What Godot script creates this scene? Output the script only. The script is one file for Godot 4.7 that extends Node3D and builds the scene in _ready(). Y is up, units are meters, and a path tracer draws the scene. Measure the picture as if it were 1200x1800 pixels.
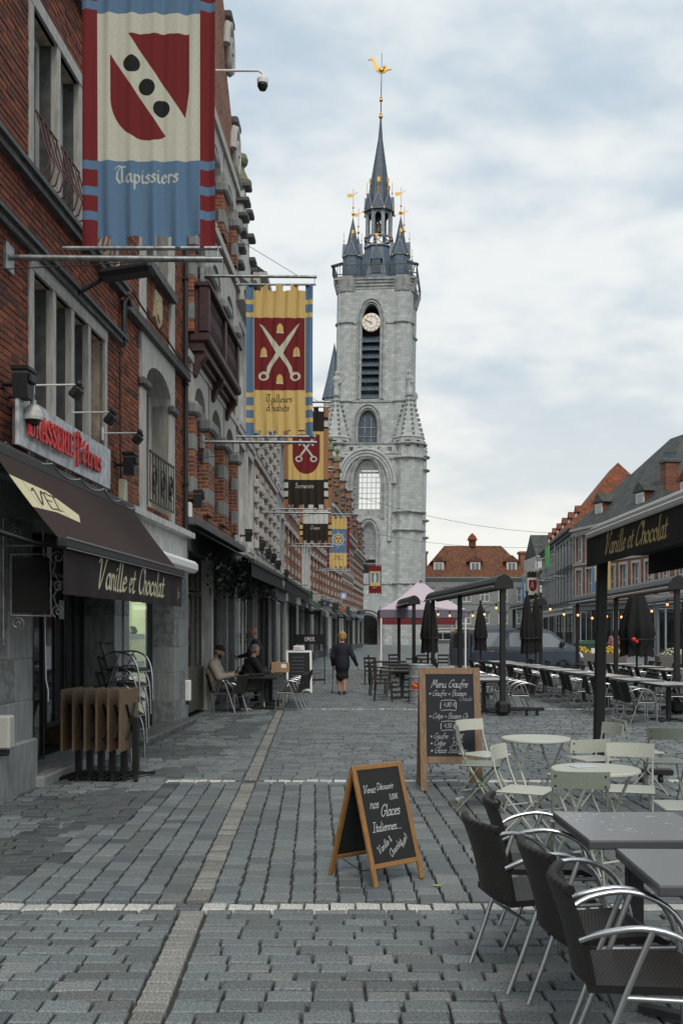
extends Node3D
# A belfry square on an overcast evening. x right, y up, the street runs along -z; "depth" d is -z.

var rng := RandomNumberGenerator.new()
var names := {}
var M := {}
const RED_BRICK := [Color(.32, .098, .046), Color(.28, .086, .042), Color(.36, .115, .054), Color(.24, .078, .044), Color(.1, .048, .038), Color(.31, .1, .048), Color(.34, .12, .06)]
const SETT := Color(.205, .232, .24)
var TEX := {}

# ---------------------------------------------------------------- mesh collector
class MB:
	var v := PackedVector3Array()
	var n := PackedVector3Array()
	var c := PackedColorArray()
	var t := PackedVector2Array()
	var col := Color.WHITE
	var T := Transform3D.IDENTITY

	func tri(a: Vector3, b: Vector3, d: Vector3) -> void:  # counter-clockwise seen from outside
		a = T * a; b = T * b; d = T * d
		var nn := (b - a).cross(d - a).normalized()
		v.append(a); v.append(d); v.append(b)
		for i in 3:
			n.append(nn); c.append(col); t.append(Vector2.ZERO)

	func quad(a: Vector3, b: Vector3, d: Vector3, e: Vector3) -> void:
		a = T * a; b = T * b; d = T * d; e = T * e
		var nn := (d - a).cross(e - b).normalized()
		v.append_array([a, d, b, a, e, d])
		for i in 6:
			n.append(nn); c.append(col)
		t.append_array([Vector2(0, 1), Vector2(1, 0), Vector2(1, 1), Vector2(0, 1), Vector2(0, 0), Vector2(1, 0)])

	func quadn(a: Vector3, b: Vector3, d: Vector3, e: Vector3, na: Vector3, nb: Vector3, nd: Vector3, ne: Vector3, ua := Vector2.ZERO, ub := Vector2.ZERO, ud := Vector2.ZERO, ue := Vector2.ZERO) -> void:
		v.append_array([T * a, T * d, T * b, T * a, T * e, T * d])
		var B := T.basis
		na = (B * na).normalized(); nb = (B * nb).normalized(); nd = (B * nd).normalized(); ne = (B * ne).normalized()
		n.append_array([na, nd, nb, na, ne, nd])
		t.append_array([ua, ud, ub, ua, ue, ud])
		for i in 6: c.append(col)

	func box(p: Vector3, q: Vector3) -> void:  # min and max corners
		var a := Vector3(p.x, p.y, q.z); var b := Vector3(q.x, p.y, q.z); var d := Vector3(q.x, q.y, q.z); var e := Vector3(p.x, q.y, q.z)
		var f := Vector3(p.x, p.y, p.z); var g := Vector3(q.x, p.y, p.z); var h := Vector3(q.x, q.y, p.z); var i := Vector3(p.x, q.y, p.z)
		quad(a, b, d, e); quad(g, f, i, h); quad(f, a, e, i); quad(b, g, h, d); quad(e, d, h, i); quad(f, g, b, a)

	func cbox(m: Vector3, s: Vector3) -> void:
		box(m - s * 0.5, m + s * 0.5)

	func bev(p: Vector3, q: Vector3, r: float) -> void:  # box with chamfered edges
		var m := (p + q) * 0.5
		var h := (q - p) * 0.5
		r = minf(r, minf(h.x, minf(h.y, h.z)) * 0.9)
		for ax in 3:
			for sg in [-1.0, 1.0]:
				var nrm := Vector3.ZERO; nrm[ax] = sg
				var u := Vector3.ZERO; u[(ax + 1) % 3] = 1.0
				var w := nrm.cross(u)
				var hu := absf(h.dot(u.abs())) - r
				var hw := absf(h.dot(w.abs())) - r
				var cc := m + nrm * h[ax]
				quad(cc - u * hu - w * hw, cc + u * hu - w * hw, cc + u * hu + w * hw, cc - u * hu + w * hw)
		for ax in 3:
			var i1 := (ax + 1) % 3
			var i2 := (ax + 2) % 3
			for s1 in [-1.0, 1.0]:
				for s2 in [-1.0, 1.0]:
					var a := Vector3.ZERO; a[i1] = s1 * h[i1]; a[i2] = s2 * (h[i2] - r); a[ax] = -(h[ax] - r)
					var b := a; b[ax] = h[ax] - r
					var d := Vector3.ZERO; d[i1] = s1 * (h[i1] - r); d[i2] = s2 * h[i2]; d[ax] = h[ax] - r
					var e := d; e[ax] = -(h[ax] - r)
					var o := Vector3.ZERO; o[i1] = s1; o[i2] = s2
					if (d - a).cross(e - b).dot(o) > 0: quad(m + a, m + b, m + d, m + e)
					else: quad(m + e, m + d, m + b, m + a)
		for sx in [-1.0, 1.0]:
			for sy in [-1.0, 1.0]:
				for sz in [-1.0, 1.0]:
					var a := m + Vector3(sx * h.x, sy * (h.y - r), sz * (h.z - r))
					var b := m + Vector3(sx * (h.x - r), sy * h.y, sz * (h.z - r))
					var d := m + Vector3(sx * (h.x - r), sy * (h.y - r), sz * h.z)
					if sx * sy * sz > 0: tri(a, b, d)
					else: tri(a, d, b)

	func bar(a: Vector3, b: Vector3, w: float, h: float, up := Vector3.UP) -> void:  # rectangular bar between two points
		var d := (b - a)
		var z := d.normalized()
		if absf(z.dot(up)) > 0.98: up = Vector3.RIGHT
		var x := up.cross(z).normalized()
		var y := z.cross(x)
		var old := T
		T = T * Transform3D(Basis(x, y, z), (a + b) * 0.5)
		cbox(Vector3.ZERO, Vector3(w, h, d.length()))
		T = old

	func tube(pts: Array, r, sides := 8, closed := false, uvlen := 0.0) -> void:  # r: one radius or one per point
		var cnt := pts.size()
		var rings := []
		var up := Vector3.UP
		var prev := Vector3.ZERO
		var run := 0.0
		var runs := []
		for i in cnt:
			var d: Vector3
			if closed: d = pts[(i + 1) % cnt] - pts[(i - 1 + cnt) % cnt]
			elif i == 0: d = pts[1] - pts[0]
			elif i == cnt - 1: d = pts[i] - pts[i - 1]
			else: d = (pts[i + 1] - pts[i]).normalized() + (pts[i] - pts[i - 1]).normalized()
			d = d.normalized()
			if i == 0:
				up = Vector3.RIGHT if absf(d.y) > 0.9 else Vector3.UP
			else:
				run += (pts[i] - pts[i - 1]).length()
			up = (up - d * up.dot(d)).normalized()
			var s := d.cross(up)
			var ring := []
			var rr: float = r[i] if r is Array else r
			for k in sides:
				var a := TAU * k / sides
				var o := up * cos(a) + s * sin(a)
				ring.append([pts[i] + o * rr, o])
			rings.append(ring); runs.append(run)
		for i in (cnt if closed else cnt - 1):
			var A: Array = rings[i]
			var B: Array = rings[(i + 1) % cnt]
			for k in sides:
				var k2 := (k + 1) % sides
				var u0 := float(k) / sides
				var u1 := float(k + 1) / sides
				quadn(A[k][0], A[k2][0], B[k2][0], B[k][0], A[k][1], A[k2][1], B[k2][1], B[k][1], Vector2(runs[i], u0), Vector2(runs[i], u1), Vector2(runs[(i + 1) % cnt], u1), Vector2(runs[(i + 1) % cnt], u0))
		if not closed:
			for k in range(1, sides - 1):
				tri(rings[0][0][0], rings[0][k + 1][0], rings[0][k][0])
				tri(rings[cnt - 1][0][0], rings[cnt - 1][k][0], rings[cnt - 1][k + 1][0])

	func lathe(prof: Array, sides := 16, smooth := true, turn := 0.0) -> void:  # profile of (radius, height), bottom to top
		for i in prof.size() - 1:
			var p: Vector2 = prof[i]
			var q: Vector2 = prof[i + 1]
			var sl := Vector2(q.y - p.y, p.x - q.x).normalized()
			for k in sides:
				var a := turn + TAU * k / sides
				var b := turn + TAU * (k + 1) / sides
				var ca := Vector3(cos(a), 0, -sin(a))
				var cb := Vector3(cos(b), 0, -sin(b))
				var P := [ca * p.x + Vector3.UP * p.y, cb * p.x + Vector3.UP * p.y, cb * q.x + Vector3.UP * q.y, ca * q.x + Vector3.UP * q.y]
				if smooth:
					var na := ca * sl.x + Vector3.UP * sl.y
					var nb := cb * sl.x + Vector3.UP * sl.y
					quadn(P[0], P[1], P[2], P[3], na, nb, nb, na, Vector2(float(k) / sides, p.y), Vector2(float(k + 1) / sides, p.y), Vector2(float(k + 1) / sides, q.y), Vector2(float(k) / sides, q.y))
				elif q.x < 0.0005: tri(P[0], P[1], P[2])
				elif p.x < 0.0005: tri(P[0], P[2], P[3])
				else: quad(P[0], P[1], P[2], P[3])

	func prism(poly: PackedVector2Array, z0: float, z1: float, caps := true) -> void:  # polygon in x,y pushed along z
		if Geometry2D.is_polygon_clockwise(poly):
			poly = poly.duplicate(); poly.reverse()
		var cnt := poly.size()
		for i in cnt:
			var a := poly[i]; var b := poly[(i + 1) % cnt]
			quad(Vector3(a.x, a.y, z1), Vector3(a.x, a.y, z0), Vector3(b.x, b.y, z0), Vector3(b.x, b.y, z1))
		if caps:
			var ix := Geometry2D.triangulate_polygon(poly)
			for i in range(0, ix.size(), 3):
				var a := poly[ix[i]]; var b := poly[ix[i + 1]]; var d := poly[ix[i + 2]]
				if (b - a).cross(d - a) < 0:
					var x := b; b = d; d = x
				tri(Vector3(a.x, a.y, z1), Vector3(b.x, b.y, z1), Vector3(d.x, d.y, z1))
				tri(Vector3(a.x, a.y, z0), Vector3(d.x, d.y, z0), Vector3(b.x, b.y, z0))

	func ball(m: Vector3, r: float, rings := 8, sides := 10, sq := Vector3.ONE) -> void:
		var old := T
		T = T * Transform3D(Basis.from_scale(sq), m)
		for i in rings:
			var a := PI * i / rings - PI / 2
			var b := PI * (i + 1) / rings - PI / 2
			for k in sides:
				var g := TAU * k / sides
				var h := TAU * (k + 1) / sides
				var p0 := Vector3(cos(a) * cos(g), sin(a), -cos(a) * sin(g)); var p1 := Vector3(cos(a) * cos(h), sin(a), -cos(a) * sin(h))
				var p2 := Vector3(cos(b) * cos(h), sin(b), -cos(b) * sin(h)); var p3 := Vector3(cos(b) * cos(g), sin(b), -cos(b) * sin(g))
				quadn(p0 * r, p1 * r, p2 * r, p3 * r, p0, p1, p2, p3)
		T = old

	func sheet(g: Array, flip := false) -> void:  # smooth grid of rows of points, uv 0..1 (v from first row down)
		var R := g.size()
		var C: int = g[0].size()
		var N := []
		for i in R:
			var row := []
			for j in C:
				var du: Vector3 = g[i][mini(j + 1, C - 1)] - g[i][maxi(j - 1, 0)]
				var dv: Vector3 = g[mini(i + 1, R - 1)][j] - g[maxi(i - 1, 0)][j]
				row.append((dv.cross(du) if not flip else du.cross(dv)).normalized())
			N.append(row)
		for i in R - 1:
			for j in C - 1:
				var u0 := float(j) / (C - 1); var u1 := float(j + 1) / (C - 1)
				var v0 := float(i) / (R - 1); var v1 := float(i + 1) / (R - 1)
				if flip: quadn(g[i][j], g[i][j + 1], g[i + 1][j + 1], g[i + 1][j], N[i][j], N[i][j + 1], N[i + 1][j + 1], N[i + 1][j], Vector2(u0, v0), Vector2(u1, v0), Vector2(u1, v1), Vector2(u0, v1))
				else: quadn(g[i][j], g[i + 1][j], g[i + 1][j + 1], g[i][j + 1], N[i][j], N[i + 1][j], N[i + 1][j + 1], N[i][j + 1], Vector2(u0, v0), Vector2(u0, v1), Vector2(u1, v1), Vector2(u1, v0))

	func mesh() -> ArrayMesh:
		var a := []
		a.resize(Mesh.ARRAY_MAX)
		a[Mesh.ARRAY_VERTEX] = v; a[Mesh.ARRAY_NORMAL] = n; a[Mesh.ARRAY_COLOR] = c; a[Mesh.ARRAY_TEX_UV] = t
		var m := ArrayMesh.new()
		if v.size(): m.add_surface_from_arrays(Mesh.PRIMITIVE_TRIANGLES, a)
		return m

# ---------------------------------------------------------------- object helpers
func numbered(called: String) -> String:
	if not names.has(called):
		names[called] = 0
		return called
	names[called] += 1
	return "%s_%03d" % [called, names[called]]

func tag(o: Node, label: String, category: String, group := "") -> Node:
	o.set_meta("label", label); o.set_meta("category", category)
	if group: o.set_meta("group", group)
	return o

func thing(called: String, label: String, category: String, at := Vector3.ZERO, turn := 0.0, group := "") -> Node3D:
	var o := Node3D.new()
	o.name = numbered(called); add_child(o)
	o.position = at; o.rotation.y = turn
	tag(o, label, category, group)
	return o

func part(mb: MB, called: String, m: Material, parent: Node, label := "") -> MeshInstance3D:
	var o := MeshInstance3D.new()
	o.mesh = mb.mesh(); o.material_override = m
	o.name = called if parent != self else numbered(called)
	parent.add_child(o, true)
	if label: o.set_meta("label", label)
	return o

func group_node(called: String, parent: Node) -> Node3D:
	var o := Node3D.new(); o.name = called; parent.add_child(o, true); return o

func copy(o: Node3D, at: Vector3, turn: float, label := "") -> Node3D:
	var r: Node3D = o.duplicate()
	var base := String(o.name)
	if base.length() > 4 and base[base.length() - 4] == "_" and base.right(3).is_valid_int(): base = base.left(-4)
	r.name = numbered(base); add_child(r)
	r.position = at; r.rotation.y = turn
	if label: r.set_meta("label", label)
	return r

func struct_(o: Node) -> Node:
	o.set_meta("kind", "structure"); return o

func smooth_path(p: Array, per := 4) -> Array:
	var o := []
	for i in p.size() - 1:
		for k in per: o.append((p[i] as Vector3).cubic_interpolate(p[i + 1], p[maxi(i - 1, 0)], p[mini(i + 2, p.size() - 1)], float(k) / per))
	o.append(p[p.size() - 1])
	return o

func W(x: float, d: float, h := 0.0) -> Vector3: return Vector3(x, h, -d)

func R(a: float, b: float) -> float: return rng.randf_range(a, b)

# ---------------------------------------------------------------- pictures: filled shapes and pen lettering
const GL := {
	"a": [.9, [.65,.8, .4,1, .1,.75, .05,.3, .3,0, .6,.3, .65,1], [.65,1,.65,.2,.85,0]], "b": [.8, [.1,2,.1,.1,.4,0,.65,.3,.6,.8,.35,1,.1,.75]],
	"c": [.75, [.6,.8,.4,1,.1,.75,.05,.3,.3,0,.65,.2]], "d": [.9, [.65,.75,.4,1,.1,.75,.05,.3,.3,0,.6,.2], [.5,2,.65,1.6,.65,.2,.8,0]],
	"e": [.75, [.1,.5,.6,.7,.4,1,.1,.75,.05,.3,.3,0,.65,.25]], "f": [.7, [.75,1.8,.5,2,.3,1.6,.2,-.6], [0,.95,.6,.95]],
	"h": [.8, [.1,2,.1,0], [.1,.7,.4,1,.6,.75,.6,0]], "i": [.45, [.15,1,.15,.15,.35,0], [.15,1.4,.2,1.45]], "l": [.45, [.15,2,.15,.15,.4,0]],
	"m": [1.2, [.05,1,.05,0], [.05,.7,.3,1,.45,.75,.45,0], [.45,.7,.7,1,.9,.75,.9,.1,1.05,0]], "n": [.85, [.05,1,.05,0], [.05,.7,.35,1,.6,.75,.6,.15,.8,0]],
	"o": [.8, [.35,1,.05,.7,.05,.3,.35,0,.65,.3,.65,.7,.35,1]], "p": [.8, [.1,1,.1,-.8], [.1,.75,.4,1,.65,.7,.6,.25,.35,0,.1,.2]],
	"r": [.6, [.1,1,.1,0], [.1,.7,.35,1,.55,.85]], "s": [.65, [.55,.85,.3,1,.08,.8,.5,.4,.45,.1,.2,0,.02,.15]], "t": [.6, [.25,1.5,.22,.2,.4,0,.6,.1], [0,1,.5,1]],
	"u": [.85, [.08,1,.08,.25,.3,0,.6,.3], [.6,1,.6,.15,.8,0]], "v": [.7, [.05,1,.3,0,.6,1]], "z": [.7, [.05,1,.6,1,.05,0,.6,0]],
	"V": [1.38, [0,1.7,.2,2,.35,1.9,.5,0,1.2,2,1.35,1.9]], "C": [1.2, [1.1,1.6,.9,2,.4,1.7,.1,.9,.2,.2,.6,0,1.1,.4]], "G": [1.25, [1.1,1.6,.9,2,.4,1.7,.1,.9,.2,.2,.6,0,1,.5,1.05,.9], [.7,.9,1.2,.9]],
	"T": [1.2, [0,1.7,.3,2,1.2,1.9], [.6,1.9,.2,1.3,.15,.5,.5,0,1,.25], [.75,1.9,.75,.3]], "S": [1.15, [1,1.7,.6,2,.2,1.6,.5,1.1,.9,.8,.85,.3,.5,0,.05,.3]],
	"M": [1.4, [0,0,.3,2,.6,.6,.95,2,1.2,0]], "B": [1.1, [.15,2,.15,0,.7,0,.95,.4,.8,.95,.3,1.05], [0,1.9,.7,2,.9,1.6,.7,1.1,.3,1.05]],
	"D": [1.3, [.25,2,.25,0], [0,1.8,.5,2,1.1,1.5,1.1,.5,.6,0,.1,0]], "I": [.8, [.35,2,.3,0], [0,2,.7,2], [0,0,.65,0]], "P": [1.05, [.25,2,.25,-.4], [0,1.8,.5,2,.95,1.7,.9,1.1,.5,.8,.25,.9]],
	"E": [1.0, [.9,1.9,.2,2,.2,0,.95,.1], [.2,1.05,.75,1.05]], "F": [.95, [.2,2,.2,0], [.2,2,.9,2], [.2,1.1,.7,1.1]], "L": [.9, [.2,2,.2,0,.8,0]], "O": [1.2, [.5,2,.1,1.5,.1,.5,.5,0,.95,.5,.95,1.5,.5,2]], "U": [1.1, [.15,2,.15,.4,.5,0,.85,.4,.85,2]], "R": [1.05, [.2,0,.2,2,.7,2,.85,1.5,.6,1.05,.2,1.05], [.5,1.05,.9,0]], "A": [1.1, [0,0,.5,2,1,0], [.2,.7,.8,.7]], "N": [1.1, [.1,0,.1,2,.85,0,.85,2]], "J": [.9, [.6,2,.6,.3,.3,0,.05,.3]],
	"0": [.8, [.35,1.6,.05,1.2,.05,.4,.35,0,.65,.4,.65,1.2,.35,1.6]], "2": [.8, [.05,1.3,.35,1.6,.6,1.3,.5,.9,.05,0,.65,.05]], "3": [.8, [.1,1.5,.5,1.6,.6,1.2,.25,.9,.6,.6,.5,.1,.05,.1]],
	"4": [.8, [.4,1.6,.05,.6,.65,.6], [.5,1,.5,0]], "5": [.8, [.6,1.6,.15,1.6,.1,.95,.5,.9,.6,.4,.35,0,.05,.15]], "6": [.8, [.5,1.6,.15,1,.05,.4,.3,0,.6,.35,.4,.75,.1,.5]], "8": [.8, [.35,.85,.1,1.2,.35,1.6,.6,1.2,.1,.4,.35,0,.6,.4,.35,.85]],
	"€": [.95, [.85,1.4,.5,1.6,.2,1.2,.2,.4,.5,0,.85,.2], [0,1,.6,1], [0,.6,.6,.6]], "+": [.9, [.4,1,.4,.2], [0,.6,.8,.6]], "*": [.8, [.35,1.1,.35,.4], [.05,.95,.65,.55], [.05,.55,.65,.95]],
	"!": [.45, [.2,1.7,.15,.5], [.12,.1,.15,.0]], ".": [.4, [.12,.05,.18,.0]], ",": [.35, [.18,.1,.05,-.25]], "'": [.35, [.2,2,.12,1.6]], "&": [1, [.75,.5,.4,0,.1,.3,.5,1.2,.3,1.6,.15,1.3,.7,0]], " ": [.6],
	"é": [.75, [.1,.5,.6,.7,.4,1,.1,.75,.05,.3,.3,0,.65,.25], [.3,1.3,.5,1.65]], "ê": [.75, [.1,.5,.6,.7,.4,1,.1,.75,.05,.3,.3,0,.65,.25], [.15,1.3,.35,1.6,.55,1.3]],
}

func glyph_polys(text: String, size: float, slant := 0.0, nib := Vector2(.1, .1), pen := .06, smooth := true, track := 0.0) -> Array:  # convex polygons, y up, start at 0,0; [polys, width]
	var out := []
	var x := 0.0
	for ch in text:
		var g: Array = GL.get(ch, [.6])
		for k in range(1, g.size()):
			var s: Array = g[k]
			var pts := []
			for i in range(0, s.size(), 2): pts.append(Vector2(x + s[i] + slant * s[i + 1], s[i + 1]))
			if smooth and pts.size() > 2:
				var sm := []
				for i in pts.size() - 1:
					var a: Vector2 = pts[maxi(i - 1, 0)]
					var d: Vector2 = pts[mini(i + 2, pts.size() - 1)]
					for q in 5: sm.append((pts[i] as Vector2).cubic_interpolate(pts[i + 1], a, d, q / 5.0))
				sm.append(pts[pts.size() - 1]); pts = sm
			for i in pts.size() - 1:
				var a: Vector2 = pts[i] * size
				var b: Vector2 = pts[i + 1] * size
				var e := (b - a).normalized() * pen * size
				var w := nib * size * 0.5
				var p := e.orthogonal()
				out.append(Geometry2D.convex_hull(PackedVector2Array([a - w - e, a + w - e, b - w + e, b + w + e, a + p, a - p, b + p, b - p])))
		x += g[0] + track
	return [out, x * size]

func fill_poly(im: Image, poly, col: Color) -> void:
	var y0 := INF; var y1 := -INF
	for p in poly: y0 = minf(y0, p.y); y1 = maxf(y1, p.y)
	var n: int = poly.size()
	for y in range(maxi(0, int(floor(y0))), mini(im.get_height() - 1, int(ceil(y1))) + 1):
		var yy := y + 0.5
		var xs := []
		for i in n:
			var a: Vector2 = poly[i]; var b: Vector2 = poly[(i + 1) % n]
			if (a.y <= yy) != (b.y <= yy): xs.append(a.x + (yy - a.y) / (b.y - a.y) * (b.x - a.x))
		xs.sort()
		for k in range(0, xs.size() - 1, 2):
			var xa := int(round(xs[k])); var xb := int(round(xs[k + 1]))
			if xb > xa: im.fill_rect(Rect2i(xa, y, xb - xa, 1), col)

func circle_pts(m: Vector2, r: float, cnt := 24, ry := -1.0) -> PackedVector2Array:
	var o := PackedVector2Array()
	for i in cnt: o.append(m + Vector2(cos(TAU * i / cnt) * r, sin(TAU * i / cnt) * (ry if ry > 0 else r)))
	return o

func write_on(im: Image, text: String, x: float, y: float, size: float, col: Color, slant := .2, nib := Vector2(.1, .1), pen := .05, smooth := true, track := 0.0, turn := 0.0) -> float:
	var g := glyph_polys(text, size, slant, nib, pen, smooth, track)
	for p in g[0]:
		var q := PackedVector2Array()
		for a in p: q.append(Vector2(x, y) + Vector2(a.x, -a.y).rotated(turn))
		fill_poly(im, q, col)
	return g[1]

func S(c: Color) -> Color: return c.linear_to_srgb()

func canvas(w: int, h: int, c: Color) -> Image:
	var im := Image.create(w, h, false, Image.FORMAT_RGB8)
	im.fill(c); return im

func cloth_noise(im: Image, amount: float) -> void:  # woven speckle of a print
	var nz := Image.create(64, 64, false, Image.FORMAT_RGBA8)
	for y in 64:
		for x in 64:
			nz.set_pixel(x, y, Color(0, 0, 0, rng.randf() * amount))
	for y in range(0, im.get_height(), 64):
		for x in range(0, im.get_width(), 64): im.blend_rect(nz, Rect2i(0, 0, 64, 64), Vector2i(x, y))

func to_tex(im: Image, shrink := 2) -> ImageTexture:
	im.resize(im.get_width() / shrink, im.get_height() / shrink, Image.INTERPOLATE_LANCZOS)
	im.convert(Image.FORMAT_RGBA8)
	cloth_noise(im, .14)
	return ImageTexture.create_from_image(im)

# ---------------------------------------------------------------- materials
func mat(key: String, c: Color, rough := .8, metal := 0.0, tex := "", scale := 1.0, bump := 0.0) -> StandardMaterial3D:
	if M.has(key): return M[key]
	var m := StandardMaterial3D.new()
	m.resource_name = key
	m.albedo_color = S(c); m.roughness = rough; m.metallic = metal
	if tex:
		m.albedo_texture = TEX[tex]
		m.uv1_triplanar = true; m.uv1_world_triplanar = true
		m.uv1_scale = Vector3.ONE * scale
		if bump > 0:
			m.heightmap_enabled = true; m.heightmap_texture = TEX[tex]; m.heightmap_scale = bump
	M[key] = m
	return m

func vmat(key: String, rough := .8, tex := "", scale := 1.0, bump := 0.0) -> StandardMaterial3D:
	if M.has(key): return M[key]
	var m := mat(key, Color.WHITE, rough, 0.0, tex, scale, bump)
	m.vertex_color_use_as_albedo = true
	return m

func noise_tex(key: String, freq: float, oct: int, lo: float, hi: float, seed_: int, size := 512, stretch := 1.0, power := 1.0) -> void:
	var f := FastNoiseLite.new()
	f.seed = seed_; f.frequency = freq; f.fractal_octaves = oct; f.noise_type = FastNoiseLite.TYPE_SIMPLEX_SMOOTH
	var im := f.get_seamless_image(size, size)
	if stretch != 1.0:
		im.resize(size, int(size * stretch), Image.INTERPOLATE_BILINEAR); im = im.get_region(Rect2i(0, 0, size, size)) if stretch >= 1 else im
	im.convert(Image.FORMAT_L8)
	var d := im.get_data()
	var lut := PackedByteArray()
	for i in 256: lut.append(int(255.0 * (lo + (hi - lo) * pow(smoothstep(.15, .85, i / 255.0), power))))
	for i in d.size(): d[i] = lut[d[i]]
	TEX[key] = ImageTexture.create_from_image(Image.create_from_data(im.get_width(), im.get_height(), false, Image.FORMAT_L8, d))

func grid_tex(key: String, size: int, rows: int, cols: int, joint: int, face: Array, jcol: Color, seed_: int, offset := .5) -> void:  # courses too far off to tell the pieces apart
	var r := RandomNumberGenerator.new(); r.seed = seed_
	var im := canvas(size, size, jcol)
	for i in rows:
		var y0 := int(size * float(i) / rows); var y1 := int(size * float(i + 1) / rows)
		var off := (offset if i % 2 else 0.0) + r.randf() * .1
		for j in range(-1, cols + 1):
			var x0 := int(size * (j + off) / cols); var x1 := int(size * (j + 1 + off) / cols)
			var c: Color = face[r.randi() % face.size()]
			c = c * (r.randf_range(.8, 1.15) if key != "ashlar" else r.randf_range(.93, 1.06))
			im.fill_rect(Rect2i(x0, y0, x1 - x0 - joint, y1 - y0 - joint), c.clamp())
	im.convert(Image.FORMAT_RGBA8)
	if key == "ashlar":  # soot runs and lime runs down the stone
		for k in 150:
			var run := Image.create(r.randi_range(2, 9), r.randi_range(30, 220), false, Image.FORMAT_RGBA8)
			run.fill(Color(.12, .13, .13, r.randf_range(.05, .2)) if k % 4 else Color(.95, .95, .92, .2))
			im.blend_rect(run, Rect2i(Vector2i.ZERO, run.get_size()), Vector2i(r.randi_range(0, size - 12), r.randi_range(0, size - 40)))
	cloth_noise(im, .25)
	TEX[key] = ImageTexture.create_from_image(im)

func setup_textures() -> void:
	noise_tex("grime", .012, 5, .76, 1.0, 3)
	noise_tex("fine", .09, 4, .84, 1.0, 5)
	noise_tex("streak", .05, 5, .84, 1.0, 8, 512, 6.0, .7)
	noise_tex("stoneface", .05, 5, .66, 1.0, 40, 512)
	noise_tex("patch", .02, 4, .78, 1.0, 11)
	noise_tex("speck", .35, 2, .55, 1.0, 21, 256, 1.0, .5)
	var b := []
	for c in RED_BRICK: b.append(S(c))
	grid_tex("brick", 512, 12, 4, 5, b, S(Color(.5, .42, .34)), 4)
	grid_tex("ashlar", 1024, 22, 14, 2, [Color(.8, .81, .8), Color(.77, .78, .78), Color(.83, .83, .82), Color(.75, .77, .77)], Color(.58, .59, .59), 9)
	grid_tex("tile", 512, 16, 16, 3, [Color(.6, .4, .28), Color(.55, .38, .29), Color(.49, .37, .3), Color(.43, .35, .3), Color(.64, .41, .27)], Color(.25, .17, .14), 12)
	grid_tex("slate", 512, 16, 12, 2, [Color(.34, .36, .37), Color(.28, .3, .31), Color(.38, .38, .37), Color(.3, .31, .3)], Color(.14, .15, .15), 15)
	# weave of the wicker: over-and-under strands
	var w := Image.create(64, 64, false, Image.FORMAT_L8)
	for y in 64:
		for x in 64:
			var k := (x / 16) % 2
			var a := absf(sin(PI * (y + 8 * k) / 16.0))
			var e := .35 + .65 * sin(PI * (x % 16) / 15.0)
			w.set_pixel(x, y, Color.WHITE * (.1 + .9 * a * e))
	TEX.weave = ImageTexture.create_from_image(w)
	var wd := canvas(256, 256, Color(1, 1, 1))
	var f := FastNoiseLite.new(); f.seed = 77; f.frequency = .02
	for y in 256:
		for x in 256:
			var g := .8 + .2 * sin((x + 18.0 * f.get_noise_2d(x * 1.5, y * .25)) * .55) * f.get_noise_2d(x * 3.0, y * .3)
			g *= .88 + .2 * f.get_noise_2d(x * 8.0, y * .6)
			wd.set_pixel(x, y, Color(g, g, g).clamp())
	TEX.wood = ImageTexture.create_from_image(wd)

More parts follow.
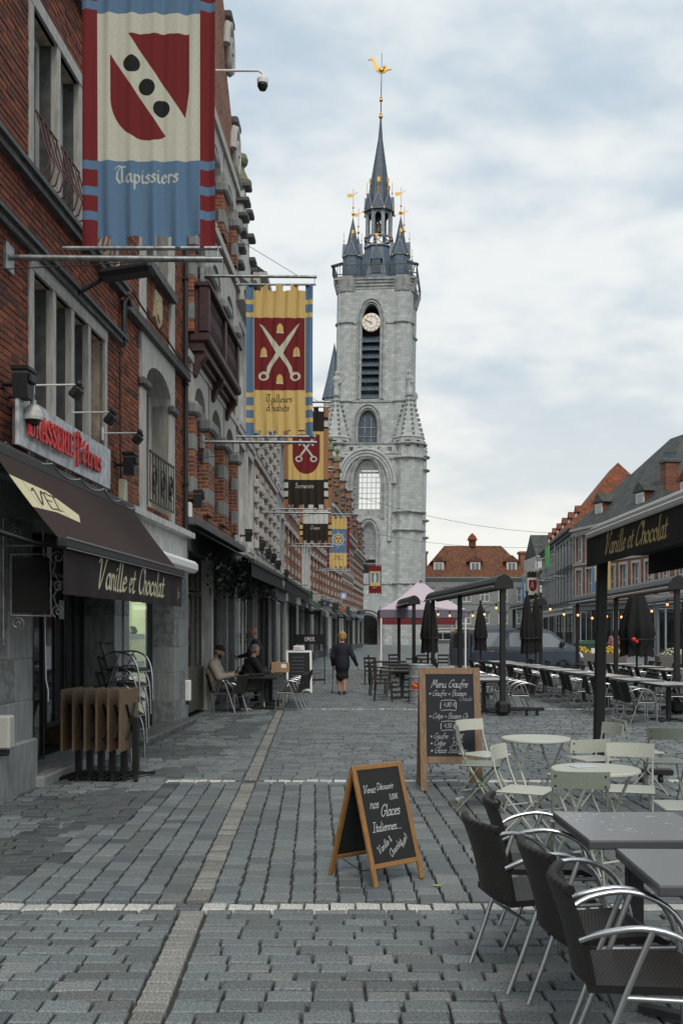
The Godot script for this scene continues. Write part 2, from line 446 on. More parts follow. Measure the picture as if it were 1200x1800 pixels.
func setup_materials() -> void:
	vmat("sett", .66, "stoneface", 2.2)
	mat("joint", Color(.055, .056, .048), .95, 0, "fine", 2.0)
	vmat("brickv", .88, "speck", 2.0)
	mat("mortar", Color(.62, .5, .38), .95, 0, "grime", .6)
	mat("brickfar", Color(1, 1, 1), .9, 0, "brick", 1.0)
	mat("brickold", Color(.7, .7, .72), .9, 0, "brick", 1.0)
	mat("bluestone", Color(.26, .275, .275), .75, 0, "streak", .45)
	mat("bluestoneb", Color(.22, .23, .235), .75, 0, "grime", .9)
	mat("palestone", Color(.5, .49, .46), .8, 0, "streak", .5)
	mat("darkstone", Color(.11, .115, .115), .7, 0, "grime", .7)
	mat("plaster", Color(.4, .41, .41), .85, 0, "patch", .4)
	mat("whiteplaster", Color(.6, .6, .58), .85, 0, "streak", .3)
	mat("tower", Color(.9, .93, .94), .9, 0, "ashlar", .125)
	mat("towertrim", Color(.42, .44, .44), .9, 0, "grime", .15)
	mat("bronze", Color(.1, .085, .05), .5, .6)
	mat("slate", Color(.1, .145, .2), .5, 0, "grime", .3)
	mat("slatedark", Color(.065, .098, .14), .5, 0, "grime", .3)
	mat("lead", Color(.32, .36, .4), .5, .2, "grime", .4)
	mat("gold", Color(.72, .42, .1), .35, .9)
	mat("tile", Color(.8, .66, .56), .85, 0, "tile", .25)
	mat("tileclean", Color(1, .62, .45), .85, 0, "tile", .25)
	mat("slateroof", Color(.75, .78, .74), .75, 0, "slate", .25)
	var g := mat("glass", Color(.02, .024, .028), .04); g.metallic_specular = .75
	var sg := mat("skyglass", Color(.16, .18, .2), .06); sg.metallic_specular = .8
	mat("whiteframe", Color(.72, .73, .72), .5, 0, "fine", 1.5)
	mat("curtain", Color(.2, .21, .22), .95, 0, "streak", 1.5)
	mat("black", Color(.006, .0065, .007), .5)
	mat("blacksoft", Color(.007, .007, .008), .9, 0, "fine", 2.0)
	mat("rubber", Color(.02, .02, .022), .7)
	mat("iron", Color(.03, .031, .033), .45, .5)
	mat("castgrey", Color(.026, .028, .032), .5, .2, "fine", 4.0)
	mat("alu", Color(.56, .57, .58), .27, 1.0)
	mat("aludull", Color(.38, .39, .4), .4, .9)
	mat("galv", Color(.36, .38, .39), .42, .75, "grime", 1.0)
	mat("brown", Color(.055, .03, .024), .9, 0, "fine", 2.5)
	mat("maroon", Color(.05, .016, .018), .6, 0, "grime", 1.2)
	mat("oak", Color(.55, .27, .075), .5, 0, "wood", 2.2)
	mat("pine", Color(.42, .26, .15), .65, 0, "wood", 1.6)
	mat("ply", Color(.3, .2, .115), .7, 0, "wood", 1.4)
	mat("darkwood", Color(.045, .03, .022), .6, 0, "wood", 1.5)
	mat("chalkboard", Color(.008, .009, .01), .7, 0, "grime", 1.5)
	mat("bistro", Color(.56, .58, .5), .45, 0, "fine", 2.0)
	mat("bistrodark", Color(.26, .29, .24), .45, 0, "fine", 2.0)
	mat("tabletop", Color(.24, .25, .26), .3, 0, "fine", 3.0)
	mat("tableedge", Color(.07, .072, .078), .5, 0, "fine", 3.0)
	mat("paletop", Color(.5, .5, .48), .4, 0, "grime", 1.5)
	mat("olive", Color(.12, .115, .09), .55, 0, "grime", 1.0)
	mat("signboard", Color(.56, .6, .63), .35, 0, "grime", .8)
	mat("red", Color(.5, .02, .02), .4)
	mat("redlight", Color(.6, .03, .03), .4)
	mat("beige", Color(.5, .48, .38), .7)
	mat("camgrey", Color(.45, .45, .42), .4)
	mat("white", Color(.75, .75, .74), .5)
	mat("card", Color(.33, .2, .11), .9)
	mat("green", Color(.03, .09, .06), .5)
	mat("binGreen", Color(.02, .06, .035), .45)
	mat("tent", Color(.5, .43, .5), .85)
	mat("tentdark", Color(.16, .14, .19), .85)
	mat("tentred", Color(.16, .02, .025), .85)
	var cp := mat("carpaint", Color(.035, .05, .075), .25, .2); cp.clearcoat_enabled = true; cp.clearcoat = .8; cp.clearcoat_roughness = .08
	var w := mat("wicker", Color(.05, .042, .038), .5)
	w.albedo_texture = TEX.weave; w.heightmap_enabled = true; w.heightmap_texture = TEX.weave; w.heightmap_scale = .3
	w.uv1_scale = Vector3(5, 7, 1)
	vmat("skin", .6)
	vmat("clothes", .85, "fine", 6.0)
	vmat("leafdark", .7)
	mat("yellowflower", Color(.75, .5, .02), .8)
	mat("planter", Color(.1, .09, .085), .7)
	var bl := mat("bulb", Color(.9, .6, .35), .4); bl.emission_enabled = true; bl.emission = Color(1, .62, .32); bl.emission_energy_multiplier = 1.5
	var sc := mat("showcase", Color(.7, .72, .6), .6); sc.resource_name = "display_light"
	sc.emission_enabled = true; sc.emission = Color(.86, .93, .74); sc.emission_energy_multiplier = .26
	mat("shelfwhite", Color(.7, .72, .68), .5)

# ---------------------------------------------------------------- camera, sky, light
func setup_view() -> void:
	var cam := Camera3D.new()
	cam.name = "camera"; add_child(cam)
	cam.position = Vector3(0, 1.75, 0)
	cam.projection = Camera3D.PROJECTION_FRUSTUM
	cam.near = .1; cam.far = 600.0
	cam.size = .1 * 1800.0 / 1800.0
	cam.frustum_offset = Vector2(0, .1 * 208.0 / 1800.0)
	cam.current = true
	var we := WorldEnvironment.new(); we.name = "world"
	var e := Environment.new()
	e.background_mode = Environment.BG_SKY
	e.tonemap_mode = Environment.TONE_MAPPER_LINEAR
	e.tonemap_exposure = 1.3
	e.sdfgi_enabled = true; e.ssao_enabled = true; e.ssil_enabled = true
	var sky := Sky.new()
	var pm := PanoramaSkyMaterial.new()
	pm.panorama = sky_picture()
	sky.sky_material = pm; e.sky = sky
	we.environment = e; add_child(we)
	var sun := DirectionalLight3D.new(); sun.name = "sun"
	sun.light_energy = .5; sun.light_angular_distance = 25.0; sun.light_color = Color(1, .97, .92)
	sun.shadow_enabled = true
	add_child(sun)
	sun.rotation_degrees = Vector3(-48, 8, 0)  # light comes from high behind the camera

func sky_picture() -> ImageTexture:
	var w := 2048; var h := 1024
	var f := FastNoiseLite.new(); f.seed = 14; f.frequency = .38; f.fractal_octaves = 5; f.fractal_gain = .55; f.noise_type = FastNoiseLite.TYPE_SIMPLEX_SMOOTH
	var g := FastNoiseLite.new(); g.seed = 31; g.frequency = 1.5; g.fractal_octaves = 6; g.fractal_gain = .6; g.noise_type = FastNoiseLite.TYPE_SIMPLEX_SMOOTH
	var data := PackedByteArray(); data.resize(w * h * 3)
	var low := Color(.3, .3, .28)
	for y in h:
		var el := PI * (.5 - (y + .5) / h)
		var se := sin(el)
		if se <= -.02:
			for x in w:
				var k := (y * w + x) * 3
				data[k] = 96; data[k + 1] = 98; data[k + 2] = 98
			continue
		var ce := cos(el)
		var fl := 1.0 / (maxf(se, 0.0) + .32)
		var hz := 1.0 - smoothstep(.03, .34, se)
		for x in w:
			var az := TAU * ((x + .5) / w - .5)
			var px := sin(az) * ce * fl; var pz := cos(az) * ce * fl
			var a := f.get_noise_2d(px * 2.0, pz * 3.0)
			var b := g.get_noise_2d(px * 2.0, pz * 3.2)
			var t := smoothstep(-.42, .42, a * 1.0 + b * .62)   # 0 blue grey veil, 1 bright cloud
			var r := lerpf(.41, .67, t); var gr := lerpf(.495, .695, t); var bl := lerpf(.57, .70, t)
			var warm := hz * (.8 + .2 * cos(az - .25))
			r = lerpf(r, .775, warm * .9); gr = lerpf(gr, .745, warm * .9); bl = lerpf(bl, .67, warm * .9)
			var k := (y * w + x) * 3
			data[k] = int(255 * Color(r, 0, 0).linear_to_srgb().r); data[k + 1] = int(255 * Color(gr, 0, 0).linear_to_srgb().r); data[k + 2] = int(255 * Color(bl, 0, 0).linear_to_srgb().r)
	return ImageTexture.create_from_image(Image.create_from_data(w, h, false, Image.FORMAT_RGB8, data))

# ---------------------------------------------------------------- ground and paving
var wetness: FastNoiseLite
const ROW := 5.44
const ROW0 := 6.49
func facade_x(d: float) -> float:
	var P := [[-6, -4.43], [4, -3.88], [22, -2.88], [32, -2.6], [45, -2.35], [65, -1.6], [85, .3], [108, 2.3], [130, 4.2]]
	for i in P.size() - 1:
		if d <= P[i + 1][0]: return lerpf(P[i][1], P[i + 1][1], (d - P[i][0]) / (P[i + 1][0] - P[i][0]))
	return 4.2

func sett_shape(mb: MB, hx: float, hz: float, top: float, tilt: Vector2, rich: bool) -> void:
	var j := func() -> float: return R(-.0045, .0045)
	var base := []; var mid := []; var up := []
	for k in 4:
		var sx := -1.0 if k in [0, 3] else 1.0
		var sz := 1.0 if k < 2 else -1.0
		var jx: float = j.call(); var jz: float = j.call()
		base.append(Vector3(sx * hx + jx, -.04, sz * hz + jz))
		mid.append(Vector3(sx * (hx - .002) + jx, top - .006 + tilt.x * sx + tilt.y * sz, sz * (hz - .002) + jz))
		up.append(Vector3(sx * (hx - .008) + jx, top + tilt.x * sx + tilt.y * sz, sz * (hz - .008) + jz))
	for k in 4:
		var k2 := (k + 1) % 4
		if rich:
			mb.quad(base[k], base[k2], mid[k2], mid[k]); mb.quad(mid[k], mid[k2], up[k2], up[k])
		else: mb.quad(base[k], base[k2], up[k2], up[k])
	mb.quad(up[0], up[1], up[2], up[3])

func sett_tone(kind: int, x := 0.0, d := 0.0) -> Color:
	var f := R(.74, 1.24)
	if kind == 1: return Color(.3, .297, .28) * f       # pale strip
	if kind == 2: return Color(.78, .77, .72) * R(.8, 1.1)  # whitewashed row
	if kind == 3: return Color(.13, .14, .155) * f
	var c := SETT * f
	if wetness and x < facade_x(d) + 1.6 and d > 0.5:
		var wv := wetness.get_noise_2d(x * 1.6, d)
		if wv > -.02: f *= .55
		c = SETT * f
	var s := rng.randf()
	if s < .08: c = Color(.16, .185, .21) * f
	elif s < .2: c = Color(.235, .25, .245) * f
	return c

func strip_x(d: float) -> float: return -.76 - .026 * d

func build_ground() -> void:
	var mb := MB.new()
	mb.quad(Vector3(-260, -.034, 40), Vector3(260, -.034, 40), Vector3(260, -.034, -420), Vector3(-260, -.034, -420))
	struct_(part(mb, "ground", M.joint, self))
	# paving beyond the reach of single stones
	var far := MB.new()
	far.quad(Vector3(-6, -.008, -46), Vector3(60, -.008, -46), Vector3(60, -.008, -190), Vector3(-6, -.008, -190))
	far.quad(Vector3(16, -.008, -1), Vector3(60, -.008, -1), Vector3(60, -.008, -46), Vector3(16, -.008, -46))
	grid_tex("settfar", 512, 14, 8, 2, [S(SETT), S(SETT * .9), S(SETT * 1.08)], S(Color(.055, .056, .048)), 33)
	struct_(part(far, "square", mat("settfar", Color(1, 1, 1), .65, 0, "settfar", .6), self))
	wetness = FastNoiseLite.new(); wetness.seed = 6; wetness.frequency = .45
	var pave := Node3D.new(); pave.name = "pavement"; add_child(pave); struct_(pave)
	# stones, laid in bands between the white rows
	var variants := {}
	for kind in [0, 1, 2, 3]:
		variants[kind] = []
		for i in (18 if kind == 0 else 6):
			var v := MB.new(); v.col = sett_tone(kind)
			sett_shape(v, .5 * .2, .5 * .13, R(-.002, .004), Vector2(R(-.0025, .0025), R(-.0025, .0025)), true)
			variants[kind].append(v.mesh())
	var rest := MB.new()
	var single := [0]
	var put := func(x: float, d: float, lx: float, ld: float, kind: int, turn: float) -> void:
		var visible: bool = d > 4.25 and absf(x) < d * .345
		if visible and d < 6.75 and single[0] < 300:
			var o := MeshInstance3D.new()
			o.mesh = variants[kind][rng.randi() % variants[kind].size()]; o.material_override = M.sett
			o.name = "sett"; o.position = Vector3(x, 0, -d); o.rotation.y = turn
			o.scale = Vector3(lx / .2, 1, ld / .13)
			pave.add_child(o, true); single[0] += 1
			return
		rest.col = sett_tone(kind, x, d)
		rest.T = Transform3D(Basis(Vector3.UP, turn), Vector3(x, 0, -d))
		sett_shape(rest, lx * .5, ld * .5, R(-.004, .004), Vector2(R(-.003, .003), R(-.003, .003)), d < 14)
	# white and dark marker rows
	var k := 0
	while ROW0 + k * ROW < 46:
		var d0 := ROW0 + k * ROW
		var x := facade_x(d0) + 1.4
		while x < 16:
			var dark: bool = k == 2 or (k > 3) or absf(x + .08 - strip_x(d0)) < .09
			put.call(x + .08, d0, .15, .13, 3 if dark else 2, 0.0)
			x += .162
		k += 1
	# pale strip
	var d := 2.5
	while d < 46:
		var near := false
		for q in 9: near = near or absf(d - (ROW0 + q * ROW)) < .13
		var l := R(.1, .13)
		if not near: put.call(strip_x(d), d, .15, l - .012, 1, -.026)
		d += l + .012
	# bands
	for band in range(-1, 8):
		var a := ROW0 + band * ROW + .075 if band >= 0 else 2.4
		var b := minf(ROW0 + (band + 1) * ROW - .075, 46)
		if a > 46: continue
		if band == 0 or band == 5:   # courses along the street
			for side in 2:
				var x := strip_x(a) + .08 if side else strip_x(a) - .08
				var lim := (9.0 if band == 0 else 16.0) if side else facade_x(a) + 1.3
				while (x < lim) if side else (x > lim):
					var w := R(.155, .185)
					var y := a + R(0, .1)
					while y < b:
						var l := R(.17, .26)
						if y + l > b: l = b - y
						var sk := -.026 * (y + l * .5 - a)
						if l > .05: put.call(x + (w * .5 if side else -w * .5) + sk, y + l * .5, w - R(.012, .02), l - R(.007, .012), 0, -.026)
						y += l
					x += w if side else -w
		else:                        # courses across the street
			var y := a
			while y < b - .05:
				var w := R(.125, .15)
				if y + w > b: w = b - y
				var wob := R(-.004, .004)
				for side in 2:
					var x := (strip_x(y) + .082) + R(0, .012) if side else strip_x(y) - .082 - R(0, .012)
					var lim := (minf(16.0, y * .4 + 2.0)) if side else facade_x(y) + 1.3
					while (x < lim) if side else (x > lim):
						var l := R(.19, .27) * (R(.5, .7) if absf(x - strip_x(y)) < .1 and rng.randf() < .5 else 1.0)
						put.call(x + (l * .5 if side else -l * .5), y + w * .5 + wob, l - R(.008, .016), w - R(.007, .013), 0, R(-.012, .012))
						x += l if side else -l
				y += w
	# footway along the facades, laid at an angle
	d = 2.4
	while d < 46:
		var x0 := facade_x(d) - .1
		var w := R(.13, .17)
		var x := x0
		while x < facade_x(d) + 1.27:
			var l := R(.17, .24)
			put.call(x + l * .5, d + (x - x0) * .12, l - .016, w - .016, 0, .1)
			x += l
		d += w
	var o := part(rest, "sett_field", M.sett, pave)
	o.set_meta("kind", "stuff")

# ---------------------------------------------------------------- facades: local x along the wall (away), y up, z towards the street
func frame_at(d0: float, d1: float) -> Transform3D:
	var a := W(facade_x(d0), d0); var b := W(facade_x(d1), d1)
	var u := (b - a).normalized()
	return Transform3D(Basis(u, Vector3.UP, u.cross(Vector3.UP)), a)

func wall(mb: MB, x0: float, x1: float, y0: float, y1: float, z: float, holes: Array, reveal := .2) -> void:  # holes: Rect2
	var xs := [x0, x1]; var ys := [y0, y1]
	for h in holes:
		for q in [h.position.x, h.end.x]:
			if q > x0 and q < x1: xs.append(q)
		for q in [h.position.y, h.end.y]:
			if q > y0 and q < y1: ys.append(q)
	xs.sort(); ys.sort()
	for i in xs.size() - 1:
		if xs[i + 1] - xs[i] < .0005: continue
		for j in ys.size() - 1:
			if ys[j + 1] - ys[j] < .0005: continue
			var m := Vector2((xs[i] + xs[i + 1]) * .5, (ys[j] + ys[j + 1]) * .5)
			var open := false
			for h in holes: open = open or h.has_point(m)
			if not open: mb.quad(Vector3(xs[i], ys[j], z), Vector3(xs[i + 1], ys[j], z), Vector3(xs[i + 1], ys[j + 1], z), Vector3(xs[i], ys[j + 1], z))
	for h in holes:
		var a: Vector2 = h.position; var b: Vector2 = h.end
		a.x = maxf(a.x, x0); b.x = minf(b.x, x1); a.y = maxf(a.y, y0); b.y = minf(b.y, y1)
		if b.x <= a.x or b.y <= a.y: continue
		var r := z - reveal
		mb.quad(Vector3(a.x, a.y, z), Vector3(b.x, a.y, z), Vector3(b.x, a.y, r), Vector3(a.x, a.y, r))
		mb.quad(Vector3(a.x, b.y, r), Vector3(b.x, b.y, r), Vector3(b.x, b.y, z), Vector3(a.x, b.y, z))
		mb.quad(Vector3(a.x, a.y, z), Vector3(a.x, a.y, r), Vector3(a.x, b.y, r), Vector3(a.x, b.y, z))
		mb.quad(Vector3(b.x, a.y, r), Vector3(b.x, a.y, z), Vector3(b.x, b.y, z), Vector3(b.x, b.y, r))

func shell(mb: MB, x0: float, x1: float, y1: float, depth: float, z := 0.0, y0 := 0.0) -> void:  # sides, back and top behind a facade
	var b := z - depth
	mb.quad(Vector3(x0, y0, b), Vector3(x0, y0, z), Vector3(x0, y1, z), Vector3(x0, y1, b))
	mb.quad(Vector3(x1, y0, z), Vector3(x1, y0, b), Vector3(x1, y1, b), Vector3(x1, y1, z))
	mb.quad(Vector3(x1, y0, b), Vector3(x0, y0, b), Vector3(x0, y1, b), Vector3(x1, y1, b))
	mb.quad(Vector3(x0, y1, z), Vector3(x1, y1, z), Vector3(x1, y1, b), Vector3(x0, y1, b))

func window(parent: Node3D, r: Rect2, z: float, cols := 1, rows := 1, fm: Material = null, gm: Material = null, fw := .06, curtain := false) -> Node3D:
	var node := group_node("window", parent)
	var f := MB.new()
	var a := r.position; var b := r.end
	var t := .05
	f.box(Vector3(a.x, a.y, z - t), Vector3(b.x, a.y + fw, z)); f.box(Vector3(a.x, b.y - fw, z - t), Vector3(b.x, b.y, z))
	f.box(Vector3(a.x, a.y + fw, z - t), Vector3(a.x + fw, b.y - fw, z)); f.box(Vector3(b.x - fw, a.y + fw, z - t), Vector3(b.x, b.y - fw, z))
	for i in range(1, cols):
		var x := lerpf(a.x, b.x, float(i) / cols)
		f.box(Vector3(x - fw * .5, a.y + fw, z - t + .004), Vector3(x + fw * .5, b.y - fw, z - .004))
	for i in range(1, rows):
		var y := lerpf(a.y, b.y, float(i) / rows)
		f.box(Vector3(a.x + fw, y - fw * .3, z - t + .01), Vector3(b.x - fw, y + fw * .3, z - .01))
	part(f, "frame", fm if fm else M.whiteframe, node)
	var g := MB.new()
	g.box(Vector3(a.x + fw * .5, a.y + fw * .5, z - t * .5 - .006), Vector3(b.x - fw * .5, b.y - fw * .5, z - t * .5))
	part(g, "pane", gm if gm else M.glass, node)
	return node

func brick_courses(x0: float, x1: float, y0: float, y1: float, holes: Array, course := .075, len := .215) -> Array:  # [x, y, w, h] of each brick
	var out := []
	var y := y0
	var row := 0
	while y + course <= y1 + .001:
		var spans := [[x0, x1]]
		for h in holes:
			if h.position.y < y + course - .01 and h.end.y > y + .01:
				var nx := []
				for s in spans:
					if h.end.x <= s[0] or h.position.x >= s[1]: nx.append(s); continue
					if h.position.x > s[0] + .02: nx.append([s[0], h.position.x])
					if h.end.x < s[1] - .02: nx.append([h.end.x, s[1]])
				spans = nx
		for s in spans:
			var x: float = s[0]
			var first := true
			while x < s[1] - .02:
				var l := len * (.5 if first and row % 2 else 1.0) * R(.96, 1.04)
				first = false
				l = minf(l, s[1] - x)
				if s[1] - x - l < .05: l = s[1] - x
				out.append([x, y, l - .014, course - .016])
				x += l
		y += course; row += 1
	return out

func lay_bricks(parent: Node3D, list: Array, tones: Array, singles: int, prefer: Callable) -> void:
	var rest := MB.new()
	var variants := []
	for i in 16:
		var v := MB.new(); v.col = tones[rng.randi() % tones.size()] * R(.75, 1.2)
		v.box(Vector3(0, 0, -.02), Vector3(1, 1, R(.004, .011)))
		variants.append(v.mesh())
	if singles: list.sort_custom(func(p, q): return prefer.call(p) < prefer.call(q))
	for i in list.size():
		var b: Array = list[i]
		if i < singles:
			var o := MeshInstance3D.new()
			o.mesh = variants[rng.randi() % 16]; o.material_override = M.brickv; o.name = "brick"
			o.position = Vector3(b[0], b[1], 0); o.scale = Vector3(b[2], b[3], 1)
			parent.add_child(o, true)
		else:
			rest.col = tones[rng.randi() % tones.size()] * R(.75, 1.2)
			rest.box(Vector3(b[0], b[1], -.02), Vector3(b[0] + b[2], b[1] + b[3], R(.003, .011)))
	var r := part(rest, "brickwork", M.brickv, parent)
	r.set_meta("kind", "stuff")

func arch_poly(x0: float, x1: float, y0: float, spring: float, rise: float, cnt := 10) -> PackedVector2Array:
	var o := PackedVector2Array([Vector2(x0, y0), Vector2(x1, y0)])
	for i in cnt + 1:
		var a := PI * i / cnt
		o.append(Vector2((x0 + x1) * .5 + cos(a) * (x1 - x0) * .5, spring + sin(a) * rise))
	return o

func pointed_poly(x0: float, x1: float, y0: float, spring: float, rise: float, cnt := 7) -> PackedVector2Array:
	var o := PackedVector2Array([Vector2(x0, y0), Vector2(x1, y0)])
	var m := (x0 + x1) * .5
	for i in cnt + 1:
		var a := float(i) / cnt * PI * .5
		o.append(Vector2(lerpf(m, x1, cos(a) * .75 + .25 * (1 - float(i) / cnt)), spring + sin(a) * rise))
	for i in range(1, cnt + 1):
		var a := (1 - float(i) / cnt) * PI * .5
		o.append(Vector2(lerpf(m, x0, cos(a) * .75 + .25 * float(i) / cnt), spring + sin(a) * rise))
	return o

func arch_spandrel(mb: MB, x0: float, x1: float, spring: float, rise: float, top: float, z0: float, z1: float, cnt := 10) -> void:  # the masonry above an arched opening, up to a flat top
	for i in cnt:
		var a := PI * i / cnt; var b := PI * (i + 1) / cnt
		var p := Vector2((x0 + x1) * .5 - cos(a) * (x1 - x0) * .5, spring + sin(a) * rise)
		var q := Vector2((x0 + x1) * .5 - cos(b) * (x1 - x0) * .5, spring + sin(b) * rise)
		mb.quad(Vector3(p.x, p.y, z1), Vector3(q.x, q.y, z1), Vector3(q.x, top, z1), Vector3(p.x, top, z1))
		mb.quad(Vector3(p.x, p.y, z0), Vector3(q.x, q.y, z0), Vector3(q.x, q.y, z1), Vector3(p.x, p.y, z1))

func pipe_run(parent: Node3D, called: String, pts: Array, r: float, m: Material, sides := 6) -> void:
	var b := MB.new(); b.tube(pts, r, sides); part(b, called, m, parent)

func roof_slope(mb: MB, x0: float, x1: float, y0: float, y1: float, z0: float, depth: float) -> void:  # gabled roof with its ridge along the street
	var m := z0 - depth * .5
	mb.quad(Vector3(x0, y0, z0), Vector3(x1, y0, z0), Vector3(x1, y1, m), Vector3(x0, y1, m))
	mb.quad(Vector3(x1, y0, z0 - depth), Vector3(x0, y0, z0 - depth), Vector3(x0, y1, m), Vector3(x1, y1, m))
	mb.tri(Vector3(x0, y0, z0 - depth), Vector3(x0, y0, z0), Vector3(x0, y1, m))
	mb.tri(Vector3(x1, y0, z0), Vector3(x1, y0, z0 - depth), Vector3(x1, y1, m))

func block_pier(t: Node3D, x0: float, x1: float, top: float, z: float) -> void:  # dressed stones with thin joints
	var core := MB.new(); core.box(Vector3(x0 + .01, -.02, -.55), Vector3(x1 - .01, top, z - .012)); part(core, "pier", M.mortar, t)
	var y := .0
	var row := 0
	while y < top - .05:
		var h := minf(.46 + .06 * (row % 2), top - y)
		var n := 2 if x1 - x0 > .7 else 1
		for k in n:
			var sp := .42 if row % 2 else .58
			var a := x0 if k == 0 else lerpf(x0, x1, sp)
			var b := x1 if k == n - 1 else lerpf(x0, x1, sp)
			var s := MB.new(); s.bev(Vector3(a + .003, y + .003, -.56), Vector3(b - .003, y + h - .003, z + R(-.003, .003)), .006); part(s, "stone_block", M.bluestone if rng.randf() < .6 else M.bluestoneb, t)
		y += h; row += 1

func build_house_one() -> void:  # d 6 .. 15.15, brown brick; local x = d - 6 nearly
	var F := frame_at(6, 15.15)
	var t := thing("brick_house", "dark brown brick house with long rows of windows and a stone ground floor", "house")
	t.transform = F
	var L := (15.15 - 6) * 1.0015
	var s := func(d: float) -> float: return (d - 6) * 1.0015
	var upx: float = s.call(11.48); var upe: float = s.call(14.9)
	var lox: float = s.call(11.48); var loe: float = s.call(14.25)
	var up := Rect2(upx, 6.86, upe - upx, 1.9)
	var up2 := Rect2(s.call(6.6), 6.86, 3.6, 1.9)
	var lo := Rect2(lox, 3.45, loe - lox, 2.33)
	var lo2 := Rect2(s.call(7.0), 3.45, 3.0, 2.33)
	var top := Rect2(upx, 9.9, upe - upx, 1.6)
	var holes := [up, lo, up2, lo2, top]
	var mb := MB.new()
	wall(mb, 0, L, 3.45, 12.6, -.008, holes, .3)
	shell(mb, 0, L, 12.6, 9.0, -.008)
	part(mb, "wall", M.mortar, t)
	var stone_holes := []
	for h in holes: stone_holes.append(h.grow(.0).grow_individual(.12, .12, .12, .16))
	var tones := [Color(.27, .075, .042), Color(.2, .065, .042), Color(.31, .09, .045), Color(.14, .055, .042), Color(.25, .085, .05), Color(.36, .105, .045)]
	lay_bricks(t, brick_courses(0, L, 3.5, 12.6, stone_holes), tones, 300, func(b): return 0.0 if (b[0] > 4.5 and b[0] < 5.6 and b[1] > 3.5 and b[1] < 6.8) else 1.0 + absf(b[0] - 5) + absf(b[1] - 6))
	# roof
	var rf := MB.new(); roof_slope(rf, 0, L, 12.6, 16, .3, 9.6)
	part(rf, "roof", M.slateroof, t)
	# stone bands
	for y in [[6.68, .14, .1], [5.94, .12, .08], [9.7, .14, .1], [12.42, .22, .25]]:
		var b := MB.new(); b.box(Vector3(0, y[0], 0.0), Vector3(L, y[0] + y[1] * .6, y[2])); b.box(Vector3(0, y[0] + y[1] * .6, 0), Vector3(L, y[0] + y[1], y[2] + .05))
		part(b, "band", M.darkstone, t)
	for q in [[up, 4, true], [up2, 4, true], [lo, 4, false], [lo2, 4, false], [top, 4, true]]:
		var h: Rect2 = q[0]
		var st := MB.new()
		st.box(Vector3(h.position.x - .12, h.end.y, -.05), Vector3(h.end.x + .12, h.end.y + .16, .03))
		st.box(Vector3(h.position.x - .14, h.position.y - .12, -.05), Vector3(h.end.x + .14, h.position.y, .09))
		st.box(Vector3(h.position.x - .12, h.position.y, -.05), Vector3(h.position.x, h.end.y, .025)); st.box(Vector3(h.end.x, h.position.y, -.05), Vector3(h.end.x + .12, h.end.y, .025))
		part(st, "window_surround", M.palestone, t)
		var n: int = q[1]
		var w := h.size.x / n
		for i in n:
			var x := h.position.x + w * i
			if i:
				var mu := MB.new(); mu.box(Vector3(x - .06, h.position.y, -.06), Vector3(x + .06, h.end.y, .02)); part(mu, "mullion", M.palestone, t)
				mu = MB.new(); mu.box(Vector3(x - .055, h.position.y, -.28), Vector3(x + .055, h.end.y, -.06)); part(mu, "shade_toned_mullion", M.darkstone, t)  # mullion sides given a darker colour that paints in the shade of the reveal
			window(t, Rect2(x + .06, h.position.y, w - .12, h.size.y), -.2, 1, 1, M.whiteframe, M.glass, .07)
			var cu := MB.new()
			var g := []
			for r in 2:
				var row := []
				for k in 15: row.append(Vector3(lerpf(x + .1, x + w - .1, k / 14.0), h.end.y - .03 if r == 0 else h.position.y + .02, -.27 + .02 * sin(k * 2.3 + i)))
				g.append(row)
			cu.sheet(g); part(cu, "curtain", M.curtain, t)
			# bellied iron guards
			var gh := .75
			for k in 5:
				var gx := lerpf(x + .1, x + w - .1, k / 4.0)
				pipe_run(t, "guard_bar", [Vector3(gx, h.position.y + .02, .0), Vector3(gx, h.position.y + .06, .12), Vector3(gx, h.position.y + .22, .17), Vector3(gx, h.position.y + .42, .1), Vector3(gx, h.position.y + gh, .02)], .011, mat("guardiron", Color(.1, .035, .03), .6), 5)
			pipe_run(t, "guard_rail", [Vector3(x + .06, h.position.y + gh, .02), Vector3(x + w - .06, h.position.y + gh, .02)], .014, M.guardiron, 5)
	# ground floor: stone piers, dark recessed shopfront
	var gf := MB.new()
	var piers := [[0.0, .6], [s.call(10.2), s.call(11.45)], [s.call(14.75), L]]
	for p in piers:
		block_pier(t, p[0], p[1], 3.0, .02)
	for p in piers:
		var pl := MB.new(); pl.bev(Vector3(p[0] - .03, -.02, -.3), Vector3(p[1] + .03, .55, .07), .02); part(pl, "plinth", M.bluestone, t)
	var lt := MB.new(); lt.box(Vector3(0, 3.0, -.6), Vector3(L, 3.45, .04)); lt.box(Vector3(0, 3.3, .04), Vector3(L, 3.42, .2)); part(lt, "lintel", M.bluestone, t)
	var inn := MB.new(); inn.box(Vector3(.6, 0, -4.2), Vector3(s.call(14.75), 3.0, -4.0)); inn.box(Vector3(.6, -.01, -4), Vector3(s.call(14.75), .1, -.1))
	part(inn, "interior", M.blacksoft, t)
	# door and shop windows
	var dx: float = s.call(11.45)
	var dr := MB.new(); dr.box(Vector3(dx + .02, .1, -.55), Vector3(dx + .75, 2.95, -.5)); part(dr, "door", M.black, t)
	var x: float = dx + .8
	for i in 3:
		var ww: float = (s.call(14.7) - (dx + .8)) / 3.0
		window(t, Rect2(dx + .8 + ww * i, .5 if i else .1, ww - .04, 1.9), -.4, 2, 1, M.black, M.glass, .06)
		window(t, Rect2(dx + .8 + ww * i, 2.45 if i else 2.05, ww - .04, .52), -.4, 2, 1, M.black, M.glass, .05)
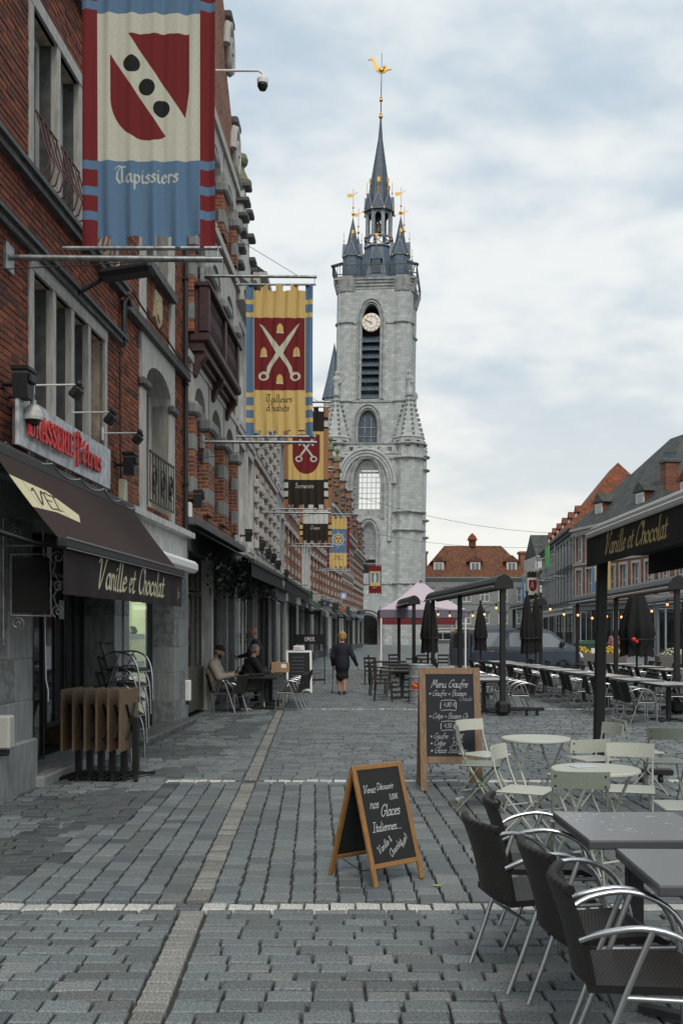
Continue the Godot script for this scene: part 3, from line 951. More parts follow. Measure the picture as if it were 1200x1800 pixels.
	for q in [[.9, 1.5, .28], [1.6, 1.25, .3], [2.1, 1.9, .25]]:
		var pp := MB.new(); pp.box(Vector3(dx + q[0], q[1], -.392), Vector3(dx + q[0] + .2, q[1] + q[2], -.388)); part(pp, "notice", mat("notice", Color(.4, .45, .5), .8), t)
	var stp := MB.new(); stp.bev(Vector3(dx - .05, -.02, -.5), Vector3(s.call(14.75), .12, .16), .02); part(stp, "step", M.bluestone, t)

func build_house_two() -> void:  # d 15.15 .. 19.6, red brick with stone window bays
	var F := frame_at(15.15, 19.6)
	var t := thing("brick_house", "red brick house with an arched stone window, carved plaque and small iron balcony", "house")
	t.transform = F
	var L := 4.45 * 1.0015
	var bay0 := 1.05; var bay1 := 3.45
	var w0 := 1.35; var w1 := 3.15
	var lo := Rect2(w0, 3.8, w1 - w0, 2.35)
	var up := Rect2(w0, 7.75, w1 - w0, 2.1)
	var at := Rect2(w0, 11.0, w1 - w0, 1.4)
	var mb := MB.new()
	wall(mb, 0, L, 3.6, 13.4, -.008, [lo, up, at], .4)
	shell(mb, 0, L, 13.4, 9, -.008)
	part(mb, "wall", M.mortar, t)
	var stone := [Rect2(bay0, 3.6, .3, 9.2), Rect2(bay1 - .3, 3.6, .3, 9.2), Rect2(bay0, 6.1, bay1 - bay0, .55), lo, up, at]
	var tones := RED_BRICK
	lay_bricks(t, brick_courses(0, L, 3.65, 13.4, stone), tones, 120, func(b): return b[0] + absf(b[1] - 5.2) * .5)
	var st := MB.new()
	st.box(Vector3(bay0, 3.6, -.3), Vector3(bay0 + .3, 12.8, .05)); st.box(Vector3(bay1 - .3, 3.6, -.3), Vector3(bay1, 12.8, .05))
	part(st, "bay_frame", M.palestone, t)
	var sp := MB.new()
	arch_spandrel(sp, w0, w1, 5.75, .4, 6.62, -.35, .05)
	part(sp, "arch", M.palestone, t)
	for h in [[6.5, .14, .14], [12.9, .2, .2], [13.3, .14, .35]]:
		var b := MB.new(); b.box(Vector3(0, h[0], 0), Vector3(L, h[0] + h[1], h[2])); part(b, "band", M.darkstone, t)
	var sl := MB.new(); sl.box(Vector3(w0, 7.6, -.2), Vector3(w1 + .1, 7.75, .14)); part(sl, "sill", M.darkstone, t)
	for x in [bay0 - .06, bay1 - .36]:
		var cpp := MB.new(); cpp.bev(Vector3(x, 5.62, 0), Vector3(x + .42, 5.76, .13), .03); part(cpp, "impost", M.darkstone, t)
	window(t, lo, -.32, 2, 1, M.whiteframe, M.glass, .08)
	window(t, up, -.22, 2, 2, M.whiteframe, M.glass, .08)
	window(t, at, -.22, 2, 1, M.whiteframe, M.glass, .08)
	# carved plaque
	var pq := MB.new()
	pq.prism(PackedVector2Array([Vector2(1.95, 7.0), Vector2(2.2, 6.86), Vector2(2.45, 7.0), Vector2(2.45, 7.45), Vector2(1.95, 7.45)]), .0, .05)
	pq.prism(PackedVector2Array([Vector2(2.05, 7.05), Vector2(2.2, 6.95), Vector2(2.35, 7.05), Vector2(2.35, 7.3), Vector2(2.05, 7.3)]), .05, .08)
	part(pq, "plaque", mat("cream", Color(.55, .47, .3), .8, 0, "grime", 3.0), t)
	# french balcony of scrolled iron
	var ba := MB.new()
	ba.bar(Vector3(w0 + .02, 3.85, .1), Vector3(w1 - .02, 3.85, .1), .025, .03); ba.bar(Vector3(w0 + .02, 4.65, .1), Vector3(w1 - .02, 4.65, .1), .035, .03)
	for i in 10: ba.bar(Vector3(lerpf(w0 + .03, w1 - .03, i / 9.0), 3.85, .1), Vector3(lerpf(w0 + .03, w1 - .03, i / 9.0), 4.65, .1), .014, .014)
	for i in 3:
		var c := Vector3(lerpf(w0, w1, (i + .5) / 3.0), 4.25, .115)
		var pts := []
		for k in 22: pts.append(c + Vector3(cos(k * .55) * (.05 + k * .007), sin(k * .55) * (.06 + k * .01), 0))
		ba.tube(pts, .011, 5)
	part(ba, "balcony_rail", M.iron, t)
	var rf := MB.new(); roof_slope(rf, 0, L, 13.4, 16.5, .35, 9.6); part(rf, "roof", M.slateroof, t)
	# ground floor: stone front with a lit display and a dark door
	var gf := MB.new()
	gf.box(Vector3(0, 3.05, -.5), Vector3(L, 3.55, .06)); gf.box(Vector3(0, 3.5, .06), Vector3(L, 3.6, .22))
	part(gf, "lintel", M.whiteplaster, t)
	for p in [[0.0, .3], [3.4, 4.4]]:
		block_pier(t, p[0], p[1], 3.05, .05)
	var dc := MB.new()
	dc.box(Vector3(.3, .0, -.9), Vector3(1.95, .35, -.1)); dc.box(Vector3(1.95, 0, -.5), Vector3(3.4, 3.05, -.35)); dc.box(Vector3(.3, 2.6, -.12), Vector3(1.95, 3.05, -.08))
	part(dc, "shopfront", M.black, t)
	var sh := MB.new(); sh.bev(Vector3(2.2, 1.1, -.35), Vector3(3.1, 1.9, -.335), .005); part(sh, "door_panel", M.castgrey, t)
	var bx := MB.new()
	bx.box(Vector3(.3, .35, -.95), Vector3(1.95, 2.6, -.9)); bx.box(Vector3(.28, .35, -.9), Vector3(.3, 2.6, -.12)); bx.box(Vector3(1.95, .35, -.9), Vector3(1.97, 2.6, -.12)); bx.box(Vector3(.3, 2.58, -.9), Vector3(1.95, 2.6, -.12))
	part(bx, "display_light", M.showcase, t)
	for y in [.72, 1.15, 1.6]:
		var b := MB.new(); b.box(Vector3(.31, y, -.85), Vector3(1.94, y + .09, -.13)); part(b, "shelf", M.shelfwhite, t)
		for k in 4:
			var o := MB.new(); o.T = Transform3D(Basis(), Vector3(.5 + k * .36 + R(-.05, .05), y + .09, -.25))
			o.lathe([Vector2(.001, 0), Vector2(.06, 0), Vector2(.09, .04), Vector2(.05, .12), Vector2(.001, .13)], 8); part(o, "ware", M.iron if k % 2 else M.beige, t)
	var rr := MB.new(); rr.tube(circle_ring(Vector3(.75, 2.0, -.55), .17, 18), .022, 6, true); rr.tube(circle_ring(Vector3(.75, 2.0, -.55), .08, 12), .02, 6, true)
	part(rr, "ornament", M.black, t)
	var pn := MB.new(); pn.box(Vector3(.3, .35, -.1), Vector3(1.95, 2.6, -.094))
	var gl := StandardMaterial3D.new(); gl.transparency = BaseMaterial3D.TRANSPARENCY_ALPHA; gl.albedo_color = Color(.85, .9, .88, .12); gl.roughness = .03
	M.clear = gl; part(pn, "pane", gl, t)
	var al := AreaLight3D.new(); al.name = "display_glow"; al.area_size = Vector2(1.5, .6); al.light_energy = .5; al.light_color = Color(.9, 1, .75); al.shadow_enabled = true
	al.area_range = 8.0
	t.add_child(al); al.position = Vector3(1.12, 2.56, -.5); al.rotation_degrees = Vector3(-90, 0, 0)
	# roller awning case over the shop
	var ac := MB.new(); ac.bev(Vector3(.9, 2.82, .06), Vector3(4.2, 3.04, .34), .06); part(ac, "shutter_case", M.white, t)
	var stp := MB.new(); stp.bev(Vector3(.3, -.02, -.2), Vector3(4.2, .1, .3), .02); part(stp, "step", M.darkstone, t)

func circle_ring(m: Vector3, r: float, cnt: int) -> Array:
	var o := []
	for i in cnt: o.append(m + Vector3(cos(TAU * i / cnt) * r, sin(TAU * i / cnt) * r, 0))
	return o

func build_house_three() -> void:  # d 19.6 .. 26.6, brick and stone with balcony and scrolled gable
	var F := frame_at(19.6, 26.6)
	var t := thing("gabled_house", "red brick and stone house with maroon balcony and a scrolled gable", "house")
	t.transform = F
	var L := 7.0
	var mb := MB.new()
	var holes := []
	for y in [[4.2, 2.55], [7.6, 2.4], [11.0, 1.7]]:
		for x in [[.75, 1.35], [2.85, 1.35], [4.95, 1.35]]: holes.append(Rect2(x[0], y[0], x[1], y[1]))
	wall(mb, 0, L, 3.9, 13.2, 0, holes, .5)
	shell(mb, 0, L, 13.2, 9, 0)
	# gable in brick
	var g := PackedVector2Array([Vector2(.4, 13.2), Vector2(6.6, 13.2), Vector2(6.45, 14.6), Vector2(5.5, 15.4), Vector2(5.3, 16.6), Vector2(4.4, 17.2), Vector2(3.5, 18.2), Vector2(2.6, 17.2), Vector2(1.7, 16.6), Vector2(1.5, 15.4), Vector2(.55, 14.6)])
	mb.prism(g, -.5, 0)
	part(mb, "wall", M.brickfar, t)
	var rf := MB.new()
	rf.quad(Vector3(.3, 13.2, -.5), Vector3(3.5, 17.0, -.5), Vector3(3.5, 17.0, -9), Vector3(.3, 13.2, -9)); rf.quad(Vector3(3.5, 17, -.5), Vector3(6.7, 13.2, -.5), Vector3(6.7, 13.2, -9), Vector3(3.5, 17, -9))
	part(rf, "roof", M.slateroof, t)
	# stone scrolls and cap stones on the gable
	for sd in [-1, 1]:
		for q in [[3.1, 13.9, .55], [2.0, 15.9, .5]]:
			var sc := MB.new()
			var pts := []
			for k in 20: pts.append(Vector3(3.5 + sd * (q[0] + cos(k * .5) * (.1 + .02 * k)), q[1] + sin(k * .5) * (.16 + .03 * k), .06))
			sc.tube(pts, .11, 6); part(sc, "scroll", M.palestone, t)
		for q in [[3.2, 14.6], [2.05, 16.6], [3.35, 13.2]]:
			var cb := MB.new(); cb.bev(Vector3(3.5 + sd * q[0] - .35, q[1], -.6), Vector3(3.5 + sd * q[0] + .3, q[1] + .2, .16), .04); part(cb, "cap_stone", M.darkstone, t)
	var tp := MB.new(); tp.bev(Vector3(3.1, 18.0, -.6), Vector3(3.9, 18.3, .25), .04); part(tp, "cap_stone", M.darkstone, t)
	for h in [[10.55, .2, .14], [7.0, .15, .1], [13.0, .22, .14]]:
		var b := MB.new(); b.box(Vector3(0, h[0], 0), Vector3(L, h[0] + h[1], h[2])); part(b, "band", M.palestone, t)
	for h in holes:
		var r: Rect2 = h
		var b := MB.new()
		arch_spandrel(b, r.position.x, r.end.x, r.end.y - .55, .5, r.end.y + .45, -.5, .07)
		b.box(Vector3(r.position.x - .3, r.end.y - .55, -.1), Vector3(r.position.x, r.end.y + .45, .07)); b.box(Vector3(r.end.x, r.end.y - .55, -.1), Vector3(r.end.x + .3, r.end.y + .45, .07))
		part(b, "arch", M.palestone, t)
		for sx in [r.position.x - .18, r.end.x + .18]:
			var im := MB.new(); im.bev(Vector3(sx - .24, r.end.y - .78, -.1), Vector3(sx + .24, r.end.y - .52, .22), .05); part(im, "impost", M.bluestone, t)
			var pr := MB.new(); pr.box(Vector3(sx - .17, r.position.y, -.2), Vector3(sx + .17, r.end.y - .78, .12)); part(pr, "pier", M.brickfar, t)
			for k in 2:
				var q := MB.new(); q.box(Vector3(sx - .18, r.position.y + .25 + k * .85, -.1), Vector3(sx + .18, r.position.y + .55 + k * .85, .127)); part(q, "quoin", M.bluestone, t)
		window(t, Rect2(r.position.x, r.position.y, r.size.x, r.size.y - .55), -.35, 2, 4, M.whiteframe, M.glass, .06)
		var ln := MB.new(); ln.box(Vector3(r.position.x, r.end.y - .56, -.42), Vector3(r.end.x, r.end.y, -.36)); part(ln, "tympanum", M.cream, t)
	# balcony of dark red timber
	var fl := MB.new(); fl.bev(Vector3(.45, 7.4, 0), Vector3(5.1, 7.6, .42), .04); fl.box(Vector3(.5, 7.24, 0), Vector3(5.05, 7.4, .3)); fl.box(Vector3(.55, 7.12, 0), Vector3(5.0, 7.24, .2))
	part(fl, "balcony_floor", M.maroon, t)
	for x in [.55, 2.75, 4.75]:
		var br := MB.new(); br.prism(PackedVector2Array([Vector2(0, 6.75), Vector2(.12, 6.78), Vector2(.2, 7.0), Vector2(.34, 7.16), Vector2(.34, 7.24), Vector2(0, 7.24)]), 0, .24)
		var o := part(br, "bracket", M.maroon, t); o.transform = Transform3D(Basis(Vector3(0, 0, 1), Vector3.UP, Vector3(-1, 0, 0)), Vector3(x + .24, 0, 0))
		var po := MB.new(); po.bev(Vector3(x - .1, 7.6, .2), Vector3(x + .14, 8.5, .4), .02); part(po, "post", M.maroon, t)
	var rl := MB.new(); rl.bev(Vector3(.42, 8.48, .16), Vector3(5.12, 8.58, .44), .02); rl.bev(Vector3(.42, 8.48, 0), Vector3(.66, 8.58, .16), .02); rl.box(Vector3(.5, 7.6, .02), Vector3(.56, 8.48, .22)); part(rl, "hand_rail", M.maroon, t)
	var bm := MB.new(); bm.lathe([Vector2(.035, 0), Vector2(.05, .06), Vector2(.03, .12), Vector2(.065, .35), Vector2(.03, .65), Vector2(.05, .75), Vector2(.04, .9)], 6)
	var bmesh := bm.mesh()
	for k in 26:
		var x := .8 + k * .155
		if absf(x - 2.77) < .16: continue
		var o := MeshInstance3D.new(); o.mesh = bmesh; o.material_override = M.maroon; o.name = "baluster"; o.position = Vector3(x, 7.6, .3); t.add_child(o, true)
	# shop floor: olive joinery with tall panes
	var gf := MB.new()
	gf.box(Vector3(0, 3.3, -.5), Vector3(L, 3.9, .05)); gf.box(Vector3(0, 3.78, .05), Vector3(L, 3.92, .25)); gf.box(Vector3(0, 0, -3.2), Vector3(L, 3.3, -3.0)); gf.box(Vector3(0, -.02, -3), Vector3(L, .06, -.3))
	part(gf, "lintel", M.darkstone, t)
	for p in [[0.0, .35], [3.1, 3.35], [5.3, 5.6], [6.7, 7.0]]:
		var b := MB.new(); b.box(Vector3(p[0], -.02, -.5), Vector3(p[1], 3.3, .02)); part(b, "pier", M.bluestone if p[0] != 3.1 else M.whiteplaster, t)
	for q in [[.9, 2.2, 4], [3.35, 1.95, 3], [5.6, 1.1, 2]]:
		for k in q[2]:
			var w: float = q[1] / q[2]
			window(t, Rect2(q[0] + k * w, .95, w, 1.6), -.2, 1, 1, M.olive, M.glass, .05)
			window(t, Rect2(q[0] + k * w, 2.6, w, .68), -.2, 1, 1, M.olive, M.glass, .05)
		var b := MB.new(); b.box(Vector3(q[0], .06, -.28), Vector3(q[0] + q[1], .95, -.15)); part(b, "panel", M.olive, t)

# ---------------------------------------------------------------- the row beyond, the belfry, the far sides of the square
func row_house(d0: float, d1: float, eave: float, o: Dictionary, label: String) -> Node3D:
	var a := W(facade_x(d0) , d0); var b := W(facade_x(d1), d1)
	var F := frame_at(d0, d1)
	return house_at(F, (b - a).length(), eave, o, label)

func house_at(F: Transform3D, L: float, eave: float, o: Dictionary, label: String, called := "town_house") -> Node3D:
	var t := thing(called, label, "house", Vector3.ZERO, 0, o.get("group", ""))
	t.transform = F
	var n: int = o.get("bays", 2)
	var floors: Array = o.get("floors", [[4.2, 2.2], [7.4, 2.0]])
	var ww: float = o.get("win", 1.0)
	var shop: float = o.get("shop", 3.5)
	var wm: Material = o.get("wall", M.brickfar)
	var tm: Material = o.get("trim", M.palestone)
	var bay := L / n
	var holes := []
	for f in floors:
		for i in n: holes.append(Rect2(bay * (i + .5) - ww * .5, f[0], ww, f[1]))
	var mb := MB.new()
	wall(mb, 0, L, shop, eave, 0, holes, .25)
	var depth: float = o.get("depth", 8.0)
	shell(mb, 0, L, eave, depth, 0)
	part(mb, "wall", wm, t)
	for h in holes:
		window(t, h, -.16, 2, o.get("rows", 2), o.get("frame", M.whiteframe), o.get("glass", M.glass), o.get("fw", .07))
		var s := MB.new()
		s.box(Vector3(h.position.x - .1, h.position.y - .14, 0), Vector3(h.end.x + .1, h.position.y, .1))
		if not o.get("jamb", false):
			part(s, "sill", tm, t); s = MB.new()
		s.box(Vector3(h.position.x - .12, h.end.y, 0), Vector3(h.end.x + .12, h.end.y + .2, .05))
		if o.get("jamb", false):
			s.box(Vector3(h.position.x - .14, h.position.y, 0), Vector3(h.position.x, h.end.y, .05)); s.box(Vector3(h.end.x, h.position.y, 0), Vector3(h.end.x + .14, h.end.y, .05))
		if o.get("boss", false):
			for k in 5:
				for sx in [h.position.x - .3, h.end.x + .02]: s.bev(Vector3(sx, h.position.y + k * h.size.y / 5.0, 0), Vector3(sx + .28, h.position.y + (k + .55) * h.size.y / 5.0, .16), .03)
		part(s, "window_surround", tm, t)
	if o.get("stripes", false):
		var s := MB.new()
		var y := shop + .2
		while y < eave - .3:
			for i in n + 1:
				var c := bay * i
				var hw := (bay - ww) * .5 - .16
				s.box(Vector3(maxf(c - hw, .01), y, 0), Vector3(minf(c + hw, L - .01), y + .28, .03))
			y += .62
		part(s, "stone_banding", tm, t).set_meta("kind", "stuff")
	if o.get("bands", true):
		for f in floors:
			var s := MB.new(); s.box(Vector3(0, f[0] - .32, 0), Vector3(L, f[0] - .16, .08)); part(s, "band", tm, t)
	var c := MB.new(); c.box(Vector3(0, eave - .35, 0), Vector3(L, eave - .1, .22)); c.box(Vector3(0, eave - .1, 0), Vector3(L, eave + .08, .42))
	if o.get("teeth", false):
		var x := .1
		while x < L: c.box(Vector3(x, eave - .5, 0), Vector3(x + .14, eave - .35, .3)); x += .34
	part(c, "cornice", tm, t)
	# roof
	var rh: float = o.get("roof", 3.0)
	var rm: Material = o.get("roofmat", M.slateroof)
	var rf := MB.new()
	if o.get("hip", false):
		var k: float = depth * .5
		var p := [Vector3(-.3, eave, .4), Vector3(L + .3, eave, .4), Vector3(L + .3, eave, -depth), Vector3(-.3, eave, -depth), Vector3(k, eave + rh, .2 - k), Vector3(L - k, eave + rh, .2 - k)]
		if L < depth: p[4] = Vector3(L * .5, eave + rh, .2 - k); p[5] = p[4] + Vector3(.01, 0, 0)
		rf.quad(p[0], p[1], p[5], p[4]); rf.quad(p[2], p[3], p[4], p[5]); rf.tri(p[1], p[2], p[5]); rf.tri(p[3], p[0], p[4])
	else: roof_slope(rf, 0, L, eave + .05, eave + rh, .4, depth)
	part(rf, "roof", rm, t)
	# dormers
	var nd: int = o.get("dormers", 0)
	for i in nd:
		var x := L * (i + .5) / nd
		var dm := group_node("dormer", t)
		var z := .3 - .9
		var ds: float = o.get("dscale", 1.0)
		dm.transform = Transform3D(Basis(), Vector3(x, eave + .2, z)) * Transform3D(Basis.from_scale(Vector3.ONE * ds), Vector3.ZERO) * Transform3D(Basis(), -Vector3(x, eave + .2, z))
		var b := MB.new(); b.box(Vector3(x - .55, eave + .2, z - 2.2), Vector3(x + .55, eave + 1.6, z)); part(b, "cheek", o.get("cheek", M.tileclean), dm)
		var q := MB.new(); q.quad(Vector3(x - .75, eave + 1.55, z + .15), Vector3(x, eave + 2.15, z + .15), Vector3(x, eave + 2.15, z - 2.6), Vector3(x - .75, eave + 1.55, z - 2.6)); q.quad(Vector3(x, eave + 2.15, z + .15), Vector3(x + .75, eave + 1.55, z + .15), Vector3(x + .75, eave + 1.55, z - 2.6), Vector3(x, eave + 2.15, z - 2.6)); q.tri(Vector3(x - .75, eave + 1.55, z + .15), Vector3(x + .75, eave + 1.55, z + .15), Vector3(x, eave + 2.15, z + .15))
		part(q, "dormer_roof", rm, dm)
		var f := MB.new(); f.box(Vector3(x - .45, eave + .3, z), Vector3(x + .45, eave + 1.5, z + .06)); part(f, "dormer_frame", M.whiteframe, dm)
		var g := MB.new(); g.box(Vector3(x - .32, eave + .42, z + .06), Vector3(x - .03, eave + 1.4, z + .07)); g.box(Vector3(x + .03, eave + .42, z + .06), Vector3(x + .32, eave + 1.4, z + .07)); part(g, "pane", M.skyglass, dm)
	# stepped gables facing the street
	var ng: int = o.get("gables", 0)
	for i in ng:
		var w := L / ng
		var x0 := w * i; var m := x0 + w * .5
		var st: int = o.get("steps", 5)
		var gh: float = o.get("gable_h", 4.0)
		var gnode := group_node("gable", t)
		var g := MB.new()
		for k in st:
			var hw := w * .5 * (1.0 - float(k) / st) - .08
			var y0 := eave + gh * k / st; var y1 := eave + gh * (k + 1) / st
			g.box(Vector3(m - hw, y0, -.45), Vector3(m + hw, y1, .02))
			var hw2 := w * .5 * (1.0 - float(k + 1) / st) - .08
			for sd in [-1, 1]:
				var xa: float = m + sd * hw; var xb: float = m + sd * maxf(hw2, 0.0)
				if sd > 0 and k == st - 1: continue
				var cp := MB.new(); cp.bev(Vector3(minf(xa, xb) - .1, y1, -.6), Vector3(maxf(xa, xb) + .1, y1 + .14, .2), .03); part(cp, "cap_stone", o.get("cap", M.darkstone), gnode)
		part(g, "gable_wall", wm, gnode)
		if o.get("finial", false):
			var f := MB.new(); f.T = Transform3D(Basis(), Vector3(m, eave + gh + .16, -.1))
			f.lathe([Vector2(.3, 0), Vector2(.3, .1), Vector2(.2, .2), Vector2(.1, .42), Vector2(.09, .5), Vector2(.17, .6), Vector2(.2, .72), Vector2(.15, .86), Vector2(.001, .93)], 10)
			part(f, "finial", mat("mossystone", Color(.2, .2, .12), .9, 0, "grime", 2.0), gnode)
	# shop floor
	var g2 := MB.new()
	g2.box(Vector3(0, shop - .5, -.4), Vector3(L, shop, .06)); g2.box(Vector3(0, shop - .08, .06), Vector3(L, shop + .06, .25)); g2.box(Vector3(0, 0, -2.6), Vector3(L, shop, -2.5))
	part(g2, "fascia", o.get("fascia", M.whiteplaster), t)
	var ns: int = o.get("shops", n)
	var sw := L / ns
	for i in ns + 1:
		var big := i == 0 or i == ns
		var hw := .2 if big else .07
		var p := MB.new(); p.box(Vector3(clampf(sw * i - hw, 0, L - hw), -.02, -.4), Vector3(clampf(sw * i + hw, hw, L), shop - .5, .02)); part(p, "pier", o.get("piermat", M.bluestone) if big else M.darkstone, t)
	for i in ns:
		var x := sw * i + .12; var e := sw * (i + 1) - .12
		if e - x > 2.2:
			window(t, Rect2(x, .1, .95, shop - .65), -.04, 1, 1, M.black if i % 2 else M.whiteframe, M.glass, .09)
			x += 1.0
		window(t, Rect2(x, .45, e - x, shop - 1.0), -.02, 2, 1, M.black if i % 3 else M.whiteframe, M.glass, .07)
		var sb := MB.new(); sb.box(Vector3(x, -.01, -.3), Vector3(e, .45, -.01)); part(sb, "stall_riser", M.darkstone, t)
	return t

func build_left_row() -> void:
	row_house(26.6, 30.6, 10.7, {"bays": 2, "win": 1.25, "floors": [[4.1, 2.6], [7.3, 2.6]], "jamb": true, "wall": M.whiteplaster, "rows": 3, "gables": 1, "steps": 6, "gable_h": 3.3, "finial": true, "fascia": M.darkstone, "piermat": M.bluestone, "cap": M.darkstone}, "pale house with tall white windows and a stepped gable carrying a ball finial")
	row_house(30.6, 38.7, 12.4, {"bays": 5, "win": .8, "floors": [[4.2, 2.3], [7.2, 2.2], [10.0, 1.5]], "boss": true, "jamb": true, "trim": M.palestone, "fascia": M.darkstone}, "brick house whose windows are framed by projecting stone blocks")
	row_house(38.7, 43, 10.8, {"bays": 2, "wall": M.plaster, "win": .9, "floors": [[4.2, 2.1], [7.4, 1.9]], "fascia": M.darkstone, "shop": 3.4}, "narrow grey plastered house with plain windows in the brick row")
	row_house(43, 53, 10.6, {"bays": 5, "win": .9, "stripes": true, "floors": [[4.1, 2.1], [7.2, 2.0]], "roofmat": M.tile, "roof": 3.5}, "red brick house with white stone stripes and five window bays")
	row_house(53, 59.4, 10.8, {"bays": 3, "wall": M.whiteplaster, "win": 1.1, "floors": [[4.1, 2.3], [7.3, 2.0]], "gables": 1, "gable_h": 3.2, "steps": 4}, "white plastered house with a small stepped gable between striped brick houses")
	row_house(59.4, 72, 10.4, {"bays": 6, "win": .95, "stripes": true, "floors": [[4.1, 2.0], [7.1, 1.9]], "roofmat": M.tileclean, "roof": 3.4, "dormers": 3, "teeth": true}, "striped brick house with dormers in its orange tiled roof")
	row_house(72, 82, 10.6, {"bays": 4, "win": 1.0, "stripes": true, "floors": [[4.1, 2.0], [7.1, 1.9]], "gables": 2, "gable_h": 4.2, "steps": 6, "finial": true, "cap": M.mossystone if M.has("mossystone") else M.darkstone}, "striped brick house with two stepped gables topped by finials")
	row_house(82, 94, 9.8, {"bays": 6, "win": .95, "stripes": true, "floors": [[3.9, 1.9], [6.7, 1.8]], "gables": 2, "gable_h": 4.2, "steps": 6, "roofmat": M.tileclean, "teeth": true}, "striped brick house with two stepped gables and a toothed cornice")
	row_house(94, 108, 9.2, {"bays": 7, "win": .95, "stripes": true, "floors": [[3.8, 1.8], [6.4, 1.7]], "gables": 2, "gable_h": 3.4, "steps": 6, "roofmat": M.tile}, "striped brick end house of the row, beside the belfry")

func spandrel_curve(mb: MB, pts: Array, top: float, z0: float, z1: float) -> void:
	for i in pts.size() - 1:
		var p: Vector2 = pts[i]; var q: Vector2 = pts[i + 1]
		mb.quad(Vector3(p.x, p.y, z1), Vector3(q.x, q.y, z1), Vector3(q.x, top, z1), Vector3(p.x, top, z1))
		mb.quad(Vector3(p.x, p.y, z0), Vector3(q.x, q.y, z0), Vector3(q.x, q.y, z1), Vector3(p.x, p.y, z1))

func gothic_curve(x0: float, x1: float, spring: float, rise: float, cnt := 8) -> Array:  # left spring to right spring
	var o := []
	var m := (x0 + x1) * .5
	for i in cnt + 1:
		var a := float(i) / cnt
		o.append(Vector2(lerpf(x0, m, a * a * .85 + a * .15), spring + rise * sin(a * PI * .5) * 1.0))
	for i in range(cnt - 1, -1, -1):
		var p: Vector2 = o[i]
		o.append(Vector2(2 * m - p.x, p.y))
	return o

func gothic_window(t: Node3D, wallmb: MB, x0: float, x1: float, y0: float, spring: float, rise: float, z: float, deep: float) -> void:  # fills the corners above a pointed opening and trims it
	var c := gothic_curve(x0, x1, spring, rise)
	spandrel_curve(wallmb, c, spring + rise, z - deep, z)
	for k in 2:
		var off := .22 + k * .28
		var pts := [Vector3(x0 - off, y0, z + .06)]
		for p in gothic_curve(x0 - off, x1 + off, spring, rise + off * 1.3): pts.append(Vector3(p.x, p.y, z + .06))
		pts.append(Vector3(x1 + off, y0, z + .06))
		var m := MB.new(); m.tube(pts, .13, 6); part(m, "arch_moulding", M.towertrim, t)

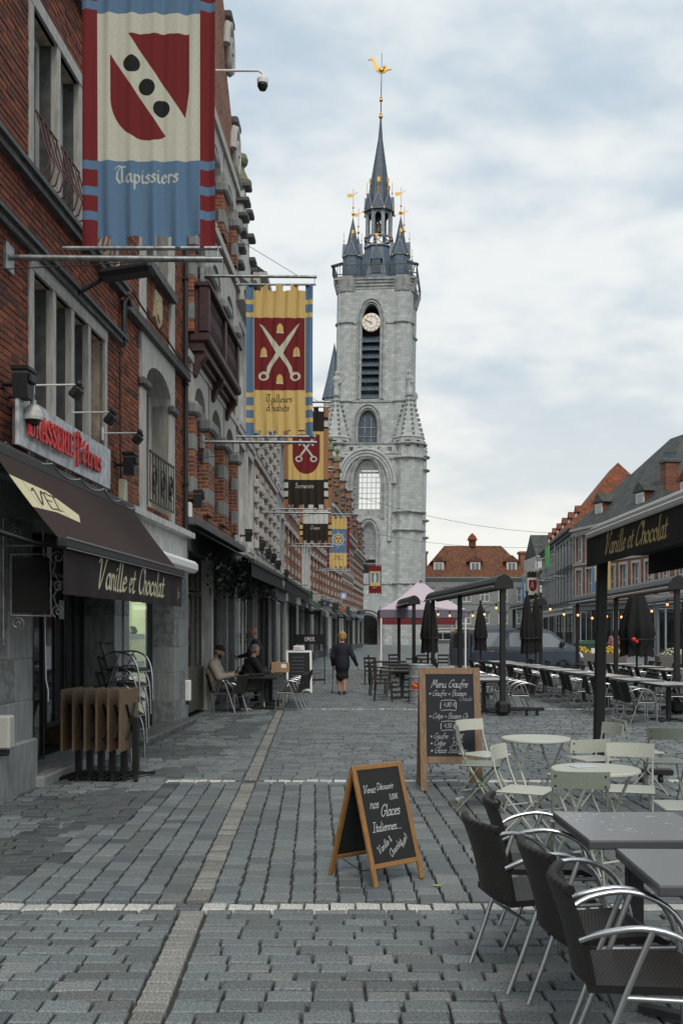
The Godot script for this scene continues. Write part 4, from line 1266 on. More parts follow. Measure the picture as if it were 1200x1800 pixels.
func build_belfry() -> void:
	var t := thing("belfry", "tall grey stone belfry with a clock and slate spire above the square", "tower")
	t.transform = Transform3D(Basis(Vector3(0, 0, 1), -.0165) * Basis(Vector3.UP, -.125), W(3.85, 129))
	var lo := 5.75; var up := 4.4
	var H1 := 23.0; var H2 := 44.2
	# lower body
	var mb := MB.new()
	var fronts := [Rect2(-2.1, 15.2, 3.3, 7.2), Rect2(-1.0, 8.6, 1.8, 6.0), Rect2(-1.6, 0, 3.0, 3.6)]
	wall(mb, -lo, lo, 0, H1, lo, fronts, 1.0)
	gothic_window(t, mb, -2.1, 1.2, 15.2, 19.4, 3.0, lo, 1.0)
	gothic_window(t, mb, -1.0, .8, 8.6, 12.8, 1.8, lo, 1.0)
	gothic_window(t, mb, -1.6, 1.4, 0, 2.1, 1.5, lo, 1.0)
	for q in [[0.0, 1, 0, -1], [1, 0, 0, 0]]: pass
	mb.quad(Vector3(lo, 0, lo), Vector3(lo, 0, -lo), Vector3(lo, H1, -lo), Vector3(lo, H1, lo)); mb.quad(Vector3(-lo, 0, -lo), Vector3(-lo, 0, lo), Vector3(-lo, H1, lo), Vector3(-lo, H1, -lo))
	mb.T = Transform3D(Basis(Vector3.UP, PI), Vector3.ZERO); wall(mb, -lo, lo, 0, H1, lo, [Rect2(-2.0, 16.6, 4.6, 6.2)], .8); mb.T = Transform3D.IDENTITY
	mb.quad(Vector3(-lo, H1, lo), Vector3(lo, H1, lo), Vector3(lo, H1, -lo), Vector3(-lo, H1, -lo))
	# octagonal buttress turrets at the corners
	for sx in [-1, 1]:
		for sz in [-1, 1]:
			mb.T = Transform3D(Basis(), Vector3(sx * (lo - 1.3), 0, sz * (lo - 1.3)))
			mb.lathe([Vector2(2.15, 0), Vector2(2.15, 7.2), Vector2(2.02, 7.6), Vector2(2.02, 13.6), Vector2(1.95, 14), Vector2(1.95, H1)], 8, false, PI / 8)
	mb.T = Transform3D.IDENTITY
	# upper body
	wall(mb, -up, up, H1, H2, up, [Rect2(-1.45, 29.9, 2.2, 11.6), Rect2(-1.75, 24.3, 2.35, 4.3)], .9)
	gothic_window(t, mb, -1.45, .75, 29.9, 39.2, 2.3, up, .9)
	gothic_window(t, mb, -1.75, .6, 24.3, 26.6, 2.0, up, .9)
	wall_side(mb, up, H1, H2)
	mb.quad(Vector3(-up, H1, -up), Vector3(-up, H1, up), Vector3(-up, H2, up), Vector3(-up, H2, -up)); mb.quad(Vector3(up, H1, -up), Vector3(-up, H1, -up), Vector3(-up, H2, -up), Vector3(up, H2, -up)); mb.quad(Vector3(-up, H2, up), Vector3(up, H2, up), Vector3(up, H2, -up), Vector3(-up, H2, -up))
	for sx in [-1, 1]:
		for sz in [-1, 1]:
			mb.T = Transform3D(Basis(), Vector3(sx * (up - 1.05), 0, sz * (up - 1.05)))
			mb.lathe([Vector2(1.35, H1), Vector2(1.35, H2)], 12, true)
	mb.T = Transform3D.IDENTITY
	part(mb, "wall", M.tower, t)
	# dark insides, louvres, panes
	for k in 8:
		var l := MB.new()
		var y := 30.1 + k * .98
		l.quad(Vector3(-1.44, y, up - .12), Vector3(.74, y, up - .12), Vector3(.74, y + .75, up - .7), Vector3(-1.44, y + .75, up - .7)); l.box(Vector3(-1.44, y - .07, up - .2), Vector3(.74, y, up - .1))
		part(l, "louvre", M.slatedark, t)
		var dt := MB.new()
		for q in 6: dt.box(Vector3(-1.3 + q * .36, y - .1, up - .1), Vector3(-1.16 + q * .36, y - .02, up - .04))
		part(dt, "louvre_drip", M.lead, t)
	gothic_pane(t, -1.75, .6, 24.3, 26.6, 2.0, up - .5, 3, 3, M.slatedark)
	gothic_pane(t, -2.1, 1.2, 16.4, 19.4, 3.0, lo - .6, 6, 7, M.clear)
	gothic_pane(t, -1.0, .8, 10.8, 12.8, 1.8, lo - .5, 3, 4, M.skyglass)
	var sp := MB.new(); sp.box(Vector3(-1.75, 24.25, up - .45), Vector3(.6, 24.5, up)); sp.box(Vector3(-2.1, 15.2, lo - .9), Vector3(1.2, 16.4, lo - .5)); sp.box(Vector3(-1, 10.3, lo - .9), Vector3(.8, 10.8, lo - .2)); part(sp, "sill", M.towertrim, t)
	for k in 7:
		var b := MB.new(); b.box(Vector3(-2.0 + k * .5, 15.25, lo - .5), Vector3(-1.85 + k * .5, 16.3, lo - .4)); part(b, "baluster", M.tower, t)
	# deep outer arch of the great window
	for k in 3:
		var pts := []
		for p in gothic_curve(-3.3 - k * .35, 2.3 + k * .35, 19.4, 3.4 + k * .35): pts.append(Vector3(p.x, p.y, lo + .1 + k * .1))
		var m := MB.new(); m.tube(pts, .24, 6); part(m, "great_arch", M.tower, t)
	for x in [-3.4, 2.4]:
		var m := MB.new(); m.tube([Vector3(x, 12.5, lo + .05), Vector3(x, 19.4, lo + .05)], .3, 6); part(m, "colonnette", M.tower, t)
	# string courses
	for q in [[lo + .12, 4.6], [lo + .14, 7.3], [lo + .14, 13.7], [lo + .14, 15.9], [lo + .18, 22.4], [lo + .16, 24.1], [up + .12, 29.5], [up + .12, 39.1]]:
		var s := MB.new()
		var r: float = q[0]
		var big := r > 5.5
		var cr := 2.15 if big else 1.42
		var co := lo - 1.3 if big else up - 1.05
		for sx in [-1, 1]:
			for sz in [-1, 1]:
				s.T = Transform3D(Basis(), Vector3(sx * co, q[1], sz * co)); s.lathe([Vector2(cr - .1, 0), Vector2(cr + .14, .08), Vector2(cr + .14, .2), Vector2(cr - .1, .3)], 12, true)
		s.T = Transform3D(Basis(), Vector3(0, q[1], 0))
		for side in 4:
			s.T = Transform3D(Basis(Vector3.UP, side * PI / 2), Vector3(0, q[1], 0))
			if side == 0 and q[1] == 39.1:
				s.box(Vector3(-r + 1.2, 0, r - .4), Vector3(-2.1, .22, r)); s.box(Vector3(1.4, 0, r - .4), Vector3(r - 1.2, .22, r))
			elif side == 0 and q[1] == 15.9 or side == 0 and q[1] == 13.7 or side == 0 and q[1] == 4.6:
				s.box(Vector3(-r + 1.5, 0, r - .4), Vector3(-3.4, .22, r)); s.box(Vector3(2.6, 0, r - .4), Vector3(r - 1.5, .22, r))
			else: s.box(Vector3(-r + 1.2, 0, r - .4), Vector3(r - 1.2, .22, r))
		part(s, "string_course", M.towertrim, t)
	# pierced parapet of the lower body
	for side in 4:
		var p := MB.new(); p.T = Transform3D(Basis(Vector3.UP, side * PI / 2), Vector3.ZERO)
		
		var hs := []
		for k in 7: hs.append(Rect2(-3.75 + k * 1.15, H1 + .32, .5, .5))
		wall(p, -lo + 1.6, lo - 1.6, H1, H1 + 1.1, lo + .1, hs, .32); p.box(Vector3(-lo + 1.6, H1 + 1.1, lo - .25), Vector3(lo - 1.6, H1 + 1.25, lo + .16)); p.T = p.T * Transform3D(Basis(Vector3.UP, PI), Vector3(0, 0, 0)); wall(p, -lo + 1.6, lo - 1.6, H1, H1 + 1.1, -lo + .22, hs, 0.0); part(p, "parapet", M.tower, t)
	# corner pinnacles with crockets and statues
	for sx in [-1, 1]:
		for sz in [-1, 1]:
			var pn := group_node("pinnacle", t)
			pn.position = Vector3(sx * (lo - 1.3), 0, sz * (lo - 1.3))
			var b := MB.new()
			for a in 8:
				b.T = Transform3D(Basis(Vector3.UP, a * PI / 4), Vector3.ZERO); wall(b, -.75, .75, H1, H1 + 1.95, 1.8, [Rect2(-.32, H1 + .85, .64, .75)], .3)
			b.T = Transform3D.IDENTITY
			b.lathe([Vector2(1.9, H1 + 1.9), Vector2(2.05, H1 + 2.0), Vector2(1.75, H1 + 2.2), Vector2(.35, H1 + 7.0), Vector2(.5, H1 + 7.2), Vector2(.001, H1 + 7.3)], 8, false, PI / 8)
			part(b, "spirelet", M.tower, pn)
			var cr := MB.new()
			for a in 8:
				for k in 8:
					var f := (k + .5) / 8.0
					var an := a * PI / 4 + PI / 8
					cr.ball(Vector3(cos(an), 0, sin(an)) * lerpf(1.9, .5, f) + Vector3.UP * (H1 + 2.2 + f * 4.8), .17, 4, 5, Vector3(1.2, .8, 1.2))
			part(cr, "crocket", M.towertrim, pn)
			var st := MB.new(); st.T = Transform3D(Basis(), Vector3(0, H1 + 7.3, 0))
			st.lathe([Vector2(.4, 0), Vector2(.42, .3), Vector2(.34, .9), Vector2(.38, 1.5), Vector2(.5, 2.0), Vector2(.4, 2.35), Vector2(.16, 2.5), Vector2(.22, 2.65), Vector2(.24, 2.85), Vector2(.12, 3.05), Vector2(.001, 3.1)], 10)
			st.tube([Vector3(.42, 2.1, 0), Vector3(.5, 1.6, .2), Vector3(.2, 1.45, .4)], [.12, .1, .08], 6)
			part(st, "statue", M.tower, pn)
	# stair turret on the left
	var sb := MB.new(); sb.T = Transform3D(Basis(), Vector3(-up - .7, 0, up - 2.2)); sb.lathe([Vector2(1.25, 23), Vector2(1.25, 30.5)], 10, true); part(sb, "stair_turret", M.tower, t)
	var sc := MB.new(); sc.T = sb.T; sc.lathe([Vector2(1.5, 30.4), Vector2(.9, 33), Vector2(.001, 37.5)], 10, false); part(sc, "stair_roof", M.slate, t)
	mat("blueiron", Color(.05, .06, .075), .5)
	# clock
	var cl := group_node("clock", t); cl.position = Vector3(-.33, 39.2, up + .1)
	var fc := MB.new(); fc.T = Transform3D(Basis(Vector3.RIGHT, PI / 2), Vector3.ZERO); fc.lathe([Vector2(1.12, -.1), Vector2(1.12, .05), Vector2(1.05, .1), Vector2(.001, .1)], 28); part(fc, "dial", M.white, cl)
	var nm := MB.new()
	for k in 12:
		nm.T = Transform3D(Basis(Vector3.BACK, k * PI / 6), Vector3.ZERO); nm.box(Vector3(-.09, .8, .1), Vector3(.09, 1.02, .13))
	part(nm, "numeral", M.gold, cl)
	var rg := MB.new(); rg.tube(circle_ring(Vector3(0, 0, .1), .72, 24), .025, 5, true); part(rg, "ring", M.blueiron, cl)
	var hd := MB.new(); hd.bar(Vector3(0, -.25, .16), Vector3(0, 1.0, .16), .1, .04); hd.bar(Vector3(.15, -.08, .2), Vector3(-.72, .38, .2), .13, .04); part(hd, "hand", M.gold, cl)
	# head: flared cornice, railing
	var cn := MB.new()
	for side in 4:
		cn.T = Transform3D(Basis(Vector3.UP, side * PI / 2), Vector3.ZERO)
		for k in 4: cn.box(Vector3(-up - .1 - k * .12, H2 - .9 + k * .35, up - 1.0), Vector3(up + .1 + k * .12, H2 - .9 + (k + 1) * .35, up + .06 + k * .14))
	for sx in [-1, 1]:
		for sz in [-1, 1]:
			cn.T = Transform3D(Basis(), Vector3(sx * (up - 1.0), 0, sz * (up - 1.0))); cn.lathe([Vector2(1.4, H2 - 1.2), Vector2(1.6, H2 - .5), Vector2(1.75, H2 + .1), Vector2(1.8, H2 + .55), Vector2(.001, H2 + .55)], 14, true)
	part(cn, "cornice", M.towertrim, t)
	var rl := MB.new()
	for side in 4:
		rl.T = Transform3D(Basis(Vector3.UP, side * PI / 2), Vector3(0, H2 + .62, 0))
		for y in [.1, 1.25]: rl.bar(Vector3(-up - .7, y, up + .68), Vector3(up + .7, y, up + .68), .1, .1)
		for k in 34: rl.bar(Vector3(lerpf(-up - .7, up + .7, k / 33.0), .1, up + .68), Vector3(lerpf(-up - .7, up + .7, k / 33.0), 1.25, up + .68), .06, .06)
	part(rl, "railing", mat("blueiron", Color(.05, .06, .075), .5), t)
	for sx in [-1, 1]:
		var ca := MB.new(); ca.T = Transform3D(Basis(Vector3.BACK, -sx * .25), Vector3(sx * (up + .2), H2 + 2.0, up + .3)); ca.bev(Vector3(-.75, -.08, -.4), Vector3(.75, .08, .4), .05); ca.bar(Vector3(sx * .4, -.1, 0), Vector3(sx * .2, -1.3, 0), .08, .08); part(ca, "floodlight", M.blueiron, t)
	# slate roof: base pyramid, corner turrets, lantern, spire
	var y0 := H2 + .4
	var ro := MB.new()
	ro.lathe([Vector2(3.6, y0), Vector2(2.9, y0 + 1.8), Vector2(2.15, y0 + 3.5), Vector2(1.75, y0 + 5.0)], 8, false, PI / 8)
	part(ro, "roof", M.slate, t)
	for sx in [-1, 1]:
		for sz in [-1, 1]:
			var tr := group_node("corner_turret", t); tr.position = Vector3(sx * (up - 1.45), y0, sz * (up - 1.45))
			var b := MB.new(); b.lathe([Vector2(1.25, 0), Vector2(1.2, 2.9), Vector2(1.32, 3.0)], 8, false, PI / 8); part(b, "turret_wall", M.slate, tr)
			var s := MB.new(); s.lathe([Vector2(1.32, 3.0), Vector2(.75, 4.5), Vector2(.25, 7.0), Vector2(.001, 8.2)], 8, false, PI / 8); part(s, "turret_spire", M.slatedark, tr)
			for a in 4:
				var g := MB.new(); g.T = Transform3D(Basis(Vector3.UP, a * PI / 2 + PI / 4 * 0), Vector3.ZERO)
				g.prism(PackedVector2Array([Vector2(-.62, 3.0), Vector2(.62, 3.0), Vector2(0, 4.8)]), .6, 1.18); part(g, "gablet", M.slate, tr)
				var e := MB.new(); e.T = g.T; e.bar(Vector3(-.66, 3.0, 1.2), Vector3(0, 4.85, 1.2), .07, .07); e.bar(Vector3(.66, 3.0, 1.2), Vector3(0, 4.85, 1.2), .07, .07); part(e, "gablet_edge", M.lead, tr)
				var f := MB.new(); f.T = g.T; f.tube([Vector3(0, 4.8, 1.1), Vector3(0, 6.1, 1.1)], .03, 5); f.ball(Vector3(0, 5.2, 1.1), .1, 4, 6); f.box(Vector3(-.02, 5.7, 1.09), Vector3(.3, 6.1, 1.11)); f.ball(Vector3(.9, 3.0, .9), .14, 4, 6); part(f, "gilt_flag", M.gold, tr)
			var v := MB.new(); v.tube([Vector3(0, 8.1, 0), Vector3(0, 11.6, 0)], .04, 5); v.ball(Vector3(0, 8.5, 0), .2, 5, 8); v.ball(Vector3(0, 9.3, 0), .14, 5, 8); v.box(Vector3(-.75, 10.6, -.02), Vector3(-.1, 11.0, .02)); v.bar(Vector3(-.1, 10.8, 0), Vector3(.55, 11.2, 0), .06, .05); part(v, "weathervane", M.gold, tr)
	for a in 4:
		var dn := group_node("lucarne", t); dn.transform = Transform3D(Basis(Vector3.UP, a * PI / 2), Vector3(0, y0, 0))
		var b := MB.new(); b.box(Vector3(-.55, 1.2, 1.8), Vector3(.55, 2.9, 3.0)); part(b, "cheek", M.slatedark, dn)
		var r := MB.new(); r.prism(PackedVector2Array([Vector2(-.75, 2.9), Vector2(.75, 2.9), Vector2(0, 4.6)]), 1.6, 3.08); part(r, "lucarne_roof", M.slate, dn)
		var f := MB.new(); f.tube([Vector3(0, 4.5, 3.0), Vector3(0, 6.0, 3.0)], .035, 5); f.box(Vector3(-.15, 5.6, 2.99), Vector3(.2, 6.05, 3.01)); f.ball(Vector3(0, 5.0, 3.0), .1, 4, 6); part(f, "gilt_flag", M.gold, dn)
		var q := MB.new(); q.box(Vector3(-.35, 1.5, 3.0), Vector3(.35, 2.6, 3.03)); part(q, "shutter", M.blueiron, dn)
	var yb := y0 + 5.0
	var bl := MB.new(); bl.lathe([Vector2(1.75, yb), Vector2(1.95, yb + .1), Vector2(1.95, yb + .25), Vector2(1.6, yb + .25)], 8, false, PI / 8); bl.lathe([Vector2(1.75, yb + 1.25), Vector2(1.95, yb + 1.3), Vector2(1.95, yb + 1.45), Vector2(1.6, yb + 1.45)], 8, false, PI / 8)
	for a in 8:
		bl.T = Transform3D(Basis(Vector3.UP, a * PI / 4), Vector3(0, yb, 0)); bl.bar(Vector3(-.7, .25, 1.72), Vector3(.7, 1.25, 1.72), .1, .1, Vector3.BACK); bl.bar(Vector3(.7, .25, 1.74), Vector3(-.7, 1.25, 1.74), .1, .1, Vector3.BACK)
	part(bl, "lantern_balustrade", M.lead, t)
	var yl := yb + 1.45
	var co := MB.new(); co.T = Transform3D(Basis(), Vector3(0, yl + .6, 0)); co.lathe([Vector2(.75, 0), Vector2(.62, .25), Vector2(.45, .8), Vector2(.4, 1.15), Vector2(.15, 1.35), Vector2(.08, 2.6)], 14); part(co, "bell", M.bronze, t)
	for a in 8:
		var an := a * PI / 4 + PI / 8
		var c := MB.new(); c.T = Transform3D(Basis(Vector3.UP, -an), Vector3(cos(an) * 1.55, yl, sin(an) * 1.55)); c.box(Vector3(-.16, 0, -.2), Vector3(.16, 3.2, .2)); part(c, "lantern_post", M.lead, t)
		var ar := MB.new(); ar.T = Transform3D(Basis(Vector3.UP, a * PI / 4), Vector3(0, yl, 0)); spandrel_curve(ar, gothic_curve(-.45, .45, 2.1, .8), 3.25, 1.3, 1.45); part(ar, "lantern_arch", M.lead, t)
	var ys := yl + 3.2
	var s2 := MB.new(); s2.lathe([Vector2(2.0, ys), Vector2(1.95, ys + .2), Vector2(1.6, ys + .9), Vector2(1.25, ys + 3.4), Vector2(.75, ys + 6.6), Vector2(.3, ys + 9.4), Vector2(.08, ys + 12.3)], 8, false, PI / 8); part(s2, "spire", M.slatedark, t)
	for a in 8:
		var g := MB.new(); g.T = Transform3D(Basis(Vector3.UP, a * PI / 4), Vector3(0, ys, 0)); g.prism(PackedVector2Array([Vector2(-.75, 0), Vector2(.75, 0), Vector2(0, 2.0)]), .9, 1.8); part(g, "spire_gablet", M.slate, t)
		var e := MB.new(); e.T = g.T; e.bar(Vector3(-.78, 0, 1.82), Vector3(0, 2.05, 1.82), .09, .09); e.bar(Vector3(.78, 0, 1.82), Vector3(0, 2.05, 1.82), .09, .09); part(e, "gablet_edge", M.lead, t)
		var f := MB.new(); f.T = g.T; f.tube([Vector3(0, 2.0, 1.6), Vector3(0, 3.9, 1.6)], .035, 5); f.ball(Vector3(0, 2.5, 1.6), .12, 4, 6); f.box(Vector3(-.14, 3.4, 1.59), Vector3(.2, 3.95, 1.61)); f.ball(Vector3(.78, 0, 1.85), .18, 4, 6); part(f, "gilt_flag", M.gold, t)
	var rd := MB.new(); rd.tube([Vector3(0, ys + 12, 0), Vector3(0, ys + 18.0, 0)], [.07, .04], 6); part(rd, "finial_rod", M.iron, t)
	var kn := MB.new()
	for q in [[12.2, .28], [12.6, .16], [14.3, .24], [14.7, .14], [16.4, .1]]: kn.ball(Vector3(0, ys + q[0], 0), q[1], 6, 8)
	part(kn, "finial_knob", M.gold, t)
	var ck := MB.new(); ck.T = Transform3D(Basis(), Vector3(0, ys + 18.0, 0))
	ck.prism(PackedVector2Array([Vector2(1.25, .1), Vector2(.7, .0), Vector2(.4, -.25), Vector2(-.2, -.3), Vector2(-.7, .05), Vector2(-.95, .6), Vector2(-1.1, 1.2), Vector2(-1.45, 1.5), Vector2(-1.7, 1.4), Vector2(-1.35, 1.75), Vector2(-.95, 1.6), Vector2(-.7, 1.0), Vector2(-.45, .45), Vector2(0, .3), Vector2(.25, .5), Vector2(.5, .45), Vector2(.75, .25)]), -.1, .1)
	ck.ball(Vector3(0, .05, 0), .38, 6, 8, Vector3(1.3, .8, .7)); ck.ball(Vector3(.35, .4, 0), .24, 6, 8, Vector3(1, 1, .7))
	part(ck, "weathercock", M.gold, t)
	var rt := MB.new(); rt.tube([Vector3(0, ys + 18.3, 0), Vector3(0, ys + 20.2, 0)], .035, 5); part(rt, "lightning_rod", M.iron, t)

func wall_side(mb: MB, up: float, a: float, b: float) -> void:  # right face of the upper body with its tall opening
	var old := mb.T
	mb.T = Transform3D(Basis(Vector3.UP, PI / 2), Vector3.ZERO)
	wall(mb, -up, up, a, b, up, [Rect2(-1.4, 29.9, 2.8, 11.6)], .9)
	spandrel_curve(mb, gothic_curve(-1.4, 1.4, 39.2, 2.3), 41.5, up - .9, up)
	mb.quad(Vector3(-1.5, 29.5, up - .9), Vector3(1.5, 29.5, up - .9), Vector3(1.5, 41.6, up - .9), Vector3(-1.5, 41.6, up - .9))
	mb.T = old

func gothic_pane(t: Node3D, x0: float, x1: float, y0: float, spring: float, rise: float, z: float, cols: int, rows: int, gm: Material) -> void:
	var node := group_node("window", t)
	var poly := PackedVector2Array([Vector2(x0, y0)])
	for p in gothic_curve(x0, x1, spring, rise): poly.append(p)
	poly.append(Vector2(x1, y0))
	var g := MB.new(); g.prism(poly, z - .04, z); part(g, "pane", gm, node)
	var f := MB.new()
	for i in range(1, cols):
		var x := lerpf(x0, x1, float(i) / cols)
		var top := spring + rise * (1 - absf(2.0 * i / cols - 1)) * .9
		f.bar(Vector3(x, y0, z + .03), Vector3(x, top, z + .03), .07, .06)
	for j in range(1, rows):
		var y := lerpf(y0, spring + rise * .5, float(j) / rows)
		f.bar(Vector3(x0, y, z + .05), Vector3(x1, y, z + .05), .05, .06)
	part(f, "tracery", M.towertrim, node)

func build_far_side() -> void:
	# frame of a facade that looks towards the street from the right: local x runs towards the camera
	var right := func(a: Vector2, b: Vector2) -> Transform3D:
		var p := W(a.x, a.y); var u := (W(b.x, b.y) - p).normalized()
		return Transform3D(Basis(u, Vector3.UP, u.cross(Vector3.UP)), p)
	var bs := {"bays": 7, "win": 1.05, "floors": [[4.3, 2.2], [7.2, 1.9]], "wall": M.brickfar, "jamb": true, "fw": .13, "teeth": true, "hip": true, "dscale": 1.25, "roof": 6.6, "dormers": 2, "depth": 11.0, "trim": M.palestone, "shops": 4, "fascia": M.bluestone, "frame": M.whiteframe, "glass": M.skyglass, "shop": 3.8}
	house_at(right.call(Vector2(18.6, 82), Vector2(21.3, 69.5)), 12.8, 9.7, bs.merged({"roofmat": M.slateroof}, true), "brick house with dark hipped roof and two dormers over a toothed cornice")
	house_at(right.call(Vector2(21.32, 69.4), Vector2(25, 54)), 15.8, 9.7, bs.merged({"roofmat": M.tileclean, "dormers": 3, "bays": 8}, true), "brick house with orange tiled roof and three dormers beside the dark roof")
	house_at(right.call(Vector2(25.02, 53.9), Vector2(31, 30)), 24.6, 9.7, bs.merged({"roofmat": M.tile, "dormers": 4, "bays": 12, "shops": 7}, true), "long brick house closing the square behind the striped awnings")
	house_at(right.call(Vector2(19.9, 96), Vector2(18.55, 82.2)), 13.8, 9.9, {"bays": 6, "win": 1.0, "floors": [[4.2, 2.3], [7.1, 2.0]], "wall": M.plaster, "trim": M.darkstone, "hip": true, "roof": 6.0, "roofmat": M.tileclean, "dormers": 3, "depth": 9.0, "frame": M.olive, "shop": 3.6}, "grey plastered house with orange hipped roof and scaffold brackets")
	house_at(right.call(Vector2(21.5, 110), Vector2(19.95, 96.2)), 13.8, 9.9, {"bays": 6, "win": 1.0, "floors": [[4.2, 2.3], [7.1, 2.0]], "wall": M.plaster, "trim": M.darkstone, "hip": true, "roof": 5.4, "roofmat": M.tileclean, "dormers": 3, "depth": 9.0, "frame": M.olive, "shop": 3.6}, "dark grey house at the far corner with small dormers in its tiles")
	var h := house_at(Transform3D(Basis(), W(10.75, 139)), 14.9, 8.9, {"bays": 6, "win": 1.3, "floors": [[2.6, 1.7], [5.6, 2.0]], "fw": .12, "trim": M.bluestone, "dscale": 1.5, "hip": true, "roof": 4.6, "roofmat": M.tile, "dormers": 3, "depth": 7.0, "wall": M.bluestone, "shop": 2.0, "shops": 3, "glass": M.skyglass}, "low brick hall with a big hipped tile roof and a small lantern")
	var l := MB.new(); l.T = Transform3D(Basis(), Vector3(7.4, 13.3, -3.3)); l.lathe([Vector2(.5, 0), Vector2(.5, .9), Vector2(.75, .95), Vector2(.5, 1.5), Vector2(.1, 1.9), Vector2(.001, 2.0)], 8, false); part(l, "roof_lantern", M.tileclean, h)
	for x in [.2, 14.6]:
		var c := MB.new(); c.box(Vector3(x - .8, 8.9, -3.5), Vector3(x + .8, 12.3, -1.6)); c.box(Vector3(x - .95, 12.3, -3.65), Vector3(x + .95, 12.6, -1.45)); part(c, "chimney", M.brickfar, h)
	house_at(Transform3D(Basis(), W(24.2, 128)), 4.0, 11.0, {"bays": 2, "win": 1.0, "floors": [[4.2, 2.3], [7.3, 2.2]], "wall": M.whiteplaster, "depth": 8.0}, "narrow white house seen between the hall and the grey houses")
	for q in [[Vector3(22.9, 12.4, -71.5), 1.8, "broad brick chimney stack with pots at the end of the dark roof"], [Vector3(22.6, 12.6, -80), 1.3, "small brick chimney stack behind the dark roof's hip"]]:
		var cs := thing("chimney_stack", q[2], "chimney", q[0], .2)
		var b := MB.new(); b.box(Vector3(-.5, -3, -.4), Vector3(.5, q[1] - .8, .4)); part(b, "stack", M.brickold, cs)
		var k := MB.new(); k.bev(Vector3(-.62, q[1] - .8, -.5), Vector3(.62, q[1] - .5, .5), .05); part(k, "cap", M.darkstone, cs)
		for i in 4:
			var p := MB.new(); p.T = Transform3D(Basis(), Vector3(-.4 + i * .27, q[1] - .5, 0)); p.lathe([Vector2(.12, 0), Vector2(.09, .4), Vector2(.11, .45)], 8); part(p, "pot", M.slatedark, cs)
	# projecting shop signs and small awnings along the row
	var cols := [Color(.02, .02, .024), Color(.4, .1, .03), Color(.025, .05, .04), Color(.3, .29, .26), Color(.015, .015, .018), Color(.05, .07, .12)]
	var says := ["black", "orange", "dark green", "beige", "charcoal", "dark blue"]
	for i in 12:
		var d := 40.0 + i * 5.4
		var s := thing("projecting_sign", says[i % 6] + (" round" if i % 3 == 1 else " box") + (" shop sign above the striped houses' doors" if i > 5 else " shop sign along the nearer shops"), "sign", Vector3.ZERO, 0, "projecting shop signs")
		s.transform = frame_at(d, d + 1)
		pipe_run(s, "arm", [Vector3(0, 3.75, 0), Vector3(0, 3.75, .85)], .02, M.iron, 5)
		var b := MB.new()
		if i % 3 == 1:
			b.T = Transform3D(Basis(Vector3.BACK, PI / 2), Vector3(0, 3.4, .5)); b.lathe([Vector2(.001, -.06), Vector2(.2, -.06), Vector2(.2, .06), Vector2(.001, .06)], 14)
		else: b.bev(Vector3(-.05, 3.25 + .1 * (i % 2), .25), Vector3(.05, 3.7, .55 + .08 * (i % 4)), .02)
		part(b, "panel", mat("shopsign%d" % (i % 6), cols[i % 6], .5), s)
	for q in [[51.5, 4.0, 4, "black awning over a shop of the striped house"], [56.5, 3.0, 3, "beige awning on the white plastered house"], [63, 4.5, 4, "black awning under the dormered striped house"], [74, 4.0, 0, "black awning under the two finialled gables"], [86, 5.0, 5, "dark blue awning far down the row"]]:
		var a := thing("shop_awning", q[3], "awning"); a.transform = frame_at(q[0], q[0] + q[1])
		var m := MB.new(); m.prism(PackedVector2Array([Vector2(.05, 3.35), Vector2(1.1, 2.8), Vector2(1.1, 2.5), Vector2(1.07, 2.5), Vector2(1.07, 2.76), Vector2(.05, 3.25)]), -q[1], 0)
		var o := part(m, "canopy", M["shopsign%d" % q[2]], a); o.rotation.y = -PI / 2
		for k in 2:
			var bar := MB.new(); bar.tube([Vector3(q[1] * (.1 + .8 * k), 2.7, .02), Vector3(q[1] * (.1 + .8 * k), 2.72, 1.08)], .025, 6); part(bar, "arm", M.iron, a)
	# scaffold brackets on the grey house
	var sf := thing("scaffold", "steel scaffold brackets with a green net panel on the grey house", "scaffold")
	for k in 3:
		var y := 6.2 + k * .9
		pipe_run(sf, "ledger", [W(17.6, 92, y), W(17.4, 84, y)], .05, M.aludull, 5)
	for d in [84.2, 88.0, 91.8]: pipe_run(sf, "standard", [W(17.5, d, 5.8), W(17.5, d, 8.8)], .05, M.aludull, 5)
	for d in [84.2, 88.0, 91.8]: pipe_run(sf, "bracket", [W(17.5, d, 6.2), W(19.2, d, 6.2)], .05, M.aludull, 5)
	var gp := MB.new(); gp.box(W(17.35, 87.4, 7.2), W(17.4, 85.8, 8.9)); part(gp, "green_panel", mat("netgreen", Color(.1, .5, .12), .7), sf)

